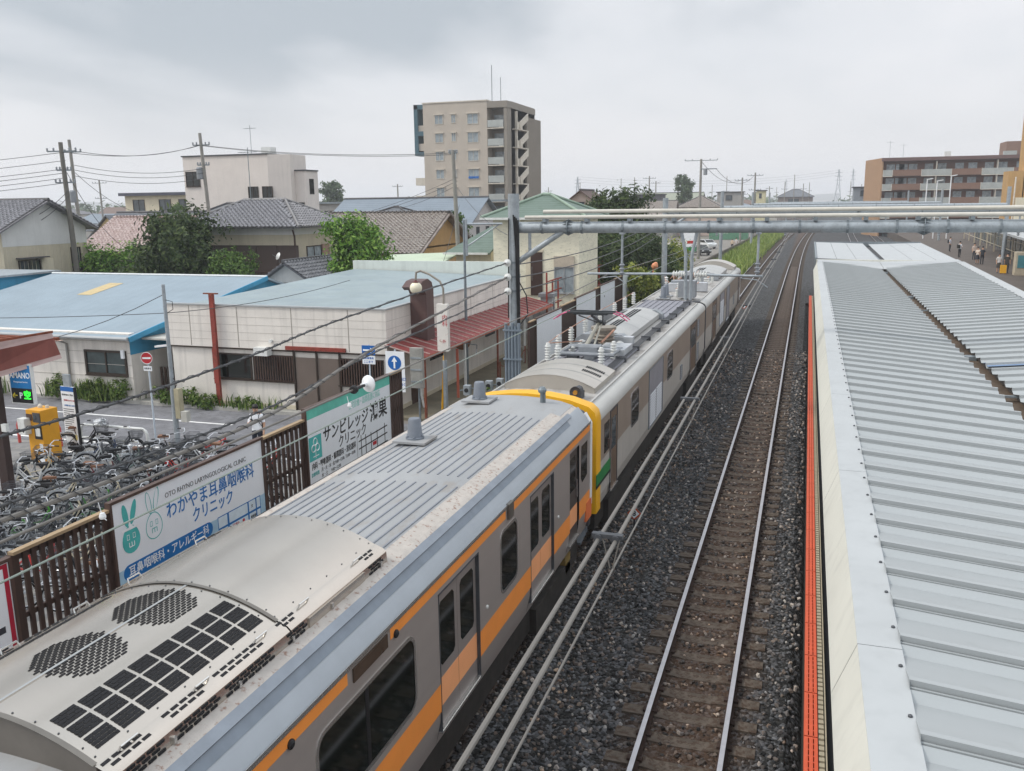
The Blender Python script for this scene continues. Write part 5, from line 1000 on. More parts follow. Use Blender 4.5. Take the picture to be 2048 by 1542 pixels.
text('AMANO', .22, print_white, t, (.0, -.058, .24), FACE_Y, align='CENTER', bold=.02, width=.84); text('Management Service', .06, print_white, t, (.0, -.058, .07), FACE_Y, align='CENTER', width=.95); text('←', .2, mat('arrow_yellow', '#e6d23c', .4), t, (-.33, -.058, -.3), FACE_Y, bold=.03); text('P', .22, print_white, t, (-.09, -.058, -.3), FACE_Y, bold=.03)
text('空', .24, mat('led_green', '#2dff35', .4, emit=1.2), t, (.06, -.058, -.29), FACE_Y, bold=.03, width=1.0); b = B(); b.tube([(-.6, 0, .5), (.2, 0, .58)], .02, 6); b.tube([(.08, 0, .56), (.15, 0, .75)], .012, 5); b.build('bracket', galv, t)
rc = thing('canopy_shelter', 'dark post carrying a rusty red-fronted shelter roof at the left edge', 'shelter', (0, 0, 0)); dp = (-19.95,17.04,-0.45)
b = B(); b.box(dp[0] - .14, dp[0] + .14, dp[1] - .1, dp[1] + .1, G, 3.4); b.build('post', mat('dark_post', '#3a2b28', .6), rc); b = B(); b.box(dp[0] + .14, dp[0] + .3, dp[1] - .1, dp[1] + .0, 1.65, 1.85); b.build('junction_box', porcelain, rc)
q = [(-19.59,17,3.66), (-18.38,17.8,3.76), (-18.59,17.8,4.15), (-19.53,17,3.98)]
b = B(); b.add([(-20.25,16.6,3.08), (-18.42,17.8,3.62), (-18.59,17.8,4.05), (-20.13,16.6,3.71)], [(0, 1, 2, 3)]); b.add([(-20.13,16.6,3.71), (-18.59,17.8,4.05), (-18.62,17.8,4.18), (-20.09,16.6,3.94)], [(0, 1, 2, 3)]); b.mi[1] = 1; b.add([(-20.28,16.6,2.92), (-18.39,17.8,3.52), (-18.42,17.8,3.62), (-20.25,16.6,3.08)], [(0, 1, 2, 3)]); b.mi[2] = 1
b.build('fascia', [mat('dull_red', '#7a443c', .75, 0, .12, 2, dirt=.3), mat('shelter_trim', '#b59c98', .7, 0, .1, 3)], rc)
b = B()
for k in range(5): b.bar((-20.32,16.8,3.95), (-18.65,17.85,4.2), .08, .06) if k == 0 else b.box(-23.5 + .0 * k, -19.75, 17.9 + .28 * k, 18.0 + .28 * k, 3.75, 3.83)
b.build('roof_beams', rust, rc); b = B(); b.quad((-22, 17.9, 3.70), (-19.8, 17.9, 3.70), (-19.8, 19.3, 3.72), (-22, 19.3, 3.72)); b.build('roof_sheet', mat('shelter_sheet', '#b9a79a', .8, 0, .2, 2, hex2='#8a4a38', thr=.55), rc)
# ================================================================ buildings: helpers
def _w(): pass
def window(t, wall, a, b_, z0, z1, pos, m_=None, frame=None, fw=.05, bars=1, sill=True, depth=.06, name='window'):
    """window on a wall: wall 'y' faces -Y at y=pos, wall 'x' faces +X at x=pos; a..b_ along the wall (local coordinates)"""
    m_ = m_ or glassmid; frame = frame or mat('dark_frame', '#3a3836', .5, .2)
    def P(u0, u1, v0, v1, d0, d1):
        q = B()
        if wall == 'y': q.box(u0, u1, pos - d1, pos - d0, v0, v1)
        else: q.box(pos + d0, pos + d1, u0, u1, v0, v1)
        return q
    w = P(a, b_, z0, z1, -.05, .006).build(name, m_, t); f = B()
    for q in ((a - fw, a, z0 - fw, z1 + fw), (b_, b_ + fw, z0 - fw, z1 + fw), (a, b_, z1, z1 + fw), (a, b_, z0 - fw, z0)):
        p_ = P(*q, -.02, depth); f.add(p_.v, p_.f)
    for k in range(bars):
        c = a + (b_ - a) * (k + 1) / (bars + 1); p_ = P(c - fw * .4, c + fw * .4, z0, z1, .0, depth * .7); f.add(p_.v, p_.f)
    f.build('window_frame', frame, w)
    if sill: P(a - .08, b_ + .08, z0 - fw - .04, z0 - fw, 0, depth + .06).build('window_sill', frame, w)
    return w
def slope(t, pts, m_, name='roof_slope', thick=.09):
    """roof plane: first two points along the eave, the rest up the slope; uv in metres so that the tile courses have true size"""
    e0, e1 = Vector(pts[0]), Vector(pts[1]); u = (e1 - e0).normalized(); nrm = Vector((0, 0, 0)); V = [Vector(p) for p in pts]
    for i in range(len(V)): nrm += V[i].cross(V[(i + 1) % len(V)])
    nrm.normalize()
    if nrm.z < 0: V = V[::-1]; nrm = -nrm
    v = nrm.cross(u); b = B(); n = len(V); b.add([tuple(p) for p in V] + [tuple(p - nrm * thick) for p in V], [tuple(range(n)), tuple(range(2 * n - 1, n - 1, -1))] + [(i, n + i, n + (i + 1) % n, (i + 1) % n) for i in range(n)])
    return b.build(name, m_, t, uv=lambda p: ((Vector(p) - e0).dot(u), (Vector(p) - e0).dot(v)))
def tiled(t, pts, m_, name='roof_tiles', tw=.31, th=.30):
    e0, e1 = Vector(pts[0]), Vector(pts[1]); u = (e1 - e0).normalized(); V = [Vector(p) for p in pts]; nrm = Vector((0, 0, 0))
    for i in range(len(V)): nrm += V[i].cross(V[(i + 1) % len(V)])
    nrm.normalize(); nrm = nrm if nrm.z > 0 else -nrm; v = nrm.cross(u); v = v if v.z > 0 else -v
    P = [((p - e0).dot(u), (p - e0).dot(v)) for p in V]; n = len(P)
    def span(y):                                   # horizontal extent of the roof polygon at slope height y
        xs = []
        for i in range(n):
            (x0, y0), (x1, y1) = P[i], P[(i + 1) % n]
            if abs(y1 - y0) > 1e-6 and min(y0, y1) - 1e-6 <= y <= max(y0, y1) + 1e-6: xs.append(x0 + (x1 - x0) * (y - y0) / (y1 - y0))
        return (min(xs), max(xs)) if len(xs) > 1 else None
    ym = max(p[1] for p in P); b = B(); y = 0.; prof = [(0, 0), (.14, .07), (.34, .07), (.5, .004), (.75, -.01)]
    while y < ym - .05:
        s_ = span(y + .02) ; s2 = span(min(y + th, ym - .01)) or s_
        if s_:
            x0, x1 = max(s_[0], s2[0]) - .0, min(s_[1], s2[1]); k0, k1 = math.ceil(x0 / tw), math.floor(x1 / tw)
            if k1 > k0:
                row = [(k + a) * tw for k in range(k0, k1) for a, _ in prof] + [k1 * tw]; hs = [h for k in range(k0, k1) for _, h in prof] + [0]
                m2 = len(row); lo = [e0 + u * x + v * (y - .03) + nrm * (h + .085) for x, h in zip(row, hs)]; hi = [e0 + u * x + v * (y + th) + nrm * (h + .022) for x, h in zip(row, hs)]; ft = [e0 + u * x + v * (y - .03) + nrm * .012 for x in row]
                b.add([tuple(p) for p in lo + hi + ft], [(i, i + 1, m2 + i + 1, m2 + i) for i in range(m2 - 1)] + [(2 * m2 + i, 2 * m2 + i + 1, i + 1, i) for i in range(m2 - 1)])
        y += th
    o = b.build(name, m_, t); o['kind'] = 'stuff'; return o
_slope = slope
TILED = {}
def slope(t, pts, m_, name='roof_slope', thick=.09):
    o = _slope(t, pts, m_, name, thick)
    if m_.name in TILED: tiled(t, pts, TILED[m_.name])
    return o
def ridge(t, p, q, m_, r=.11, name='ridge'): b = B(); b.tube([p, q], r, 7); return b.build(name, m_, t)
def gable(t, w, d, ze, zr, m_, axis='x', over=.45, rm=None, oe=None):
    """gable roof over the box 0..w, 0..d; axis = ridge direction"""
    oe = over if oe is None else oe
    if axis == 'x':
        k = (zr - ze) / (d / 2); z = ze - k * over
        slope(t, [(-oe, -over, z), (w + oe, -over, z), (w + oe, d / 2, zr), (-oe, d / 2, zr)], m_); slope(t, [(w + oe, d + over, z), (-oe, d + over, z), (-oe, d / 2, zr), (w + oe, d / 2, zr)], m_)
        if rm: ridge(t, (-oe, d / 2, zr + .05), (w + oe, d / 2, zr + .05), rm)
        return [[(x, 0, ze - .05), (x, d, ze - .05), (x, d / 2, zr - .08)] for x in (.0, w)]
    k = (zr - ze) / (w / 2); z = ze - k * over
    slope(t, [(w + over, -oe, z), (w + over, d + oe, z), (w / 2, d + oe, zr), (w / 2, -oe, zr)], m_); slope(t, [(-over, d + oe, z), (-over, -oe, z), (w / 2, -oe, zr), (w / 2, d + oe, zr)], m_)
    if rm: ridge(t, (w / 2, -oe, zr + .05), (w / 2, d + oe, zr + .05), rm)
    return [[(0, y, ze - .05), (w, y, ze - .05), (w / 2, y, zr - .08)] for y in (0., d)]
def hip(t, w, d, ze, zr, m_, over=.5, rm=None, frac=None):
    h = frac if frac is not None else min(w, d) / 2; o = over; z = ze
    if w >= d: a, b_ = (h, d / 2, zr), (w - h, d / 2, zr)
    else: a, b_ = (w / 2, h, zr), (w / 2, d - h, zr)
    c = [(-o, -o, z), (w + o, -o, z), (w + o, d + o, z), (-o, d + o, z)]
    if w >= d: slope(t, [c[0], c[1], b_, a], m_); slope(t, [c[1], c[2], b_], m_); slope(t, [c[2], c[3], a, b_], m_); slope(t, [c[3], c[0], a], m_)
    else: slope(t, [c[0], c[1], a], m_); slope(t, [c[1], c[2], b_, a], m_); slope(t, [c[2], c[3], b_], m_); slope(t, [c[3], c[0], a, b_], m_)
    if rm:
        up = lambda p: (p[0], p[1], p[2] + .05); ridge(t, up(a), up(b_), rm)
        for cc, q in ((c[0], a), (c[1], b_ if w >= d else a), (c[2], b_), (c[3], a if w >= d else b_)): ridge(t, up(cc), up(q), rm, .08, 'hip_ridge')
def walls(t, w, d, z0, z1, m_, tri=None, name='wall'):
    b = B(); b.box(0, w, 0, d, z0, z1)
    for p in tri or []: b.add(p, [(0, 1, 2)])
    return b.build(name, m_, t)
kawara = wavemat('grey_clay_tile', '#6e6d70', .28, 'X', rough=.45, hex2='#858387', bump=.9, period2=.26, thr=.55); kawara_d = wavemat('dark_clay_tile', '#54555a', .28, 'X', rough=.4, hex2='#6f6f73', bump=.9, period2=.26, thr=.58)
kawara_b = wavemat('brown_grey_tile', '#837872', .3, 'X', rough=.5, hex2='#9c938c', bump=.9, period2=.28, thr=.55); tile_red = wavemat('red_white_tile', '#a58f88', .3, 'X', rough=.55, hex2='#c6aca4', bump=.9, period2=.35, thr=.5)
for nm_, c1, c2 in (('grey_clay_tile', '#7b7a7d', '#939195'), ('dark_clay_tile', '#5c5d62', '#797a7e'), ('brown_grey_tile', '#8f857e', '#aaa29b'), ('red_white_tile', '#b59f99', '#d3c3be')):
    m_ = mat(nm_ + '_piece', c1, .42, 0, .12, 2, hex2=c2, thr=.52); TILED[nm_] = m_
    t_ = m_.node_tree
slate = wavemat('slate_roof', '#63666b', .45, 'Y', rough=.7, bump=.3); slate_b = wavemat('blue_grey_roof', '#76808a', .45, 'Y', rough=.6, bump=.3); green_t = wavemat('green_slate', '#64746a', .3, 'Y', rough=.65, bump=.4, hex2='#5a6b5f', thr=.58)
ridge_t = mat('ridge_tile', '#7d7b7b', .5, 0, .2, 5); ridge_d = mat('ridge_tile_dark', '#4b4a4c', .5, 0, .2, 5)
beige_w = mat('beige_siding', '#bdb49f', .8, 0, .07, 1, .1, 30, dirt=.2); ochre_w = mat('ochre_wall', '#b4905f', .8, 0, .08, 1, .1, 30, dirt=.2); grey_w = mat('grey_wall', '#9d9b98', .8, 0, .08, 1, dirt=.2); plaster = mat('white_plaster', '#cfcfcd', .8, 0, .05, 1, dirt=.15); pink_w = mat('pinkish_wall', '#c2aea2', .8, 0, .06, 1, dirt=.2)
alu = mat('aluminium_frame', '#aeb1b2', .4, .4, .05, 3); bronze_f = mat('bronze_frame', '#3d332c', .5, .3)
# ---------------------------------------------------------------- workshop with blue roof
wx1 = -25.6; wx0 = -38.4; wy0 = 28.2; wd = 17.4
t = thing('workshop', 'low white workshop with a broad pale blue metal roof and blue gable', 'building', (wx0, wy0, G))
bl = mat('blue_gable_paint', '#3b8fb5', .6, 0, .08, 1, dirt=.15)
W_ = wx1 - wx0; ze, zr = 2.85, 4.35; ry = 9.4
b = B(); b.box(0, W_ - .02, .05, 12.5, 0, ze); b.build('wall', white_wall, t)
b = B(); b.add([(W_ - .0, .0, ze - .05), (W_ - .0, 13.0, 3.3), (W_ - .0, ry, zr - .05), (W_ - .0, 13.0, 2.0), (W_, 0, 2.0)], [(0, 4, 3, 1, 2)]); b.build('gable_wall', bl, t)
bluer = wavemat('pale_blue_metal_roof', '#8896a0', .6, 'X', rough=.55, bump=.25)
slope(t, [(-.4, -.35, ze - .12), (W_ + .3, -.35, ze - .12), (W_ + .3, ry, zr), (-.4, ry, zr)], bluer, thick=.1); slope(t, [(W_ + .3, 13.6, 3.15), (-.4, 13.6, 3.15), (-.4, ry, zr), (W_ + .3, ry, zr)], bluer, thick=.1)
b = B(); b.tube([(-.4, ry, zr + .03), (W_ + .3, ry, zr + .03)], .06, 6); b.build('ridge_cap', mat('ridge_white', '#d5d8d8', .5), t)
b = B(); b.obox((W_ + .32, ry / 2 - .17, (ze - .12 + zr) / 2 - .05), (0, (ry + .35) / 2, (zr - ze + .12) / 2), (.03, 0, 0), (0, -.02, .1)); b.build('verge_board', bl, t)
b = B(); k = (zr - ze + .12) / (ry + .35); b.obox((5.4, 6.6, ze - .12 + 6.95 * k + .012), (.42, 0, 0), (0, 1.1, 1.1 * k), (0, 0, .004)); b.build('skylight', mat('yellow_skylight', '#c2ad80', .5), t)
b = B(); b.tube([(-.4, -.42, ze - .13), (W_ + .3, -.42, ze - .13)], .07, 8); b.build('gutter', alu, t); b = B(); b.tube([(9.3, -.42, ze - .15), (9.4, -.2, ze - .35), (9.6, -.02, ze - .5), (9.6, -.02, .1)], .05, 8); b.build('downpipe', mat('pipe_grey', '#8d8a85', .6), t)
for z in (.55, 1.05, 1.55, 2.05, 2.5): b = B(); b.box(0, W_ - .03, .035, .052, z, z + .018); b.build('siding_joint', mat('joint_shade', '#b5afa7', .8), t)
x = -27.86 - wx0; x2 = -25.93 - wx0; window(t, 'y', x, x2, 1.2, 2.05, .05, m_=mat('frosted_glass', '#3b4748', .15, 0, .5, .9, spec=.7), frame=bronze_f, fw=.09, bars=1)
b = B(); b.box(x2 - .08, x2 + .06, -.1, -.02, 1.85, 2.2); b.build('name_plate', whitesign, t)
b = B(); b.box(W_ - .0, W_ + 1.9, 2.6, 2.75, 0, 2.5); b.build('recessed_wall', white_wall, t); b = B(); b.box(W_ + .15, W_ + .95, 2.54, 2.59, .9, 1.95); b.build('dark_window', glassdark, t); b = B(); b.box(W_ + .95, W_ + 1.85, 2.54, 2.59, 0, 2.1); b.build('entrance', black, t)
b = B(); b.box(W_ + .1, W_ + 1.8, .6, 2.5, 2.55, 2.62); b.build('entrance_roof', mat('porch_sheet', '#b9b7b0', .7), t)
for k in range(9): b = B(); b.box(W_ + .1 + k * .19, W_ + .2 + k * .19, 1.5, 1.54, 0, 1.25); b.build('gate_board', brown_metal, t)
# ---------------------------------------------------------------- white shop with red awning
sx0, sx1, sy0, sy1 = -23.95, -14.45, 28.7, 44.6
t = thing('shop', 'long white single-storey shop with flat ribbed roof, brown duct and shutters', 'building', (sx0, sy0, G)); W_, D_ = sx1 - sx0, sy1 - sy0
b = B(); b.box(0, W_, 0, D_, .25, 3.8); b.build('wall', white_wall, t); b = B(); b.box(-.02, W_ + .02, -.02, D_, 0, .25); b.build('plinth', cream_wall, t)
b = B(); b.box(-.06, W_ + .06, -.08, 0, 2.42, 4.05); b.box(W_, W_ + .06, 0, D_, 2.42, 4.05); b.build('parapet', white_wall, t)
for z in (2.72, 3.02, 3.32, 3.62): b = B(); b.box(-.06, W_ + .062, -.085, -.0805, z, z + .012); b.box(W_ + .0605, W_ + .065, -.08, D_, z, z + .012); b.build('siding_joint', mat('joint_shade', '#b5afa7', .8), t)
for x in (1.0, 3.2, 5.6, 8.0): b = B(); b.box(x, x + .03, -.088, -.081, 2.45, 4.02); b.build('panel_joint', mat('panel_joint_dirt', '#9a938a', .8), t)
for y in (2.5, 5.5, 8.5, 11.5): b = B(); b.box(W_ + .0605, W_ + .068, y, y + .03, 2.45, 4.02); b.build('panel_joint', mat('panel_joint_dirt', '#9a938a', .8), t)
b = B(); b.box(-.1, W_ + .1, -.13, .1, 4.05, 4.1); b.box(W_ - .1, W_ + .1, .1, D_, 4.05, 4.1); b.build('parapet_cap', alu, t); b = B(); b.box(-.05, W_ + .05, -.1, -.082, 2.36, 2.42); b.build('soffit_line', bronze_f, t)
sheet = wavemat('ribbed_roof_sheet', '#8f9b9e', .25, 'Y', rough=.55, bump=.5, hex2='#86939a', thr=.57)
slope(t, [(.1, .1, 3.92), (W_ - .1, .1, 3.92), (W_ - .1, D_ - .6, 4.02), (.1, D_ - .6, 4.3)], sheet)
b = B(); b.box(W_ - 9.6, W_ - .3, D_ - .5, D_ - .3, 3.9, 4.75); b.build('rear_parapet', mat('pale_green_wall', '#cdd3cd', .7, 0, .05, 1, dirt=.2), t)
for px0, px1, m_, nm in ((433, 503, glassdark, 'w'), (511, 590, None, 'bars'), (682, 766, None, 'bars')):
    a = {433: -21.92, 511: -20.12, 682: -16.38}[px0] - sx0; c = {503: -20.3, 590: -18.35, 766: -14.63}[px1] - sx0
    w = window(t, 'y', a, c, 1.22, 2.14, .0, m_=glassdark, frame=bronze_f, bars=0)
    if nm == 'bars':
        for k in range(16): q = B(); x = a + (c - a) * (k + .5) / 16; q.box(x - .025, x + .025, -.09, -.065, 1.18, 2.18); q.build('window_bar', brown_metal, w)
a, c = -18.28 - sx0, -16.42 - sx0
for k, (u, v) in enumerate(((a, (a + c) / 2 - .01), ((a + c) / 2 + .01, c))): b = B(); b.box(u, v, -.06, -.02, .05, 2.15); b.build('shutter_door', mat('taupe_door', '#6b5f57', .6, 0, .08, 1), t)
for u in (a - .08, (a + c) / 2 - .03, c + .02): b = B(); b.box(u, u + .06, -.1, -.02, .0, 2.5); b.build('door_jamb', bronze_f, t)
b = B(); b.box(a - .35, c + .35, -.16, -.06, 2.44, 2.58); b.build('red_lintel', red_paint, t); b = B(); x = -19.63 - sx0; b.box(x - .25, x + .35, -.4, -.02, 2.2, 2.52); b.build('air_vent_hood', porcelain, t)
b = B(); x = -19.26 - sx0; b.lathe([(.07, 0), (.07, .1)], (x, -.08, 2.75), (0, -1, 0), 10); b.build('vent_pipe', porcelain, t)
b = B(); y = 31.2 - sy0; b.prism([(y - .45, 2.25), (y + .25, 2.25), (y + .25, 4.55), (y + .1, 4.85), (y - .25, 5.0), (y - .75, 4.95), (y - 1.15, 4.75), (y - .95, 4.62), (y - .6, 4.6), (y - .45, 4.4)], 'x', W_ + .07, W_ + .75); b.build('duct', mat('duct_brown', '#5d4744', .55, .05, .1, 1.2, dirt=.2), t)
aw = thing('shop_awning', 'long sloping dark red awning along the side of the white shop', 'awning', (sx1, 28.4, G)); awr = mat('awning_red', '#7a302d', .6, 0, .1, 1.2, dirt=.25)
ax = -12.88 - sx1; n_ = 26
for k in range(n_): 
    y0 = -1.4 + k * .66 if 0 else k * .66; b = B(); b.add([(.08, y0 + .01, 2.80), (ax, y0 + .01, 2.42), (ax, y0 + .65, 2.42), (.08, y0 + .65, 2.80), (.08, y0 + .01, 2.77), (ax, y0 + .01, 2.39), (ax, y0 + .65, 2.39), (.08, y0 + .65, 2.77)], [(0, 1, 2, 3), (7, 6, 5, 4), (0, 4, 5, 1), (2, 6, 7, 3), (1, 5, 6, 2)]); b.build('awning_sheet', awr, aw)
    b = B(); b.bar((.08, y0, 2.815), (ax, y0, 2.435), .03, .04); b.build('seam', mat('seam_pale', '#b09a92', .6), aw)
b = B(); b.box(ax - .03, ax + .03, 0, n_ * .66, 2.30, 2.41); b.build('edge_beam', mat('awning_edge', '#a5624f', .7, 0, .15, 2), aw)
for k in range(5): b = B(); b.box(ax - .12, ax - .05, .3 + k * 4.0, .4 + k * 4.0, 0, 2.32); b.build('awning_post', rust if k % 2 == 0 else porcelain, aw)
for y in (4.2, 10.8): b = B(); b.box(.0, .04, y, y + 1.3, 1.5, 2.0); b.build('side_window', glassdark, aw)
b = B(); b.box(.0, .05, 2.3, 3.1, 0, 2.0); b.build('side_door', brown_metal, aw)
st = struct(B().box(-14.45, -11.9, 28.6, 46, -.5, -.36).build('pavement', mat('side_pavement', '#77705f', .9, 0, .2, 1, .3, 30)))
for k in range(5):
    p = (-12.6 - .12 * k, 36.0 + k * 2.2, -.36); tt = thing('chain_post', ('rusty chain post along the shop side, nearest of five', 'rusty chain post along the shop side, second from the lamp post', 'rusty chain post along the shop side, third and middle one', 'rusty chain post along the shop side, fourth from the lamp post', 'rusty chain post along the shop side, farthest of five')[k], 'post', p, group='chain posts beside the shop'); b = B(); b.tube([(0, 0, 0), (0, 0, .85)], .035, 8); b.build('post', rust, tt)
    if k < 4: b = B(); b.tube(sag((0, 0, .75), (-.12, 2.2, .75), .28, 10), .018, 5); b.build('chain', rust, tt)
tt = thing('leaning_pole', 'short white pole leaning at the corner of the awning', 'pole', (-13.75, 30.31, -.36)); b = B(); b.tube([(0, 0, 0), (-.25, .1, 1.1)], .045, 8); b.build('tube', porcelain, tt)
# ---------------------------------------------------------------- houses
def H(label, loc, cat='house'): return thing('house', label, cat, loc)
# gable house at the far left
t = H('two-storey house with white gable and beige siding at the left edge', (-58, 40.2, G)); w, d = 13, 6.5
tri = gable(t, w, d, 6.75, 8.3, kawara, 'x', .55, ridge_d); walls(t, w, d, 0, 6.8, beige_w); b = B(); b.add([(w + .01, 0, 5.6), (w + .01, d, 5.6), (w + .01, d, 6.72), (w + .01, d / 2, 8.2), (w + .01, 0, 6.72)], [(0, 1, 2, 3, 4)]); b.build('gable_plaster', plaster, t)
window(t, 'x', 1.0, 2.5, 3.7, 4.7, w, frame=bronze_f); window(t, 'x', 5.1, 5.8, 3.9, 5.3, w, frame=bronze_f); b = B(); b.box(w + .02, w + .5, .8, 2.9, 4.85, 4.92); b.build('window_hood', kawara_d if 0 else ridge_d, t); b = B(); b.box(w + .03, w + .1, 2.6, 3.5, 3.6, 4.75); b.build('shutter_box', cream_wall, t)
for k in range(22): b = B(); b.box(w + .0, w + .012, .2 + k * .29, .22 + k * .29, 1, 5.55); b.build('siding_batten', cream_wall, t)
# blue outbuilding with red balcony frame at the left edge
t = thing('outbuilding', 'small bright blue outbuilding with rusty red railings at the left edge', 'building', (-46, 34.5, G)); walls(t, 6.5, 4, 0, 4.35, bl); b = B(); b.box(-.2, 6.7, -.3, 4.2, 4.35, 4.45); b.build('roof', galv, t); b = B(); b.box(2.2, 3.2, -.02, 0, 2.5, 4.2); b.build('red_door', rust, t)
for k in range(16): b = B(); b.box(.1 + k * .3, .14 + k * .3, -1.04, -1.0, 2.6, 3.5); b.build('railing_bar', rust, t)
b = B(); b.box(0, 4.8, -1.05, -.99, 3.5, 3.56); b.box(4.75, 4.85, -1.08, -.98, 0, 4.6); b.build('railing_frame', red_paint, t); b = B(); b.box(-1, 4.9, -1.2, 0, 4.62, 4.70); b.build('canopy', porcelain, t)
# red tile roof
t = H('low house with faded red and white tiled roof behind the utility poles', (-51.26, 53, G)); w, d = 9.5, 7.5; tri = gable(t, w, d, 4.9, 7.0, tile_red, 'x', .5, mat('ridge_white_tile', '#b9a9a2', .6)); walls(t, w, d, 0, 4.9, pink_w, tri)
t = H('house with yellow gable under a dark roof behind the red tiled roof', (-63.0, 66, G)); w, d = 13, 8; x0 = 2.2; tri = gable(t, w, d, 5.9, 7.3, slate, 'x', .4, ridge_d); walls(t, w, d, 0, 5.9, cream_wall, tri); b = B(); b.add([(.3, -.2, 5.2), (4.3, -.2, 5.2), (2.3, -.2, 7.0)], [(0, 1, 2)]); b.build('gable_front', mat('yellow_gable', '#cbb486', .8), t); slope(t, [(4.7, -.5, 5.0), (4.7, 4, 5.0), (2.3, 4, 7.15), (2.3, -.5, 7.15)], slate); slope(t, [(-.1, 4, 5.0), (-.1, -.5, 5.0), (2.3, -.5, 7.15), (2.3, 4, 7.15)], slate)
t = H('dark hip-roofed house between the pole and the conifer', (-52.81, 62, G)); w, d = 11, 9; walls(t, w, d, 0, 5.4, grey_w); hip(t, w, d, 5.5, 8.0, slate, .5, ridge_d)
t = H('cream flat-roofed house with dark eave band and dark windows', (-78.34, 88, G)); w, d = -69.53 - -78.34, 8; z1 = 8.68 - G; walls(t, w, d, 0, z1, cream_wall); b = B(); b.box(-.5, w + .3, -.5, d, z1, z1 + .35); b.build('roof', mat('dark_roof_band', '#4a4c59', .6), t)
for x in (1.2, 5.0, 7.8): window(t, 'y', x, x + 1.6, z1 - 1.9, z1 - .5, 0, frame=bronze_f)
# white three-storey house
t = H('tall plain white three-storey house with a stepped rooftop', (-56.89, 72, G)); X = lambda px: {365: -56.94, 535: -47.57, 572: -45.61, 617: -43.33}[px] - -56.89; zt = 12.4
bigw = mat('white_render', '#d6cec7', .8, 0, .05, .8, dirt=.12); b = B(); b.box(0, X(535), 0, 3.4, 0, zt); b.add([(X(535), 0, 0), (X(572), .7, 0), (X(572), 3.4, 0), (X(535), 3.4, 0), (X(535), 0, zt), (X(572), .7, zt), (X(572), 3.4, zt), (X(535), 3.4, zt)], [(0, 1, 5, 4), (1, 2, 6, 5), (2, 3, 7, 6), (4, 5, 6, 7)]); b.box(X(572), X(572) + 1.1, 1.4, 3.6, 0, zt - 1.5); b.build('wall', bigw, t)
b = B(); b.box(-.1, X(535) + .05, -.1, 3.4, zt, zt + .12); b.box(X(572), X(572) + 1.2, 1.3, 3.6, zt - 1.5, zt - 1.38); b.build('parapet_cap', darkgrey, t)
for px in (497, 525): x = (-49.77 if px == 497 else -48.25) - -56.89; window(t, 'y', x, x + 1.0, 8.35, 9.5, 0, frame=bronze_f, m_=glassdark)
x = -56.62 - -56.89; window(t, 'y', x, x + 1.5, 9.7, 11.0, 0, frame=bronze_f, m_=glassdark); window(t, 'y', X(572) + .35, X(572) + .8, 6.8, 8.0, 1.4, frame=bronze_f); b = B(); b.box(X(572) + 1.1, X(572) + 1.12, 2.0, 2.8, 8.8, 10.2); b.build('roof_terrace_gap', glassdark, t)
b = B(); b.box(7.4, 8.4, 2, 3, zt + .1, zt + .8); b.build('rooftop_unit', porcelain, t)
def tv_antenna(label, loc, h, n=5):
    a = thing('tv_antenna', label, 'antenna', loc); b = B(); b.tube([(0, 0, 0), (0, 0, h)], .025, 5); b.build('mast', galv_d, a); b = B(); b.tube([(-.7, 0, h - .3), (.7, 0, h - .3)], .018, 4)
    for k in range(n): b.tube([(-.6 + k * 1.2 / n, -.25, h - .3), (-.6 + k * 1.2 / n, .25, h - .3)], .012, 4)
    b.build('aerial', galv_d, a); return a
tv_antenna('thin rooftop aerial on the white three-storey house', (-51.92, 76, 11.9), 15.0 - 11.9); 
# hip-and-gable tile house in the middle
t = H('large two-storey house with grey tiled hip roof and brown shutters', (-38.05, 48.4, G)); X0 = -38.05; w = -30.29 - X0; d = 5.4
walls(t, w, d, 0, 6.55, beige_w); hip(t, w, d, 6.5, 8.15, kawara, .75, ridge_t, 2.3); b = B(); b.box(-.02, w + .02, -.03, d, 6.0, 6.5); b.build('eave_band', plaster, t)
x = -37.68 - X0
for k in range(5): b = B(); xx = max(.3, x) + k * 1.52; b.box(xx, xx + 1.48, -.12, -.03, 3.4, 5.35); b.build('shutter', mat('brown_shutter', '#4a3e3a', .6, 0, .08, 1), t)
b = B(); b.box(w - 3.8, w + .6, -1.3, -.1, 3.0, 3.12); b.build('balcony_floor', concrete, t)
for k in range(26): b = B(); b.box(w - 5.2 + k * .2, w - 5.16 + k * .2, -1.3, -1.26, 2.3, 3.75); b.build('balcony_rail_bar', brown_metal, t)
b = B(); b.box(w - 5.3, w, -1.33, -1.24, 3.75, 3.82); b.build('balcony_rail', brown_metal, t)
window(t, 'x', 1.2, 2.9, 3.5, 5.2, w, frame=bronze_f, m_=glasspale); b = B(); b.box(w + .02, w + .09, 3.0, 3.9, 3.4, 5.3); b.build('shutter_box', mat('shutter_box', '#9c8172', .7), t); b = B(); b.tube([(w - .15, -.08, 6.3), (w - .05, -.08, 5.9), (w - .05, -.08, 1)], .05, 6); b.build('downpipe', brown_metal, t)
dish = thing('satellite_dish', 'small white satellite dish on the balcony rail of the tiled house', 'satellite dish', (-30.68,46.9,4.33)); b = B(); b.lathe([(.0, .08), (.15, .05), (.24, 0)], (0, 0, 0), (-.6, -1, .5), 16); b.build('dish', porcelain, dish, smooth=True); b = B(); b.tube([(0, .1, -.4), (0, .05, 0)], .02, 5); b.tube([(0, -.05, -.1), (-.2, -.3, .1)], .01, 4); b.build('arm', galv_d, dish)
tv_antenna('tall aerial with guy wires on the ridge of the tiled hip roof', (-35.14, 51, 7.7), 3.4)
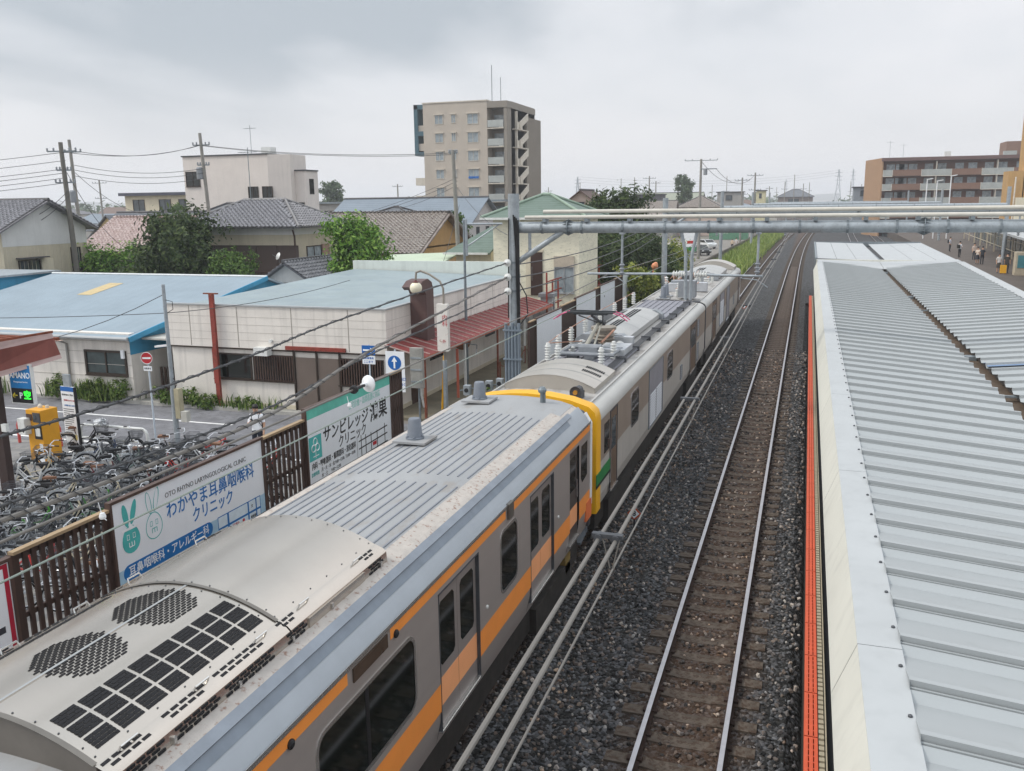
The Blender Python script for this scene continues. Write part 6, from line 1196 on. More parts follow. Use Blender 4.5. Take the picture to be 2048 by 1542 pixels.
# small white gable with dark tiles
t = H('small white-gabled annexe with dark tiled roof in front of the balcony', (-29.2, 42.6, G)); w = -25.34 - -29.2; d = 7; tri = gable(t, w, d, 3.55, 4.75, kawara_d, 'y', .5, ridge_d); walls(t, w, d, 0, 3.6, plaster, tri)
# second tile house with ochre gable
t = H('house with patterned grey tiled roof and ochre gable beside the concrete pole', (-33.0, 53.5, G)); w, d = 8.6, 9.2; tri = gable(t, w, d, 4.9, 7.15, kawara_b, 'x', .6, ridge_d); walls(t, w, d, 0, 4.95, ochre_w, tri); window(t, 'x', 1.3, 2.8, 2.2, 3.6, w, frame=bronze_f)
for k in range(4): b = B(); b.box(w + .1, w + .9, 3.4 + k * 1.3, 4.5 + k * 1.3, 1.4, 3.4); b.build('screen_panel', brown_metal if k % 2 else mat('screen_dark', '#55473c', .7), t)
b = B(); b.box(w - .1, w + 1.2, 3.2, 9, 3.4, 3.5); b.build('veranda_roof', mat('veranda_roof', '#6f655c', .7), t)
t = H('small ochre lean-to with pale green roof behind the shop', (-24.38, 47.5, G)); w = 3.4; walls(t, w, 4.5, 0, 4.0, ochre_w); slope(t, [(-1.2, -.5, 3.95), (w + .4, -.5, 4.1), (w + .3, 4.5, 4.8), (-1.2, 4.5, 4.6)], mat('pale_green_sheet', '#b7c3ac', .6, 0, .06, 1)); window(t, 'y', 1.6, 2.8, 2.6, 3.5, 0)
b = B(); b.box(-1.2, 0, 0, .3, 0, 3.6); b.build('white_wall', plaster, t)
# dark hip roofs and the long blue-grey roof
t = H('house with broad dark grey hip roof behind the ochre-gabled house', (-41.59, 72, G)); w, d = 9.5, 9; walls(t, w, d, 0, 5.6, grey_w); hip(t, w, d, 5.5, 7.5, slate, .6, ridge_d)
t = H('long building with blue-grey metal roof and pale gable end at left of the tower block', (-50.79, 88, G)); w = -34.15 - -50.79; d = 10; tri = gable(t, w, d, 5.9, 8.4, slate_b, 'x', .6, ridge_d); walls(t, w, d, 0, 5.9, mat('pale_grey_wall', '#b9b6b4', .8, 0, .06, 1), tri)
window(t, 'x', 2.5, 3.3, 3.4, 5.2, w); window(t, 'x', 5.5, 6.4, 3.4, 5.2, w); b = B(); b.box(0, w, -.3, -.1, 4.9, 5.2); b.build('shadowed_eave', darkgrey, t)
t = H('grey concrete house half hidden beyond the white three-storey house', (-60.14, 100, G)); walls(t, 7, 6, 0, 8.1, grey_w); b = B(); b.box(-.3, 26, -.3, 6, 7.9, 8.15); b.build('roof', galv_d, t); window(t, 'y', 2, 4, 5.5, 7, 0)
t = H('wide flat building with railing in the distance, left of the tower block', (-61.78, 112, G)); walls(t, 14, 6, 0, 8.0, grey_w); b = B(); b.box(-.3, 14, -.3, 6, 8.0, 8.2); b.build('roof', galv_d, t)
# green roofed house with stone siding
stone_s = mat('stone_siding', '#e0dbc6', .8, 0, .1, 1.4, .5, 10, hex2='#b9b6a0', thr=.6, stretch=(1, 1, 3.2))
gx = -17.27; t = H('cream stone-clad house with green hip roof behind the mast', (gx, 48.5, G)); w = -11.31 - gx - .85; d = 4.6
walls(t, w, d, 0, 7.0, stone_s); hip(t, w, d, 6.95, 8.2, green_t, .55, mat('green_ridge', '#8a9c8c', .6)); b = B(); b.box(-.6, w + .6, -.62, -.52, 6.85, 6.97); b.build('eave_gutter', porcelain, t)
x = -15.66 - gx; a, c = -15.0 - gx, -14.31 - gx; b = B(); b.box(a, c, -.06, -.01, 2.55, 5.0); o = b.build('door', mat('dark_brown_door', '#3d2a24', .5, 0, .1, 2), t); b = B(); b.tube([(a + .08, -.09, 3.4), (a + .08, -.09, 4.2)], .015, 5); b.build('handle', chrome, o)
b = B(); b.box(a - .3, a - .02, -.04, -.01, 2.55, 5.1); b.box(a - .3, c + .05, -.05, -.01, 5.02, 5.15); b.build('door_frame', cream_wall, t)
a, c = -13.57 - gx, -12.49 - gx; window(t, 'y', a, c, 2.75, 4.15, 0, m_=glasspale, frame=alu); b = B(); b.box(a - .05, c + .05, -.1, -.01, 4.2, 4.8); b.build('shutter_case', mat('shutter_case', '#b3a898', .6), t)
window(t, 'y', .15, .5, 3.0, 4.2, 0, m_=glasspale, frame=alu)
t = H('lower green-roofed wing of the stone-clad house with a shuttered window', (-20.43, 50.5, G)); w = -17.99 - -20.43 - .15; walls(t, w, 6, 0, 4.9, cream_wall); slope(t, [(-.6, -.6, 4.85), (w + .1, -.6, 4.85), (w + .1, 5, 6.6), (1.2, 5, 6.6)], green_t); b = B(); b.box(-.6, w, -.68, -.6, 4.76, 4.88); b.build('eave_gutter', porcelain, t)
a, c = -19.52 - -20.43, -18.48 - -20.43; window(t, 'y', a, c, 2.3, 3.6, 0, m_=glasspale, frame=alu); b = B(); b.box(a - .05, c + .05, -.1, -.01, 3.62, 4.25); b.build('shutter_case', MATS['shutter_case'], t)
# garden wall of grey blocks with gate pier
t = thing('garden_wall', 'grey stone block garden wall with capped pier below the stone-clad house', 'wall', (-14.99, 46.0, G)); bm_ = [mat('block_%d' % k, c, .85, 0, .15, 3, .3, 30) for k, c in enumerate(('#8f9193', '#a2a3a4', '#7f8285'))]; rb = random.Random(4)
for r_ in range(8):
    for k in range(4): b = B(); b.box(.0 + k * .42 + (.2 if r_ % 2 else 0), .40 + k * .42 + (.2 if r_ % 2 else 0), -.02 * rb.random(), .25, .6 + r_ * .24, .6 + r_ * .24 + .22); b.build('block', rb.choice(bm_), t)
b = B(); b.box(-.0, 2.0, .05, .22, 0, 2.55); b.build('core', concrete, t); b = B(); b.box(1.35, 2.0, -.2, .45, 0, 2.75); b.build('pier', bm_[1], t); b = B(); b.box(1.25, 2.1, -.3, .55, 2.75, 2.95); b.build('pier_cap', bm_[2], t); b = B(); b.box(1.62, 1.74, -.215, -.205, 2.1, 2.4); b.build('name_plate', black, t); b = B(); b.box(2.0, 9, .1, .3, 0, 1.9); b.build('low_wall', bm_[1], t)
# ---------------------------------------------------------------- tower block
tx = -55.28; t = thing('apartment_tower', 'beige eight-storey apartment tower with zigzag outdoor stairs', 'apartment block', (tx, 125, G)); w = -45.17 - tx; zt = 21.8 - G; fh = 2.62
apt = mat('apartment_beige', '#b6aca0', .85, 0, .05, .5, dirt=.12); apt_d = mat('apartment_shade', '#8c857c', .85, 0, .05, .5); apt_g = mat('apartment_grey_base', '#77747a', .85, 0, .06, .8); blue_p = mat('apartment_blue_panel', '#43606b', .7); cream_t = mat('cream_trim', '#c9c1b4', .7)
w2 = -42.09 - tx; w3 = -39.42 - tx; w4 = -36.94 - tx
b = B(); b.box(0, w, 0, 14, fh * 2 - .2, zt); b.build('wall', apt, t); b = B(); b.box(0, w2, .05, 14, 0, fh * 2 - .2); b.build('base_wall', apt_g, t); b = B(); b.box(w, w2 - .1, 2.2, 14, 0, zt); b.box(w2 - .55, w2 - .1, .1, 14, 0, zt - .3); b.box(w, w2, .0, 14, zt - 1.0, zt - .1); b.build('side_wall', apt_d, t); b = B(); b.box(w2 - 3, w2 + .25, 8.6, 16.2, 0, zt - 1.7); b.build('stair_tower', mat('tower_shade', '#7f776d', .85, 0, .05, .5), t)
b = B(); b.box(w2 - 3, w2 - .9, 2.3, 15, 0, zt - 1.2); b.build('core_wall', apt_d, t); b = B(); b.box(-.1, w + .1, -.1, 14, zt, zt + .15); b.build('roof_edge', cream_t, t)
for f_ in range(8):
    z = fh * f_ + .1
    if f_ >= 2:
        for a, c, h0 in ((1.9, 3.1, .75), (4.5, 5.1, .85), (7.0, 8.6, .6)):
            ww = window(t, 'y', a * w / 10, c * w / 10, z + h0 + .1, z + 2.05, 0, m_=glasspale, frame=cream_t, fw=.06, sill=False); q = B(); q.box(a * w / 10 - .15, c * w / 10 + .15, -.22, 0, z + 2.12, z + 2.22); q.build('window_hood', cream_t, ww)
            if f_ == 4 and a == 7.0: q = B(); q.box(a * w / 10, c * w / 10, -.12, -.07, z + .75, z + 1.05); q.build('blue_cloth', bluesign, ww)
    if f_ >= 1:
        q = B(); q.box(w + .02, w2 - .55, .0, 2.2, z - .12, z + .02); q.build('balcony_slab', cream_t, t); q = B(); q.box(w + .05, w2 - .6, .02, .06, z + .12, z + 1.1); q.build('balcony_glass', mat('balcony_glass', '#a5a9a6', .25, 0, .1, 1, spec=.6), t); q = B(); q.box(w + .4, w2 - 1.1, 2.1, 2.19, z + .1, z + 1.95); q.build('balcony_door', glasspale, t)
        q = B(); q.box(w2 - 1.5, w2 - .8, .6, .9, z + .05, z + .65); q.build('aircon_unit', porcelain, t)
        q = B(); q.box(w2 - .9, w2 + .7, 2.6, 8.2, z - .15, z); q.box(w2 + .62, w2 + .7, 2.6, 5.2, z, z + .95); q.build('stair_landing', cream_t, t); q = B(); q.add([(w2 + .72, 3.6, z), (w2 + .72, 7.6, z + 1.5), (w2 + .72, 7.6, z + 2.5), (w2 + .72, 3.6, z + 1.0), (w2 + .85, 3.6, z), (w2 + .85, 7.6, z + 1.5), (w2 + .85, 7.6, z + 2.5), (w2 + .85, 3.6, z + 1.0)], [(3, 2, 1, 0), (4, 5, 6, 7), (3, 7, 6, 2), (0, 1, 5, 4), (0, 4, 7, 3), (1, 2, 6, 5)]); q.build('stair_flight', cream_t, t); q = B(); q.box(w2 + .2, w2 + .5, 3.0, 3.4, z, z + fh - .15); q.build('stair_column', cream_t, t)
    if f_ in (7, 6): q = B(); q.box(-1.45, 0, .2, 2.2, z - .3, z + .75); q.build('corner_balcony', apt, t)
    elif f_ in (3, 4, 2): q = B(); q.box(-1.6, 0, .2, 2.4, z - .1, z + 1.0); q.build('corner_balcony', cream_t, t)
b = B(); b.box(-1.5, -.9, 0, 2.3, fh * 5.65, zt - .1); b.box(-1.5, 0, .0, 2.3, zt - .75, zt - .1); b.box(-.9, 0, .0, .4, fh * 6.75, fh * 7.0); b.box(-.9, 0, .0, 2.2, fh * 5.65, fh * 5.85); b.build('blue_frame', blue_p, t)
b = B(); b.tube([(-46.12 - tx, 5, zt), (-46.12 - tx, 5, zt + 5.6)], .06, 5); b.build('lightning_rod', galv_d, t); b = B(); b.tube([(-44.73 - tx, 5, zt), (-44.73 - tx, 5, zt + 3.8)], .05, 5); b.build('lightning_rod', galv_d, t)
# ---------------------------------------------------------------- brown apartments
bx0 = 12.96; bw = 37.61 - bx0 + 8; t = thing('apartment_block', 'long brown brick apartment block with glass balconies behind the station', 'apartment block', (bx0, 190, G)); brk = mat('brown_brick', '#806455', .85, 0, .06, 1); brk_l = mat('sunlit_brick', '#a08063', .85, 0, .06, 1); brk_d = mat('dark_brick', '#6c4f42', .85, 0, .06, 1)  # end wall brick is lighter: sun on that side put into its colour
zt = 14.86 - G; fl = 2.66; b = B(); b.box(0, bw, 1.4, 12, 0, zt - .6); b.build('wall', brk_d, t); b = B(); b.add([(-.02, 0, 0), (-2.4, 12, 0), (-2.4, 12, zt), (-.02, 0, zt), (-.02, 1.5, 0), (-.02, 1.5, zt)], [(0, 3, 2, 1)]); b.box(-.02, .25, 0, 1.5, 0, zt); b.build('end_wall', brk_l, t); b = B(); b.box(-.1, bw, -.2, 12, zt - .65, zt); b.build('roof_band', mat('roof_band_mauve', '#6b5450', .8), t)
for f_ in range(0, 6):
    z = zt - .65 - fl * (f_ + 1); q = B(); q.box(.25, bw, 0, 1.4, z - .15, z + .02); q.build('balcony_slab', brk_d, t); x = .3; k = 0
    pat = [(1.6, 1), (5.0, 0), (5.2, 1), (5.0, 0)]
    while x < bw - 1:
        L_, gl = pat[0] if k == 0 else ((5.0, 0) if k % 2 else (5.2, 1)); q = B(); q.box(x, min(x + L_, bw), -.06, .02, z - .18, z + 1.0)
        q.build('balcony_glass' if gl else 'balcony_parapet', MATS['balcony_glass'] if gl else brk, t)
        if gl: q = B(); q.box(x - .08, x + L_ + .08, -.09, -.06, z - .3, z - .18); q.box(x - .08, x, -.09, .03, z - .18, z + 1.05); q.box(x + L_, x + L_ + .08, -.09, .03, z - .18, z + 1.05); q.build('balcony_frame', cream_t, t)
        for xx in (x + .6, x + 2.9):
            if xx + 1.4 < bw: q = B(); q.box(xx, xx + 1.5, 1.34, 1.42, z + .3, z + 2.1); q.build('window', glasspale, t)
        if k % 2 == 0 and k: q = B(); q.box(x + 2.5, x + 2.65, 0, 1.4, z, z + fl - .15); q.build('partition', cream_t, t)
        x += L_ + .12; k += 1
tv_antenna('forked aerial on the left end of the brown apartment roof', (14.46, 194, zt + G), 3.4); tv_antenna('single rod aerial on the brown apartment roof', (16.92, 194, zt + G), 2.8, 0); b = B(); b.box(0, 1.1, 0, 1, 0, 1.1); o = b.build('rooftop_tank', porcelain, None, loc=(24.39, 194, zt + G)); tag(o, 'small pale box on the brown apartment roof', 'rooftop unit')
t = thing('apartment_block', 'brown tower top with beige penthouse rising behind the long block', 'apartment block', (43.21, 240, G)); z = 19.91 - G; walls(t, 10, 8, 0, z, brk); b = B(); b.box(-1, 1.8, -1, 0, 0, z - 3.6); b.build('pale_wing', cream_t, t); b = B(); b.box(-.6, 2.2, -.9, -.2, z - 3.5, z - 2.2); b.build('terrace_rail', MATS['balcony_glass'], t)
sb = thing('station_building', 'ochre station building corner with maroon window frames at the right edge', 'building', (21.76, 118, 0)); b = B(); b.box(0, 1.6, 0, 3, 4.0, 10.17); b.box(1.75, 14, 0, 4, 4.0, 17.22); b.build('wall', ochre_w, sb); b = B(); b.box(.9, 14, -.6, 2, 4.2, 7.15); b.build('cream_band', cream_wall, sb)
b = B(); b.box(1.9, 2.25, -.15, 0, 7.43, 13.07); b.build('maroon_frame', mat('maroon_frame', '#4b2028', .5), sb); b = B(); b.box(2.25, 14, -.12, 0, 7.71, 12.51); b.build('window', glasspale, sb); b = B(); b.tube([(.75, -.25, 4.2), (.75, -.25, 9.5)], .09, 6); b.build('downpipe', cream_t, sb)
# ================================================================ vegetation
def leafmat(name, c1, c2, c3):
    if name in MATS: return MATS[name]
    m = bpy.data.materials.new(name); m.use_nodes = True; MATS[name] = m; t = m.node_tree; b = t.nodes['Principled BSDF']; n = t.nodes.new; l = t.links.new
    ge = n('ShaderNodeNewGeometry'); rp = n('ShaderNodeValToRGB'); l(ge.outputs['Random Per Island'], rp.inputs[0]); e = rp.color_ramp.elements; e[0].color = lin(c1); e[1].color = lin(c3); q = rp.color_ramp.elements.new(.55); q.color = lin(c2)
    l(rp.outputs[0], b.inputs['Base Color']); b.inputs['Roughness'].default_value = .6; b.inputs['Specular IOR Level'].default_value = .3
    b.inputs['Transmission Weight'].default_value = 0
    tr = n('ShaderNodeBsdfTranslucent'); l(rp.outputs[0], tr.inputs[0]); mx_ = n('ShaderNodeMixShader'); mx_.inputs[0].default_value = .25; l(b.outputs[0], mx_.inputs[1]); l(tr.outputs[0], mx_.inputs[2]); l(mx_.outputs[0], t.nodes['Material Output'].inputs[0]); return m
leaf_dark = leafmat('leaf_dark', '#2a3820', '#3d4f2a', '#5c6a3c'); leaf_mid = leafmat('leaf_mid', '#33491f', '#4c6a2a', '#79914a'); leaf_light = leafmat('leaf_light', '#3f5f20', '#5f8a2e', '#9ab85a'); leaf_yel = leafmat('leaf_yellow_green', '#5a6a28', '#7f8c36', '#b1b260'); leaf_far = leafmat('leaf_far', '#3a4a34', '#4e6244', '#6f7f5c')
grass_m = leafmat('grass_blades', '#4d6527', '#7c9340', '#b3b96c'); weed_m = leafmat('weed_leaves', '#33481f', '#55702f', '#8a9a52')
bark = mat('bark', '#54463a', .9, 0, .3, 6, .5, 30)
def foliage(blobs, n, size, seed, flat=.55):
    """leaf-sized folded faces spread through overlapping ellipsoid clumps"""
    r = random.Random(seed); b = B(); vol = [bx * by_ * bz for (_, _, _, bx, by_, bz) in blobs]; tot = sum(v ** .67 for v in vol)
    for (cx, cy, cz, rx, ry_, rz_), v in zip(blobs, vol):
        k = int(n * v ** .67 / tot)
        # each clump is itself broken into twig tufts
        tufts = []
        for _ in range(max(6, k // 26)):
            d = Vector((r.gauss(0, 1), r.gauss(0, 1), r.gauss(0, 1))).normalized(); q = r.uniform(.5, 1.2); tufts.append((d, q))
        for _ in range(k):
            d, q = r.choice(tufts); p = Vector((cx + d.x * rx * q, cy + d.y * ry_ * q, cz + d.z * rz_ * q)); j = .20 * (rx + ry_ + rz_) / 3
            p += Vector((r.gauss(0, j), r.gauss(0, j), r.gauss(0, j))); s = size * r.uniform(.6, 1.35)
            nn = (d * .8 + Vector((r.gauss(0, flat), r.gauss(0, flat), r.gauss(.35, flat)))).normalized(); u = nn.cross(Vector((r.gauss(0, 1), r.gauss(0, 1), r.gauss(0, 1)))).normalized(); w = nn.cross(u)
            b.add([p - u * s, p - w * s * .45 + nn * s * .12, p + u * s, p + w * s * .45 + nn * s * .12], [(0, 1, 2), (0, 2, 3)])
    return b
def tree(label, x, y, blobs, n, size, m_, seed, trunk_h=None, tr=.16, name='tree', cat='tree', group=None):
    t = thing(name, label, cat, (x, y, G), group=group); foliage(blobs, n, size, seed).build('crown', m_, t)
    h = trunk_h or min(bl[2] for bl in blobs); b = B(); b.tube([(0, 0, -.1), (.05, .02, h * .5), (0, .05, h)], [tr * 1.3, tr, tr * .7], 8); r = random.Random(seed)
    for bl in blobs[:6]: b.tube([(0, .03, h * .75), (bl[0] * .5, bl[1] * .5, (h + bl[2]) / 2), (bl[0], bl[1], bl[2])], [tr * .6, tr * .35, tr * .12], 6)
    b.build('trunk', bark, t); return t
def blobset(w, d, z0, z1, n, seed, taper=.3):
    r = random.Random(seed); o = []
    for k in range(n):
        f = (k + .5) / n; z = z0 + (z1 - z0) * (.12 + .8 * f); ww = w / 2 * (1 - taper * abs(2 * f - .75)) * .62; a = r.uniform(0, 6.28); q = r.uniform(.25, .95) if k % 3 else .1
        o.append((ww * q * cos(a), d / 2 * q * sin(a) * .6, z, w * r.uniform(.17, .27), d * r.uniform(.17, .27), (z1 - z0) * r.uniform(.12, .19)))
    return o
tx_ = lambda p: p
c = (-36.2,44.5,4.8); tree('big dark broadleaf tree behind the blue-roofed workshop', c[0], 44.5, blobset(7.6, 6.0, 1.2, 7.3, 34, 1, .55), 22000, .16, leaf_dark, 1)
c = (-43.58,46.8,3.83); tree('broad light green hedge left of the big dark tree', c[0], 46.8, [(-2.6, 0, 4.2, 1.0, .9, 1.1), (-1.6, 0, 3.9, 1.1, .9, 1.3), (-.5, 0, 3.8, 1.1, .9, 1.3), (.7, 0, 3.9, 1.1, .9, 1.3), (1.8, 0, 3.8, 1.1, .9, 1.5), (2.9, 0, 3.4, 1.0, .8, 1.5), (0, 0, 2.4, 3.2, .9, 1.4)], 11000, .13, leaf_light, 2, name='hedge', cat='hedge')
c = (-31.48,43.2,4.18); tree('round bright green bush right of the big dark tree', c[0], 43.2, blobset(3.7, 3.2, 1.6, 5.3, 16, 3, .3), 8000, .11, leaf_mid, 3, name='bush', cat='bush')
c = (-25.02,46.3,4.46); tree('fresh green leafy tree in front of the patterned tile roof', c[0], 46.3, blobset(5.6, 4.6, 1.2, 6.9, 26, 4, .7), 15000, .14, leaf_light, 4)
c = (-28.57,70,5.34); tree('dark tree partly hidden behind the concrete pole', c[0], 70, blobset(3.4, 3, 2.5, 6.9, 12, 5), 4000, .18, leaf_mid, 5)
c = (-14.14,68,6.49); tree('dark broad tree right of the green hip roof', c[0], 68, blobset(9.0, 6, 1.5, 8.4, 26, 6, .4), 13000, .18, leaf_dark, 6)
c = (-13.04,60,4.07); tree('dense dark hedge behind the footpath', c[0], 60, [(-1.6, 0, 2.6, 1.8, 1.7, 2.2), (.6, .5, 2.6, 2.0, 1.7, 2.2), (2.8, 2, 2.4, 2.0, 1.8, 2.0), (0, 0, 4.4, 1.8, 1.8, 1.2), (2, 3, 4.2, 1.8, 1.8, 1.2)], 12000, .16, leaf_dark, 7, name='hedge', cat='hedge')
for i, (px, py, Y, w, h, m_, lab) in enumerate(((1275, 520, 56, 2.4, 3.6, leaf_yel, 'yellow-green shrub beside the footpath, nearest of three'), (1310, 505, 63, 2.8, 3.9, leaf_mid, 'green shrub beside the footpath between two yellow-green ones'), (1350, 500, 74, 3.6, 4.3, leaf_yel, 'yellow-green shrub beside the footpath, farthest of three'))):
    c = ((-10.23,56,3.67), (-10.26,63,3.74), (-10.4,74,3.32))[i]; tree(lab, c[0], Y, blobset(w * 1.5, w * 1.5, .2, h, 14, 20 + i, .2), 6500, .13, m_, 20 + i, name='shrub', cat='shrub', group='shrubs by the footpath')
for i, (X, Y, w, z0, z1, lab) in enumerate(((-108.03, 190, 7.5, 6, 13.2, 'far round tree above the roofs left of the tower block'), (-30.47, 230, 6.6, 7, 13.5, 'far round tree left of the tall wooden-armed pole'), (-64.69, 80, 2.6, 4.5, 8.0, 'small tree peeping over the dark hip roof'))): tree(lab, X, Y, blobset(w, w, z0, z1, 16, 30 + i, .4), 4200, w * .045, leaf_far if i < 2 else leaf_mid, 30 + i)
def blades(label, name, pts, m_, hmin, hmax, w, seed, cat='grass', per=14):
    r = random.Random(seed); b = B()
    for x, y, z in pts:
        for _ in range(per):
            px_, py_ = x + r.gauss(0, .14), y + r.gauss(0, .14); h = r.uniform(hmin, hmax); a = r.uniform(0, 6.28); l = Vector((cos(a), sin(a), 0)) * h * r.uniform(.1, .5); s = Vector((-sin(a), cos(a), 0)) * w; p = Vector((px_, py_, z))
            b.add([p - s, p + s, p + l * .35 + Vector((0, 0, h * .62)) + s * .7, p + l + Vector((0, 0, h)), p + l * .35 + Vector((0, 0, h * .62)) - s * .7], [(0, 1, 2, 4), (4, 2, 3)])
    return tag(b.build(name, m_), label, cat, kind='stuff')
rv = random.Random(9); pts = []
while len(pts) < 2300:
    y = rv.uniform(62, 190); x0 = -10.6 + .013 * (y - 62); x1 = -7.5 + (.014 * (y - 62)) + (.9 if y > 80 else 0); x = rv.uniform(x0, x1); pts.append((x, y, -.5 + .25 * rv.random()))
blades('tall pale green grass on the verge between path wall and track', 'verge_grass', pts, grass_m, .5, 1.35, .04, 11, per=11)
pts = [(rv.uniform(-14.8, -11.6), rv.uniform(57, 76), -.45) for _ in range(420)]; blades('tall weeds and grass beside the far boards', 'roadside_weeds', pts, grass_m, .6, 1.7, .03, 12, per=13)
pts = [(rv.uniform(-33, -25.6), 28.1 + abs(rv.gauss(0, .22)), -.36) for _ in range(26)] + [(-27.6 + rv.gauss(0, .7), 28.05 + rv.random() * .25, -.36) for _ in range(40)]; blades('weeds growing along the foot of the workshop wall', 'wall_weeds', pts, weed_m, .25, .95, .03, 13, cat='weeds', per=13)
pts = [(rv.uniform(-24.6, -19.2), 28.2 + rv.random() * .3, -.36) for _ in range(24)] + [(rv.uniform(-16.6, -15.6), 28.2 + rv.random() * .3, -.36) for _ in range(12)]; blades('weeds growing along the foot of the shop wall', 'wall_weeds', pts, weed_m, .15, .6, .03, 14, cat='weeds', per=13)
fl_ = foliage([(-23.0, 28.25, .0, .5, .25, .3), (-22.2, 28.2, -.1, .5, .25, .25), (-24.3, 28.2, -.05, .4, .2, .3), (-27.4, 28.0, .1, .45, .25, .4), (-26.2, 28.0, .15, .4, .25, .45), (-29.3, 28.0, .1, .5, .25, .4), (-16.3, 28.3, -.1, .4, .2, .2), (-20.4, 28.3, -.15, .6, .2, .2)], 3600, .07, 15); tag(fl_.build('leafy_weeds', weed_m), 'leafy low weeds in clumps along the building fronts', 'weeds', kind='stuff')
fl_ = foliage([(-10.76, 29.3, 0.43, .12, .12, .3)], 150, .06, 16); tag(fl_.build('climbing_weed', weed_m), 'single green weed sprouting beside the signal boxes', 'weed')
# ================================================================ utility poles and wires
conc_p = mat('pole_concrete', '#8d8a84', .85, 0, .15, 2, dirt=.2); wood_p = mat('pole_dark_concrete', '#6e6a63', .85, 0, .15, 2, dirt=.2)
def upole(label, x, y, z1, r=.17, arms=(), m_=None, z0=G, box=None, lean=0):
    t = thing('utility_pole', label, 'utility pole', (x, y, z0)); H_ = z1 - z0; b = B(); b.tube([(0, 0, 0), (lean, 0, H_)], [r, r * .65], 12); b.build('shaft', m_ or conc_p, t, smooth=True)
    for z, w, rot in arms:
        zz = z - z0; b = B(); u = Vector((cos(rot), sin(rot), 0)) * w / 2; l_ = lean * zz / H_; b.bar(Vector((l_, 0, zz)) - u, Vector((l_, 0, zz)) + u, .08); b.build('crossarm', galv_d, t)
        for k in (-1, -.55, .55, 1): q = B(); p = Vector((l_, 0, zz)) + u * k; q.lathe([(.04, 0), (.07, .05), (.04, .1), (.07, .15), (.03, .22)], p, n=8); q.build('pole_insulator', grey_eq, t)
    if box: q = B(); q.lathe([(.24, 0), (.26, .05), (.26, .75), (.2, .85)], (box[0], -.05, box[1] - z0), n=12); q.build('transformer', grey_eq, t)
    return t
PA = (-44.13, 44.8); zA = 11.37
upole('thick concrete utility pole at left, front one of a close pair', PA[0], PA[1], zA, .2, [(10.83, 1.9, .2), (8.93, 1.3, .2), (9.68, .9, .3)], wood_p, lean=-.25)
PB = (-48.55, 50); upole('slender utility pole at left, rear one of a close pair', PB[0], PB[1], 11.98, .16, [(11.15, 1.6, .1)], conc_p, box=(-.3, 7.73), lean=-.2)
PC = (-41.62, 55.5); upole('utility pole with transformer rising beside the white three-storey house', PC[0], PC[1], 12.55, .17, [(11.71, 1.3, .1), (10.3, .9, .1)], conc_p, box=(-.75, 9.31), lean=-.55)
PD = (-20.92, 52.5); upole('bare concrete pole in front of the tower block', PD[0], PD[1], 10.6, .17, [(10.41, .5, .1)], conc_p, lean=-.35)
t = upole('thin grey steel pole between lamp post and mast', -14.14, 35.95, 6.64, .075, [], galv_d); 
t = thing('lattice_arm_pole', 'galvanised lattice arm on a pole left of the mast', 'frame', (-14.45, 37, 0)); b = B(); z = 6.45; b.tube([(0, 0, z), (1.6, .3, z)], .05, 6); b.tube([(0, 0, z - 1.0), (1.5, .3, z)], .035, 6); b.tube([(0, 0, z - 1.4), (0, 0, z + .2)], .06, 6); b.build('lattice_arm', galv, t)
PE = (-13.99, 122); upole('tall far pole with two crossarms right of the round tree', PE[0], PE[1], 12.65, .22, [(12.46, 4.2, 0)], conc_p, box=(.6, 10.58)); 
t = thing('pole_side_arm', 'short wired side arm jutting from the tall far pole', 'crossarm', (PE[0], 121.8, 11.35)); b = B(); b.bar((0, 0, 0), (2.1, 0, 0), .12); b.build('arm', galv_d, t)
fp = [(1485, 355, 170, 'far pole left of the Y-shaped one'), (1511, 345, 165, 'far pole with an upright pair of pins on a one-sided arm'), (1299, 352, 190, 'thin far pole above the tiled roofs left of the round tree'), (1312, 362, 230, 'very thin far pole beside the tree tops'), (795, 368, 170, 'tiny far pole left of the tower block'), (198, 360, 120, 'far pole behind the dark roofs between left poles and white house')]
for i, (px, py, Y, lab) in enumerate(fp):
    P_ = ((-11.96,170,11.24), (-9.41,165,11.94), (-32.44,190,12.4), (-37.58,230,12.18), (-81.42,170,11.35), (-111.7,120,11.82))[i]; upole(lab, P_[0], P_[1], P_[2], .2, [(P_[2] - .5, 2.6, .1), (P_[2] - 3, 2.0, .1)] if i < 3 or i == 5 else [(P_[2] - .5, 2.2, 0)], conc_p)
r_ = random.Random(31)
for i, bearing in enumerate([16.04, 14.03, 11.99, 11.45, 10.61, 7.22, 5.82, 4.95, 2.4, 1.97, 1.5, 0.96, 0.43, 0.08, -2.24, -2.86]):      # degrees left of the track direction
    d = r_.uniform(230, 420); X, Yy = -sin(radians(bearing)) * d, cos(radians(bearing)) * d
    upole('hair-thin distant pole on the skyline, %s from the left among sixteen' % 'first second third fourth fifth sixth seventh eighth ninth tenth eleventh twelfth thirteenth fourteenth fifteenth sixteenth'.split()[i], X, Yy, r_.uniform(10.5, 15), .16, [(10, 1.8, .3)], conc_p)
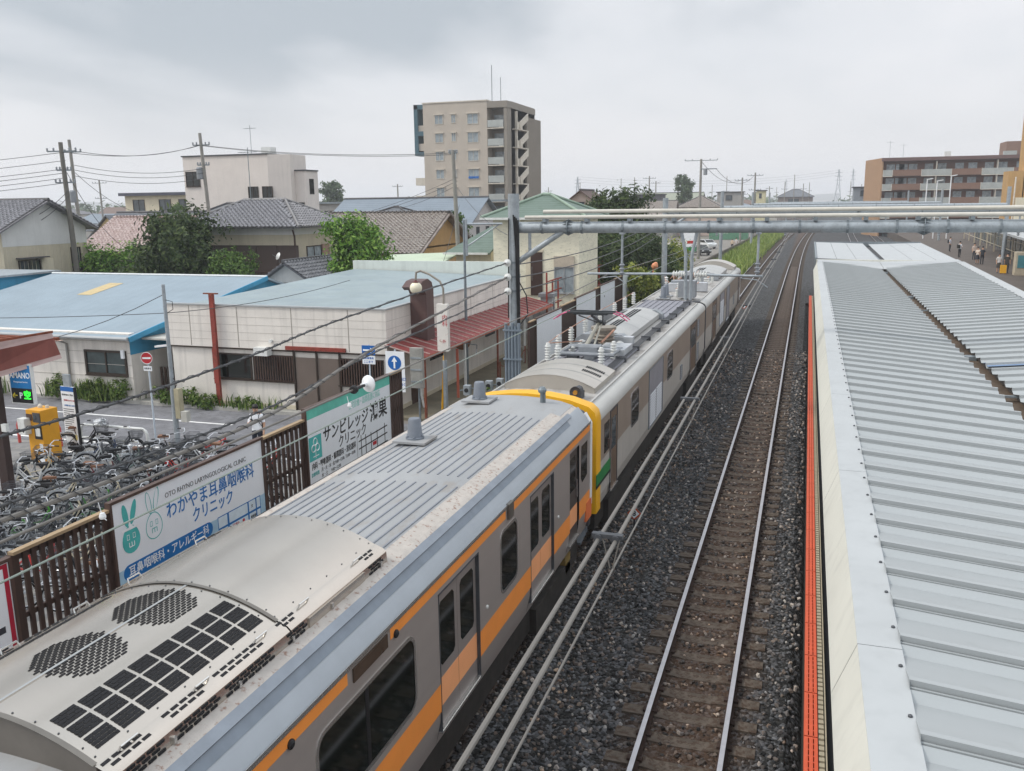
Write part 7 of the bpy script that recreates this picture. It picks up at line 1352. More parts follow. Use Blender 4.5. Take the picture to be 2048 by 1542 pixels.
def pylon(label, x, y, h, w):
    t = thing('lattice_pylon', label, 'pylon', (x, y, G)); m_ = mat('pylon_grey', '#9aa0a6', .7); b = B(); lv = [(0, w), (h * .35, w * .6), (h * .65, w * .28), (h, w * .1)]
    for (z0, a), (z1, c) in zip(lv, lv[1:]):
        for sx, sy in ((1, 1), (1, -1), (-1, 1), (-1, -1)): b.bar((sx * a, sy * a, z0), (sx * c, sy * c, z1), .35)
        b.bar((-a, -a, z0), (c, -c, z1), .22); b.bar((a, -a, z0), (-c, -c, z1), .22); b.bar((-c, -c, z1), (c, -c, z1), .25)
    b.build('lattice', m_, t)
    for q in (.72, .82, .92): b = B(); b.bar((-w * .9, 0, h * q), (w * .9, 0, h * q), .35); b.build('crossarm', m_, t)
def far(bearing, d): a = radians(bearing); return -sin(a) * d, cos(a) * d      # degrees left of the track direction
x, y = far(14.19, 700); pylon('lattice pylon right of the tower block in the haze', x, y, 26, 2.6); x, y = far(-1.55, 800); pylon('lattice pylon above the tracks, left one of a close pair', x, y, 31, 3.2); x, y = far(-2.35, 900); pylon('lattice pylon above the tracks, right one of a close pair', x, y, 34, 2.6); x, y = far(1.44, 1300); pylon('faint distant pylon left of the close pair', x, y, 34, 3.2)
def wires(label, specs, name='power_lines', r=.018):
    t = thing(name, label, 'power lines', (0, 0, 0))
    for p, q, s in specs: b = B(); b.tube(sag(p, q, s, 12), r, 5); b.build('wire', wire_d, t)
wires('twin wires swooping from the left pole pair to the transformer pole', [((PA[0] - .3 + .6 * k, 44.8 + k, zA - .55), (PC[0] - .5, 55.5 + .2 * k, 11.71 + .1 * k), .5) for k in (0, 1)])
wires('three low wires between the left pole pair and the transformer pole', [((PB[0], 50, zz), (PC[0] - .3, 55.5, z2), .45) for zz, z2 in ((9.94, 9.77), (9.54, 9.38), (10.27, 10.09))])
wires('long thin wire from the transformer pole to the bare concrete pole', [((PC[0] - .5, 55.5, 11.71), (PD[0] - .3, 52.5, 10.42), .35), ((PC[0] - .5, 55.5, 11.67), (PD[0] - .3, 52.5, 10.32), .35)])
wires('wires running out of the frame from the left pole pair', [((PA[0], 44.8, zA - .6 - .5 * k), (-75, 44 + k, zA - 1.3 - .5 * k), .4) for k in range(3)] + [((PA[0], 44.8, 8.93 + .3 * k), (-72, 40, 8.93 + .3 * k - 1.0), .5) for k in range(3)])
wires('drooping service cables from the left poles to the houses', [((PA[0], 44.8, 9.53), (-47.98,54,4.23), .9), ((PB[0], 50, 9.77), (-47.09,60,7.28), 1.6), ((PA[0], 44.8, 8.47), (-45.85,41.5,6.35), .4), ((PA[0], 44.8, 8.16), (-45.94,41.5,6.05), .5)])
wires('cable from the slim service pole across the front of the workshop', [((-19.67, 23.41, 4.6), (-33, 22.5, 2.9), 1.1), ((-19.67, 23.41, 3.99), (-33, 22, 3.7), .12), ((-19.67, 23.41, 3.99), (-18.72,34,4.16), .2)], r=.012)
wires('three fanned wires between the bare concrete pole and the roofs', [((PD[0] - .1, 52.5, zz), (-40.74,70,5.94) if k == 0 else ((-40.95,75,6.38) if k == 1 else (-40.33,80,6.77)), .4) for k, zz in enumerate((8.93, 8.71, 8.47))], r=.014)
wires('wires from the bare concrete pole down to the mast area', [((PD[0], 52.5, 8.16), (-13.52,40,5.85), .3), ((PD[0], 52.5, 7.24), (-19.6,46,3.54), .1)], r=.014)
wires('far wires strung to the right of the tall far pole', [((PE[0], 122, 12.39), (-11.95,170,10.98), 1.5), ((PE[0] + 2, 122, 11.35), (-9.4,165,11.69), 1.8)], r=.03)
wires('high-voltage lines between the hazy pylons', [((*far(14.19, 700), 22 + 2 * k), (*far(-1.55, 800), 26 + 2 * k), 6) for k in range(3)], r=.06)
# ================================================================ bicycles
tyre_m = mat('tyre_black', '#141416', .8, 0, .15, 6); alu_b = mat('bicycle_aluminium', '#cfd2d6', .3, .5, .06, 5); saddle_br = mat('saddle_brown', '#7a5640', .6); saddle_bk = mat('saddle_black', '#262628', .6); basket_m = mat('basket_wire', '#5c5f64', .4, .4, .1, 5)
FR = {'black': mat('frame_black', '#15161a', .35, .1), 'silver': mat('frame_silver', '#a7acb2', .35, .5), 'white': mat('frame_white', '#e4e5e5', .35), 'green': mat('frame_green', '#4f9a3a', .35), 'red': mat('frame_red', '#b8352f', .35), 'blue': mat('frame_blue', '#3a4f78', .35), 'cream': mat('frame_cream', '#d6cbb2', .4), 'maroon': mat('frame_maroon', '#6d2c33', .35), 'grey green': mat('frame_grey_green', '#7d938a', .35)}
def bike_proto(kind, fm):
    """bicycle along +x (front wheel at +x), wheels on z=0; kind: city or sport"""
    t = thing('bicycle', None, 'bicycle', (0, -400, 0)); R_ = .33; xf, xr = .55, -.52
    for x in (xf, xr):
        b = B(); b.torus((x, 0, R_), (0, 1, 0), R_ - .022, .024, 24, 6); w = b.build('wheel', tyre_m, t, smooth=True); b = B(); b.torus((x, 0, R_), (0, 1, 0), R_ - .045, .012, 24, 4); b.build('rim', alu_b, w)
        b = B()
        for k in range(14): a = 2 * pi * k / 14; b.bar((x, .02 if k % 2 else -.02, R_), (x + (R_ - .05) * cos(a), 0, R_ + (R_ - .05) * sin(a)), .004)
        b.lathe([(.03, -.05), (.03, .05)], (x, 0, R_), (0, 1, 0), 8); b.build('spokes', alu_b, w)['kind'] = 'stuff'
        if kind == 'city':
            b = B(); P_ = [(x + (R_ + .03) * cos(a), 0, R_ + (R_ + .03) * sin(a)) for a in [radians(-20 + 12 * k) if x < 0 else radians(20 + 12 * k) for k in range(14)]]
            for p, q in zip(P_, P_[1:]): b.bar(p, q, .055, .006, (0, 1, 0))
            b.build('mudguard', mat('mudguard_dark', '#3a3c40', .4, .1), t)
    hd = (.38, 0, .82); bbk = (-.08, 0, .28); st = (-.22, 0, .66); f = B()
    if kind == 'city': f.tube([(.40, 0, .72), (.25, 0, .45), (.05, 0, .30), bbk], .022, 8); f.tube([(.37, 0, .78), (.18, 0, .52), (-.16, 0, .48)], .016, 8)
    else: f.tube([hd, bbk], .022, 8); f.tube([(.37, 0, .86), st], .02, 8)
    f.tube([bbk, (-.24, 0, .72)], .02, 8); f.tube([(.36, 0, .90), (.42, 0, .66)], .022, 8)
    for s in (-.05, .05): f.tube([bbk, (xr, s, R_)], .011, 6); f.tube([(-.21, 0, .60), (xr, s, R_)], .010, 6)
    fo = f.build('frame', fm, t, smooth=True)
    b = B()
    for s in (-.055, .055): b.tube([(.42, 0, .66), (.43, s, .62), (xf, s, R_)], .012, 6)
    b.build('fork', fm if kind == 'sport' else alu_b, t)
    b = B(); b.tube([(.37, 0, .88), (.35, 0, 1.0)], .014, 6)
    b.tube([(.18, -.27, 1.03), (.30, -.22, 1.05), (.36, -.08, 1.0), (.36, .08, 1.0), (.30, .22, 1.05), (.18, .27, 1.03)] if kind == 'city' else [(.34, -.3, 1.0), (.36, 0, 1.0), (.34, .3, 1.0)], .012, 6); hb = b.build('handlebar', alu_b if kind == 'city' else saddle_bk, t)
    for s in (-1, 1): b = B(); b.tube([(.18, s * .27, 1.03), (.06, s * .28, 1.02)] if kind == 'city' else [(.34, s * .3, 1.0), (.33, s * .2, 1.0)], .018, 6); b.build('grip', saddle_bk, hb)
    b = B(); b.tube([(-.24, 0, .70), (-.26, 0, .84)], .013, 6); b.prism([(-.42, -.085), (-.40, -.10), (-.25, -.06), (-.10, -.02), (-.10, .02), (-.25, .06), (-.40, .10), (-.42, .085)], 'z', .84, .90); b.build('saddle', saddle_bk, t)
    b = B(); b.lathe([(.09, -.005), (.09, .005)], (-.08, .05, .28), (0, 1, 0), 14); b.bar((-.08, .08, .28), (.02, .08, .16), .018); b.bar((-.08, -.08, .28), (-.18, -.08, .40), .018); b.box(-.02, .06, .08, .16, .145, .165); b.box(-.22, -.14, -.16, -.08, .395, .415); b.build('crank', alu_b, t)
    b = B(); b.prism([(-.50, .30), (-.08, .20), (.02, .28), (-.08, .37), (-.50, .38)], 'y', .048, .062); b.build('chain_guard', saddle_bk, t)
    if kind == 'city':
        b = B(); z0, z1 = .70, .95
        for k in range(9):
            x = .46 + k * .035; b.bar((x, -.16, z0), (x, .16, z0), .005); b.bar((x, -.16, z0), (x, -.19, z1), .005); b.bar((x, .16, z0), (x, .19, z1), .005)
        for k in range(10): y = -.16 + k * .0355; b.bar((.46, y, z0), (.44, y * 1.15, z1), .005); b.bar((.74, y, z0), (.78, y * 1.15, z1), .005)
        for z in (z0, (z0 + z1) / 2, z1): e_ = .02 * (z - z0) / .25; b.bar((.46 - e_, -.16 - e_, z), (.74 + e_ * 2, -.16 - e_, z), .009); b.bar((.46 - e_, .16 + e_, z), (.74 + e_ * 2, .16 + e_, z), .009); b.bar((.46 - e_, -.16 - e_, z), (.46 - e_, .16 + e_, z), .009); b.bar((.74 + e_ * 2, -.16 - e_, z), (.74 + e_ * 2, .16 + e_, z), .009)
        b.build('basket', basket_m, t); b = B()
        for s in (-.06, 0, .06): b.bar((-.75, s, .70), (-.32, s, .68), .012)
        for x in (-.75, -.6, -.45): b.bar((x, -.07, .70), (x, .07, .70), .012)
        for s in (-.06, .06): b.bar((-.7, s, .70), (xr, s, R_), .010)
        b.build('rear_rack', alu_b, t)
        b = B(); b.lathe([(.045, 0), (.05, .05), (.02, .08)], (.5, 0, .62), (1, 0, 0), 10); b.build('headlamp', porcelain, t)
        b = B()
        for s in (-.1, .1): b.tube([(xr, s * .7, R_), (xr - .02, s, .02)], .009, 5)
        b.bar((xr - .02, -.1, .012), (xr - .02, .1, .012), .016); b.build('kickstand', alu_b, t)
    return t
PRO = {'city': bike_proto('city', FR['silver']), 'sport': bike_proto('sport', FR['red'])}
used_p = set(); rb0 = random.Random(6)
def bike(kind, col, x, y, rz, label, lean=0., scale=1.):
    src = PRO[kind]
    if kind in used_p: o = copy_tree(src)
    else: o = src; used_p.add(kind)
    o.location = (x, y, G); o.rotation_euler = (lean, 0, rz); o.scale = (scale,) * 3; o['label'] = label; o['group'] = 'bicycles parked in the lot'
    for ch in o.children:
        if ch.name.startswith('frame') or (kind == 'sport' and ch.name.startswith('fork')):
            ch.material_slots[0].link = 'OBJECT'; ch.material_slots[0].material = FR[col]
        elif ch.name.startswith('saddle') and rb0.random() < .25: ch.material_slots[0].link = 'OBJECT'; ch.material_slots[0].material = saddle_br
        elif ch.name.startswith('mudguard') and col in ('silver', 'white') and len(label) % 2: ch.material_slots[0].link = 'OBJECT'; ch.material_slots[0].material = alu_b
    return o
c = (-20.81,17.95,-0.45); bike('city', 'cream', c[0] + .3, c[1] + .5, .8, 'cream step-through bicycle standing apart beside the dark post')
c = (-16.83,21.57,-0.45); bike('sport', 'red', c[0], c[1], .75, 'red sport bicycle at the road end of the lot, nearest the student')
c = (-17.14,15.18,-0.45); bike('city', 'green', c[0], c[1], .6, 'bright green bicycle at the fence side, left of the clinic board', .06)
rb_ = random.Random(21); pal = ['silver', 'black', 'black', 'white', 'white', 'cream', 'green', 'red', 'silver', 'blue', 'black', 'grey green', 'maroon', 'silver', 'black']; ORD = 'first second third fourth fifth sixth seventh eighth ninth tenth eleventh twelfth thirteenth fourteenth fifteenth sixteenth seventeenth eighteenth nineteenth twentieth twenty-first twenty-second twenty-third twenty-fourth twenty-fifth twenty-sixth twenty-seventh twenty-eighth twenty-ninth thirtieth'.split()
rows = [('row along the fence', -13.1, 12.6, 19.4, .58, .35), ('second row from the fence', -14.9, 11.2, 21.6, .54, .3), ('third row from the fence', -16.7, 12.8, 21.8, .52, .3), ('fourth row from the fence', -18.5, 14.8, 22.0, .54, .25), ('outermost row by the ticket machine', -20.3, 18.2, 21.6, .6, .25)]
for nm, X, y0, y1, st_, jit in rows:
    y = y0; k = 0
    while y < y1:
        col = rb_.choice(pal)
        if nm.startswith('third') and k == 14: col = 'red'
        bike('city', col, X + rb_.uniform(-.25, .25), y + rb_.uniform(-.08, .08), .38 + rb_.gauss(0, .17) + (pi if rb_.random() < .3 else 0), '%s bicycle, %s from the left in the %s' % (col, ORD[min(k, 29)], nm), rb_.gauss(0, .09), rb_.uniform(.95, 1.04)); y += st_ * rb_.uniform(.85, 1.2); k += 1
c = (-21.42,21.97,-0.45); bike('city', 'black', c[0] - .55, c[1] - .22, .38, 'black bicycle with a white plastic bag over its basket near the notice board'); b = foliage([(0, 0, 0, .2, .16, .1)], 160, .09, 44, .3); o = b.build('plastic_bag', mat('white_bag', '#e2e4e6', .4, 0, .05, 4), None, loc=(c[0], c[1], .55)); tag(o, 'crumpled white plastic bag covering a bicycle basket', 'plastic bag')
# ================================================================ people
def person(label, loc, rz, shirt, trousers, hair='#1d1a18', h=1.70, pose='stand', skirt=False, bag=None, group=None, skin='#c39a80'):
    t = thing('person', label, 'person', loc, rz, group); s = h / 1.70
    V_ = {'pel': (0, 0, .92), 'wst': (0, .0, 1.05), 'chs': (0, .01, 1.28), 'nek': (0, .0, 1.44), 'hd0': (0, -.015, 1.50), 'hd1': (0, -.02, 1.60), 'hd2': (0, -.01, 1.67),
          'hl': (.09, 0, .88), 'kl': (.10, -.02, .48), 'al': (.10, .02, .08), 'tl': (.11, -.13, .03), 'hr': (-.09, 0, .88), 'kr': (-.10, -.01, .48), 'ar': (-.10, .03, .08), 'tr': (-.11, -.12, .03),
          'sl': (.17, .01, 1.37), 'el': (.22, .03, 1.10), 'wl': (.22, -.05, .86), 'fl': (.22, -.08, .77), 'sr': (-.17, .01, 1.37), 'er': (-.23, .02, 1.10), 'wr': (-.22, -.06, .86), 'fr': (-.22, -.09, .77)}
    if pose == 'phone': V_['er'] = (-.25, -.02, 1.10); V_['wr'] = (-.10, -.24, 1.22); V_['fr'] = (-.05, -.28, 1.28); V_['hd1'] = (0, -.05, 1.585); V_['hd2'] = (0, -.06, 1.65)
    if pose == 'phone2': V_['el'] = (.24, -.03, 1.12); V_['wl'] = (.12, -.25, 1.18); V_['fl'] = (.05, -.3, 1.2); V_['er'] = (-.24, -.03, 1.12); V_['wr'] = (-.12, -.25, 1.18); V_['fr'] = (-.05, -.3, 1.2)
    if pose == 'walk': V_['kl'] = (.10, -.16, .50); V_['al'] = (.10, -.14, .10); V_['tl'] = (.11, -.3, .05); V_['ar'] = (-.10, .28, .12); V_['tr'] = (-.11, .15, .03); V_['kr'] = (-.1, .08, .48)
    RR = {'pel': .125, 'wst': .115, 'chs': .135, 'nek': .055, 'hd0': .07, 'hd1': .092, 'hd2': .07, 'hl': .095, 'kl': .062, 'al': .043, 'tl': .038, 'hr': .095, 'kr': .062, 'ar': .043, 'tr': .038, 'sl': .062, 'el': .043, 'wl': .030, 'fl': .034, 'sr': .062, 'er': .043, 'wr': .030, 'fr': .034}
    keys = list(V_); E_ = [('pel', 'wst'), ('wst', 'chs'), ('chs', 'nek'), ('nek', 'hd0'), ('hd0', 'hd1'), ('hd1', 'hd2'), ('pel', 'hl'), ('hl', 'kl'), ('kl', 'al'), ('al', 'tl'), ('pel', 'hr'), ('hr', 'kr'), ('kr', 'ar'), ('ar', 'tr'), ('chs', 'sl'), ('sl', 'el'), ('el', 'wl'), ('wl', 'fl'), ('chs', 'sr'), ('sr', 'er'), ('er', 'wr'), ('wr', 'fr')]
    me = bpy.data.meshes.new('sk'); me.from_pydata([tuple(c_ * s for c_ in V_[k]) for k in keys], [(keys.index(a), keys.index(b_)) for a, b_ in E_], []); o = bpy.data.objects.new('sk', me); COL.objects.link(o)
    md = o.modifiers.new('skin', 'SKIN'); sv = me.skin_vertices[0].data
    for i, k in enumerate(keys): r_ = RR[k] * s; sv[i].radius = (r_ * (1.25 if k in ('chs', 'pel', 'wst') else 1), r_ * (.8 if k in ('chs', 'pel', 'wst') else 1)); sv[i].use_root = (k == 'pel')
    o.modifiers.new('sub', 'SUBSURF').levels = 2; bpy.context.view_layer.update()
    bm_ = bpy.data.meshes.new_from_object(o.evaluated_get(bpy.context.evaluated_depsgraph_get())); bpy.data.objects.remove(o); bm_.name = 'body'
    ms = [mat('skin_' + skin, skin, .55, 0, .05, 5), mat('cloth_' + shirt, shirt, .85, 0, .06, 6, .2, 30), mat('cloth_' + trousers, trousers, .85, 0, .08, 6, .2, 30), mat('shoe_dark', '#2a2828', .6)]
    for m_ in ms: bm_.materials.append(m_)
    el, er = Vector(V_['el']) * s, Vector(V_['er']) * s
    for p in bm_.polygons:
        c_ = p.center; z = c_.z / s; p.use_smooth = True
        if z < .10: i = 3
        elif z < .93: i = 2
        elif z < 1.415: i = 1
        else: i = 0
        if abs(c_.x) > .165 * s and (c_ - el).length > .0 and .70 < z < 1.16 and abs(c_.x) > .15 * s: i = 0
        if pose in ('phone', 'phone2') and c_.y < -.13 * s and z > 1.0 and z < 1.4: i = 0
        if skirt and z < .5: i = 0 if z > .1 else 3
        p.material_index = i
    b_o = bpy.data.objects.new('body', bm_); COL.objects.link(b_o); b_o.parent = t
    hd = V_['hd1']; hm = mat('hair_' + hair, hair, .5, 0, .2, 30, .3, 60); b = B(); b.lathe([(.098 * s * sin(pi * k / 14), -.105 * s * cos(pi * k / 14)) for k in range(5, 14)], (hd[0] * s, (hd[1] + .018) * s, (hd[2] + .045) * s), (0, .25, 1), 14); b.build('hair', hm, t, smooth=True)
    b = B()
    for sx in (-.035, .035): b.lathe([(.012, 0), (.012, .008)], ((hd[0] + sx) * s, (hd[1] - .085) * s, hd[2] * s), (0, -1, 0), 8)
    b.build('eyes', hm, t); b = B(); b.lathe([(.012, 0), (.016, .02), (.006, .03)], (hd[0] * s, (hd[1] - .082) * s, (hd[2] - .035) * s), (0, -1, .2), 8); b.build('nose', ms[0], t)
    if skirt: b = B(); b.lathe([(.15 * s, .92 * s), (.19 * s, .7 * s), (.22 * s, .48 * s)], n=16); b.build('skirt', ms[2], t, smooth=True)
    if bag:
        bgm = mat('bag_' + bag, bag, .7)
        if pose == 'phone':
            b = B(); b.obox((0, .20 * s, 1.15 * s), (.15 * s, 0, 0), (0, .07 * s, 0), (0, 0, .22 * s)); b.build('backpack', bgm, t)
            for sx in (-.11, .11): b = B(); b.tube([(sx * s, .12 * s, 1.36 * s), (sx * s, .0, 1.45 * s), (sx * s, -.10 * s, 1.36 * s), (sx * 1.05 * s, -.115 * s, 1.2 * s), (sx * 1.3 * s, .02 * s, 1.02 * s)], .012 * s, 6); b.build('strap', bgm, t)
        else: b = B(); b.obox((0, .19 * s, 1.18 * s), (.15 * s, 0, 0), (0, .08 * s, 0), (0, 0, .2 * s)); b.build('backpack', bgm, t)
    return t
c = (-16.04,22.73,1.25); st_p = person('student in a white shirt with dark backpack straps looking down at a phone', (c[0], c[1], G), .25, '#f4f6fa', '#262a38', h=1.76, pose='phone', bag='#20242e')
b = B(); b.obox((-.03, -.305, 1.33), (.035, 0, 0), (0, .005, .004), (0, -.055, .065)); o = b.build('phone', black, None, loc=(c[0], c[1], G)); o.rotation_euler = (0, 0, .25); tag(o, 'dark phone held up by the student in white', 'phone')
# ================================================================ far platform on the right
struct(B().add([(13.2, 62, 1.08), (30, 50, 1.08), (40, 190, 1.08), (14.8, 190, 1.08), (13.2, 62, -.5), (14.8, 190, -.5)], [(0, 1, 2, 3), (4, 0, 3, 5)]).build('platform', mat('platform_asphalt', '#554c45', .9, 0, .2, .8, .2, 30)))
pe = [('commuter in white shirt with dark backpack, farthest on the right platform', (15.75,114.4,1.08), '#c9cdd6', '#23262e', '#1f2228', 'stand', 1.2, False), ('person in white shirt and black trousers with shoulder bag, second along the platform', (15.16,103.14,1.08), '#d5d7da', '#1f2024', '#26241f', 'phone2', 2.2, False), ('person in pale top at the back of the trio on the platform', (15.92,99.21,1.08), '#cdb9ab', '#2b2d36', None, 'stand', .4, False), ('person in cream blouse and dark skirt in the platform trio', (15.3,93.33,1.08), '#d8cabb', '#2e2f36', None, 'phone2', -.5, True), ('person in dark clothes on the right of the platform trio', (15.58,92.69,1.08), '#3b3d42', '#2a2a2e', None, 'stand', 3.4, False), ('person in white top beside the yellow suitcase', (15.17,82.52,1.08), '#cfcbc7', '#3f3c38', None, 'stand', .2, True), ('person in long dark coat right of the yellow suitcase', (15.68,82.08,1.08), '#35322f', '#2f2c2b', None, 'stand', 2.6, False)]
for lab, p, sh, tr_, bg_, po, rz, sk in pe: person(lab, (p[0], p[1], 1.08), rz, sh, tr_, h=1.68 if not sk else 1.6, pose=po, bag=bg_, skirt=sk, group='people waiting on the far platform')
p = (15.37,82.03,1.08); t = thing('suitcase', 'bright yellow suitcase standing on the far platform', 'suitcase', (p[0], p[1] - .3, 1.08)); b = B(); b.box(-.22, .22, -.13, .13, .06, .72); b.build('shell', yellow, t); b = B(); b.tube([(-.12, .08, .72), (-.12, .08, 1.0), (.12, .08, 1.0), (.12, .08, .72)], .012, 6); b.build('handle', darkgrey, t); b = B()
for sx in (-.17, .17): b.lathe([(.04, -.03), (.04, .03)], (sx, 0, .04), (1, 0, 0), 10)
b.build('wheels', black, t)
rl = thing('platform_railing', 'pale posts and cable rails along the far platform in front of green glazing', 'railing', (0, 0, 0)); gz = mat('green_glazing', '#2f3f3a', .1, 0, .3, 1, spec=.8)
ln0, ln1 = Vector((17.6, 66, 1.08)), Vector((22.5, 150, 1.08)); cr_ = mat('cream_post', '#b9ad97', .6)
for k in range(13): p = ln0.lerp(ln1, k / 12); b = B(); b.box(p.x - .06, p.x + .06, p.y - .06, p.y + .06, 1.08, 3.6); b.build('post', cr_, rl)
for z in (1.9, 2.9): b = B(); b.bar(ln0 + Vector((0, -.08, z - 1.08)), ln1 + Vector((0, -.08, z - 1.08)), .06); b.build('rail', cr_, rl)
gw = thing('glazed_wall', 'dark green glazed waiting-room wall behind the platform railing', 'wall', (0, 0, 0))
for k in range(24):
    p, q = ln0.lerp(ln1, k / 24) + Vector((1.2, 0, 0)), ln0.lerp(ln1, (k + 1) / 24) + Vector((1.2, 0, 0)); b = B(); b.add([p + Vector((0, .04, .1)), q + Vector((0, -.04, .1)), q + Vector((0, -.04, 2.6)), p + Vector((0, .04, 2.6))], [(0, 1, 2, 3)]); b.build('glass_panel', gz, gw); b = B(); b.box(p.x - .05, p.x + .05, p.y - .05, p.y + .05, 1.08, 3.75); b.build('mullion', galv_d if k % 3 else cr_, gw)
t = thing('vending_machine', 'pale machine with blue panel on the far platform at the right edge', 'vending machine', (16.43, 80.68, 1.08)); b = B(); b.box(-.5, .6, -.4, .4, 0, 1.85); b.build('cabinet', cr_, t); b = B(); b.box(-.35, .2, -.43, -.402, .6, 1.6); b.build('panel', mat('teal_panel', '#4d8791', .3), t)
t = thing('platform_canopy', 'white sloping canopy roof over the far platform at the right edge', 'canopy', (0, 0, 0)); b = B(); cv = [(15.7, 62, 3.85), (30, 50, 4.1), (30, 118, 4.1), (19.4, 118, 3.9)]; 
for k in range(6):
    a0, a1 = k / 6, (k + 1) / 6; L0, L1 = Vector(cv[0]).lerp(Vector(cv[3]), a0), Vector(cv[0]).lerp(Vector(cv[3]), a1); R0, R1 = Vector(cv[1]).lerp(Vector(cv[2]), a0), Vector(cv[1]).lerp(Vector(cv[2]), a1); b = B(); b.add([L0, R0, R1 - Vector((0, .04, 0)), L1 - Vector((0, .04, 0)), L0 - Vector((0, 0, .2)), L1 - Vector((0, .04, .2))], [(0, 1, 2, 3), (4, 0, 3, 5)]); b.build('roof_panel', can_w, t)
# ================================================================ distant town
def farhouse(label, pxl, pxr, pyt, pye, Y, roofm, wallm, kind='gable', bw_=None, axis='x'):
    d = 8; x0, _ = 0, 0
    return None
hs = [('pink house with brown gable behind the broad dark tree', (-26.65,100,7.31), -23.12, 8.63, 'gy', mat('brown_roof', '#5a4640', .7), pink_w), ('dark two-storey house with tiled lower roof in the middle distance', (-38.8,205,6.37), -32.24, 8.8, 'box', slate, mat('slate_wall', '#57565c', .8)), ('long low roof in the middle distance right of the dark house', (-44.49,235,7.26), -26.95, 9.25, 'gx', mat('pale_olive_roof', '#8f9384', .7), grey_w), ('tiled hip-roof house left of the second gantry mast', (-27.79,200,5.74), -18.58, 8.27, 'hip', kawara_b, pink_w), ('grey boxy house right of the tall far pole', (-21.68,225,7), -15.72, 9.23, 'box', slate, grey_w), ('yellow arched-roof house by the vanishing point', (-13.29,240,7.61), -11.05, 9.61, 'box', slate, mat('cream_yellow', '#cfc8a4', .8)), ('dark hip-roof house near the vanishing point', (-11.29,345,7.97), 0.93, 10.72, 'hip', slate, mat('dim_wall', '#7f7672', .8)), ('grey boxy building just left of the brown apartments', (9.17,215,7.63), 13.23, 9.78, 'box', slate, mat('blue_grey_wall', '#8a9097', .8)), ('tiled lower roof beside the second gantry mast', (-35.76,192,4.09), -27.69, 7.23, 'gx', kawara_b, grey_w)]
for lab, p, x1, zr, kd, rm_, wm_ in hs:
    w = x1 - p[0]; d = max(6, min(10, w)); t = H(lab, (p[0], p[1], G)); zz = zr - G; ze = p[2] - G
    if kd == 'box': walls(t, w, d, 0, zz - .2, wm_); b = B(); b.box(-.3, w + .3, -.3, d, zz - .2, zz); b.build('roof', darkgrey, t); window(t, 'y', w * .35, w * .6, zz - 2.0, zz - .9, 0)
    elif kd == 'hip': walls(t, w, d, 0, ze, wm_); hip(t, w, d, ze, zz, rm_, .5, ridge_d); window(t, 'y', w * .3, w * .6, ze - 2, ze - .8, 0)
    elif kd == 'gx': tri = gable(t, w, d, ze, zz, rm_, 'x', .5, ridge_d); walls(t, w, d, 0, ze, wm_, tri); window(t, 'y', w * .3, w * .5, ze - 2, ze - .8, 0)
    else: tri = gable(t, w, d, ze, zz, rm_, 'y', .5, ridge_d); walls(t, w, d, 0, ze, wm_, tri); window(t, 'y', w * .4, w * .6, ze - 1.3, ze - .1, 0)
rf = random.Random(77); cols = [grey_w, plaster, cream_wall, pink_w, beige_w]; rfs = [slate, slate_b, mat('brown_far_roof', '#6b5a52', .7), mat('far_tile', '#6d6c70', .6)]
names = []
for i in range(30):
    px = 48 - i * 1.72 + rf.uniform(-.4, .4)
    if 12 < px < 16.2: px += 19
    d_ = rf.uniform(150, 330); x, y = far(px, d_)
    if -14 < x < 22: continue
    w = rf.uniform(7, 12); dd = rf.uniform(7, 9); ze = rf.uniform(5.2, 6.4); zz = ze + rf.uniform(1.2, 1.9); names.append((px, x, y, w, dd, ze, zz, rf.choice(cols), rf.choice(rfs), rf.random()))
names.sort(key=lambda q: -q[0])
for i, (px, x, y, w, dd, ze, zz, wm_, rm_, k) in enumerate(names):
    t = H('distant %s house with %s roof, %s skyline house from the left' % (wm_.name.split('_')[0], rm_.name.split('_')[0], ORD[i]), (x, y, G)); t['group'] = 'distant houses on the skyline'; t.rotation_euler = (0, 0, rf.uniform(-.3, .3))
    walls(t, w, dd, 0, ze, wm_)
    if k < .6: hip(t, w, dd, ze, zz, rm_, .5)
    else: gable(t, w, dd, ze, zz, rm_, 'x', .5)
# far woods along the horizon
bl_ = []
for i in range(150): x, y = far(rf.uniform(-4, 50), rf.uniform(420, 900)); bl_.append((x, y, rf.uniform(2, 4), rf.uniform(8, 22), rf.uniform(6, 12), rf.uniform(2.2, 4.2)))
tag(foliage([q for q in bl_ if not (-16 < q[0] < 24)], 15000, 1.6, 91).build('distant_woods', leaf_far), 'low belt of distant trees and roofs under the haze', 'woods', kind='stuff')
hl = B(); xs_ = [far(51 - 1.35 * k, 3200) for k in range(40)]; hl.v = [(x, y, -1) for x, y in xs_] + [(x, y, 10 + 14 * max(0, sin(k * .35)) + rf.uniform(0, 4)) for k, (x, y) in enumerate(xs_)] + [(x * 1.2, y * 1.2, -1) for x, y in xs_]; hl.f = [(k, k + 1, 40 + k + 1, 40 + k) for k in range(39)] + [(40 + k, 41 + k, 81 + k, 80 + k) for k in range(39)]; hl.mi = [0] * len(hl.f); struct(hl.build('hills', mat('far_hills', '#5d6a62', .9, 0, .1, .01)))
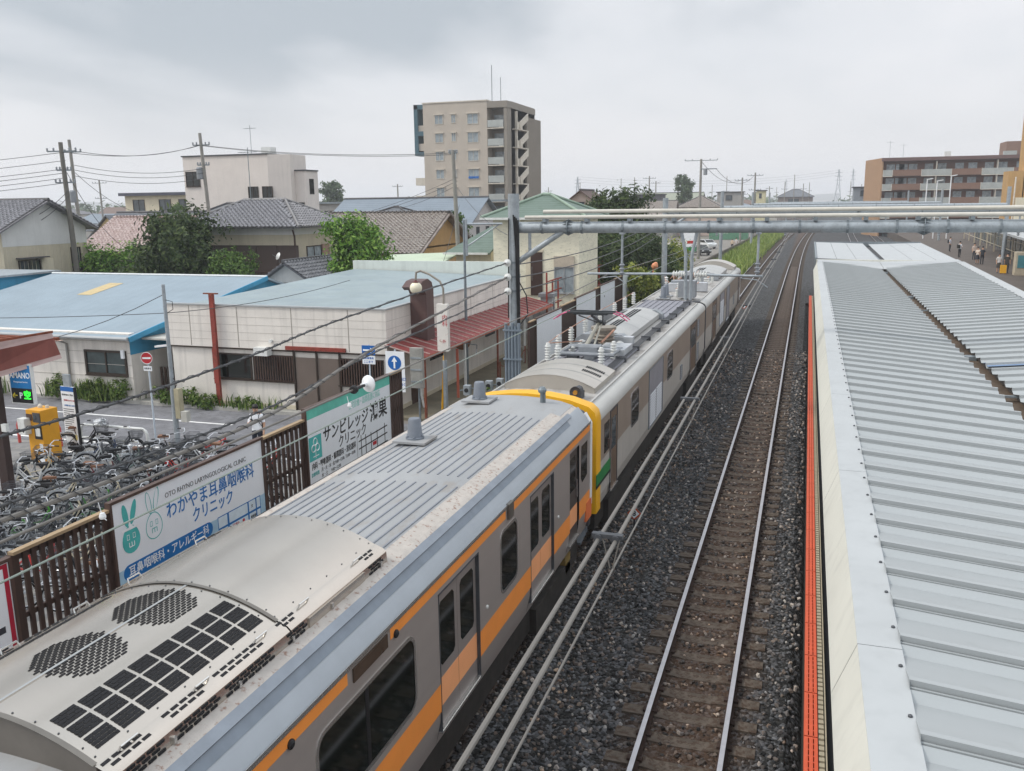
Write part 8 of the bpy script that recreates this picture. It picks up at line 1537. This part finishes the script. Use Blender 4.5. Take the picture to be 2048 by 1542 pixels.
# ================================================================ path side: cars, container, shop sign, walkers
def car(label, x, y, rz, col):
    t = thing('parked_car', label, 'car', (x, y, G), rz); cm = mat('car_' + col, col, .25, .1, .03, 2, spec=.6); b = B(); pr = [(-2.0, .35), (-2.05, .75), (-1.95, .95), (-1.55, 1.02), (-1.05, 1.45), (.65, 1.47), (1.25, 1.0), (1.95, .85), (2.05, .6), (2.0, .35)]
    b.prism(pr, 'y', -.80, .80); b.build('body', cm, t); b = B(); b.prism([(-1.48, 1.02), (-1.02, 1.40), (.62, 1.42), (1.15, 1.0)], 'y', -.81, .81); b.build('side_window', glassdark, t); b = B(); b.add([(.68, -.7, 1.44), (1.24, -.74, 1.02), (1.24, .74, 1.02), (.68, .7, 1.44)], [(0, 1, 2, 3)]); b.v = [(x_ + .015, y_, z_ + .015) for x_, y_, z_ in b.v]; b.build('windscreen', glassdark, t)
    for sx in (-1.25, 1.25):
        for sy in (-.74, .74): b = B(); b.lathe([(.31, -.1), (.31, .1)], (sx, sy, .31), (0, 1, 0), 16); w = b.build('wheel', tyre_m, t, smooth=True); b = B(); b.lathe([(.2, -.105), (.2, .105)], (sx, sy, .31), (0, 1, 0), 10); b.build('rim', alu_b, w)
    for sy in (-.6, .6): b = B(); b.box(2.0, 2.06, sy - .15, sy + .15, .62, .78); b.build('headlight', porcelain, t)
c = (-15.75,147.88,-0.46); car('white car in the car park beside the green container', c[0], c[1], -.9, '#dcdedf'); c = (-14.56,130.27,-0.46); car('black car in the car park in front of the white one', c[0] - .3, c[1], -.9, '#1d1f22')
t = thing('shipping_container', 'green container with pale lettering at the back of the car park', 'container', (-17.74, 168.79 + 12, G)); gm = mat('container_green', '#5e8d72', .6, 0, .08, 1); b = B(); b.box(-1, 6.5, 0, 2.5, 0, 2.7); b.build('box', gm, t)
for k in range(18): b = B(); b.box(-.9 + k * .41, -.8 + k * .41, -.06, 0, .1, 2.6); b.build('rib', gm, t)
text('UEKI', .9, mat('pale_green_print', '#b5cbbb', .6), t, (.8, -.08, 1.4), FACE_Y)
t = thing('store_sign', 'white, red and green striped store sign panel beyond the fence', 'sign', (-13.79,110,2.69)); b = B(); b.box(-.9, .9, -.1, .1, -1.5, 1.0); b.build('panel', whitesign, t); b = B(); b.box(-.2, .9, -.12, -.105, -.55, -.2); b.build('red_stripe', print_red, t); b = B(); b.box(-.9, .9, -.12, -.105, -1.5, -.95); b.build('green_stripe', green, t); b = B(); b.tube([(0, .2, -1.5), (0, .2, -6.3)], .1, 8); b.build('post', galv, t)
for lab, p, sh, tr_, rz in (('walker in a beige top on the footpath, left of a pair', (-11.28,143.77,-0.46), '#d3bfa6', '#26272b', 3.3), ('walker in a pale dress on the footpath, right of a pair', (-11.01,148.24,-0.46), '#cfc9c6', '#bdb7b4', 3.0)): person(lab, (p[0], p[1], G), rz, sh, tr_, pose='walk', h=1.7, group='walkers on the footpath')
t = thing('orange_mascot_post', 'orange beak-shaped bird deterrent on a thin pole beside the navy board', 'marker', (-9.54, 58.0, G)); z = 3.05 - G; b = B(); b.tube([(0, 0, 0), (0, 0, z)], .05, 6); b.build('pole', mat('orange_pole', '#cf6f4c', .6), t); b = B(); b.lathe([(.05, 0), (.2, .12), (.22, .3), (.1, .48), (.03, .52)], (0, 0, z - .1), (.5, -.2, 1), 12); b.build('hood', mat('orange_hood', '#d9926a', .6), t, smooth=True)
rr = thing('red_scaffold', 'rusty red tubular railing frame rising behind the white boards', 'scaffold', (-13.2, 45.5, G)); rs = random.Random(8)
for k in range(13): b = B(); b.box(-.04, .04, k * 1.15 - .04, k * 1.15 + .04, 0, 3.6 + (.5 if k % 3 == 0 else 0)); b.build('upright', red_paint, rr)
for z in (2.3, 3.0, 3.6): b = B(); b.bar((0, 0, z), (0, 13.8, z), .06); b.build('rail', red_paint, rr)
lamps = [(1858, 370, 'leftmost of three white lamp posts before the brown apartments'), (1878, 372, 'middle of three white lamp posts before the brown apartments'), (1905, 352, 'rightmost and tallest of three white lamp posts before the brown apartments')]
for i, (px, py, lab) in enumerate(lamps):
    p = ((16.75,150,10.01), (18.15,150,9.76), (20.02,150,10.46))[i]; t = thing('platform_lamp', lab, 'lamp post', (p[0], p[1], 0)); b = B(); b.tube([(0, 0, 0), (0, 0, p[2])], .09, 6); b.build('post', white_plastic, t); b = B(); b.obox((.35, 0, p[2]), (.45, 0, .08), (0, .12, 0), (0, 0, .07)); b.build('lamp_head', white_plastic, t)
# ================================================================ haze
hz_b = B(); hz_b.box(-2500, 2500, -40, 3900, -2.5, 60); hzo = hz_b.build('haze', mat('haze_air', '#ffffff'))
hm_ = MATS['haze_air']; nt_ = hm_.node_tree; nt_.nodes.clear(); ou = nt_.nodes.new('ShaderNodeOutputMaterial'); pv = nt_.nodes.new('ShaderNodeVolumePrincipled'); pv.inputs['Color'].default_value = (.93, .95, 1, 1); pv.inputs['Density'].default_value = .0005; pv.inputs['Anisotropy'].default_value = .2; nt_.links.new(pv.outputs[0], ou.inputs['Volume'])
hzo['kind'] = 'stuff'; hzo['label'] = 'thin pale summer haze over the whole town'; hzo['category'] = 'haze'
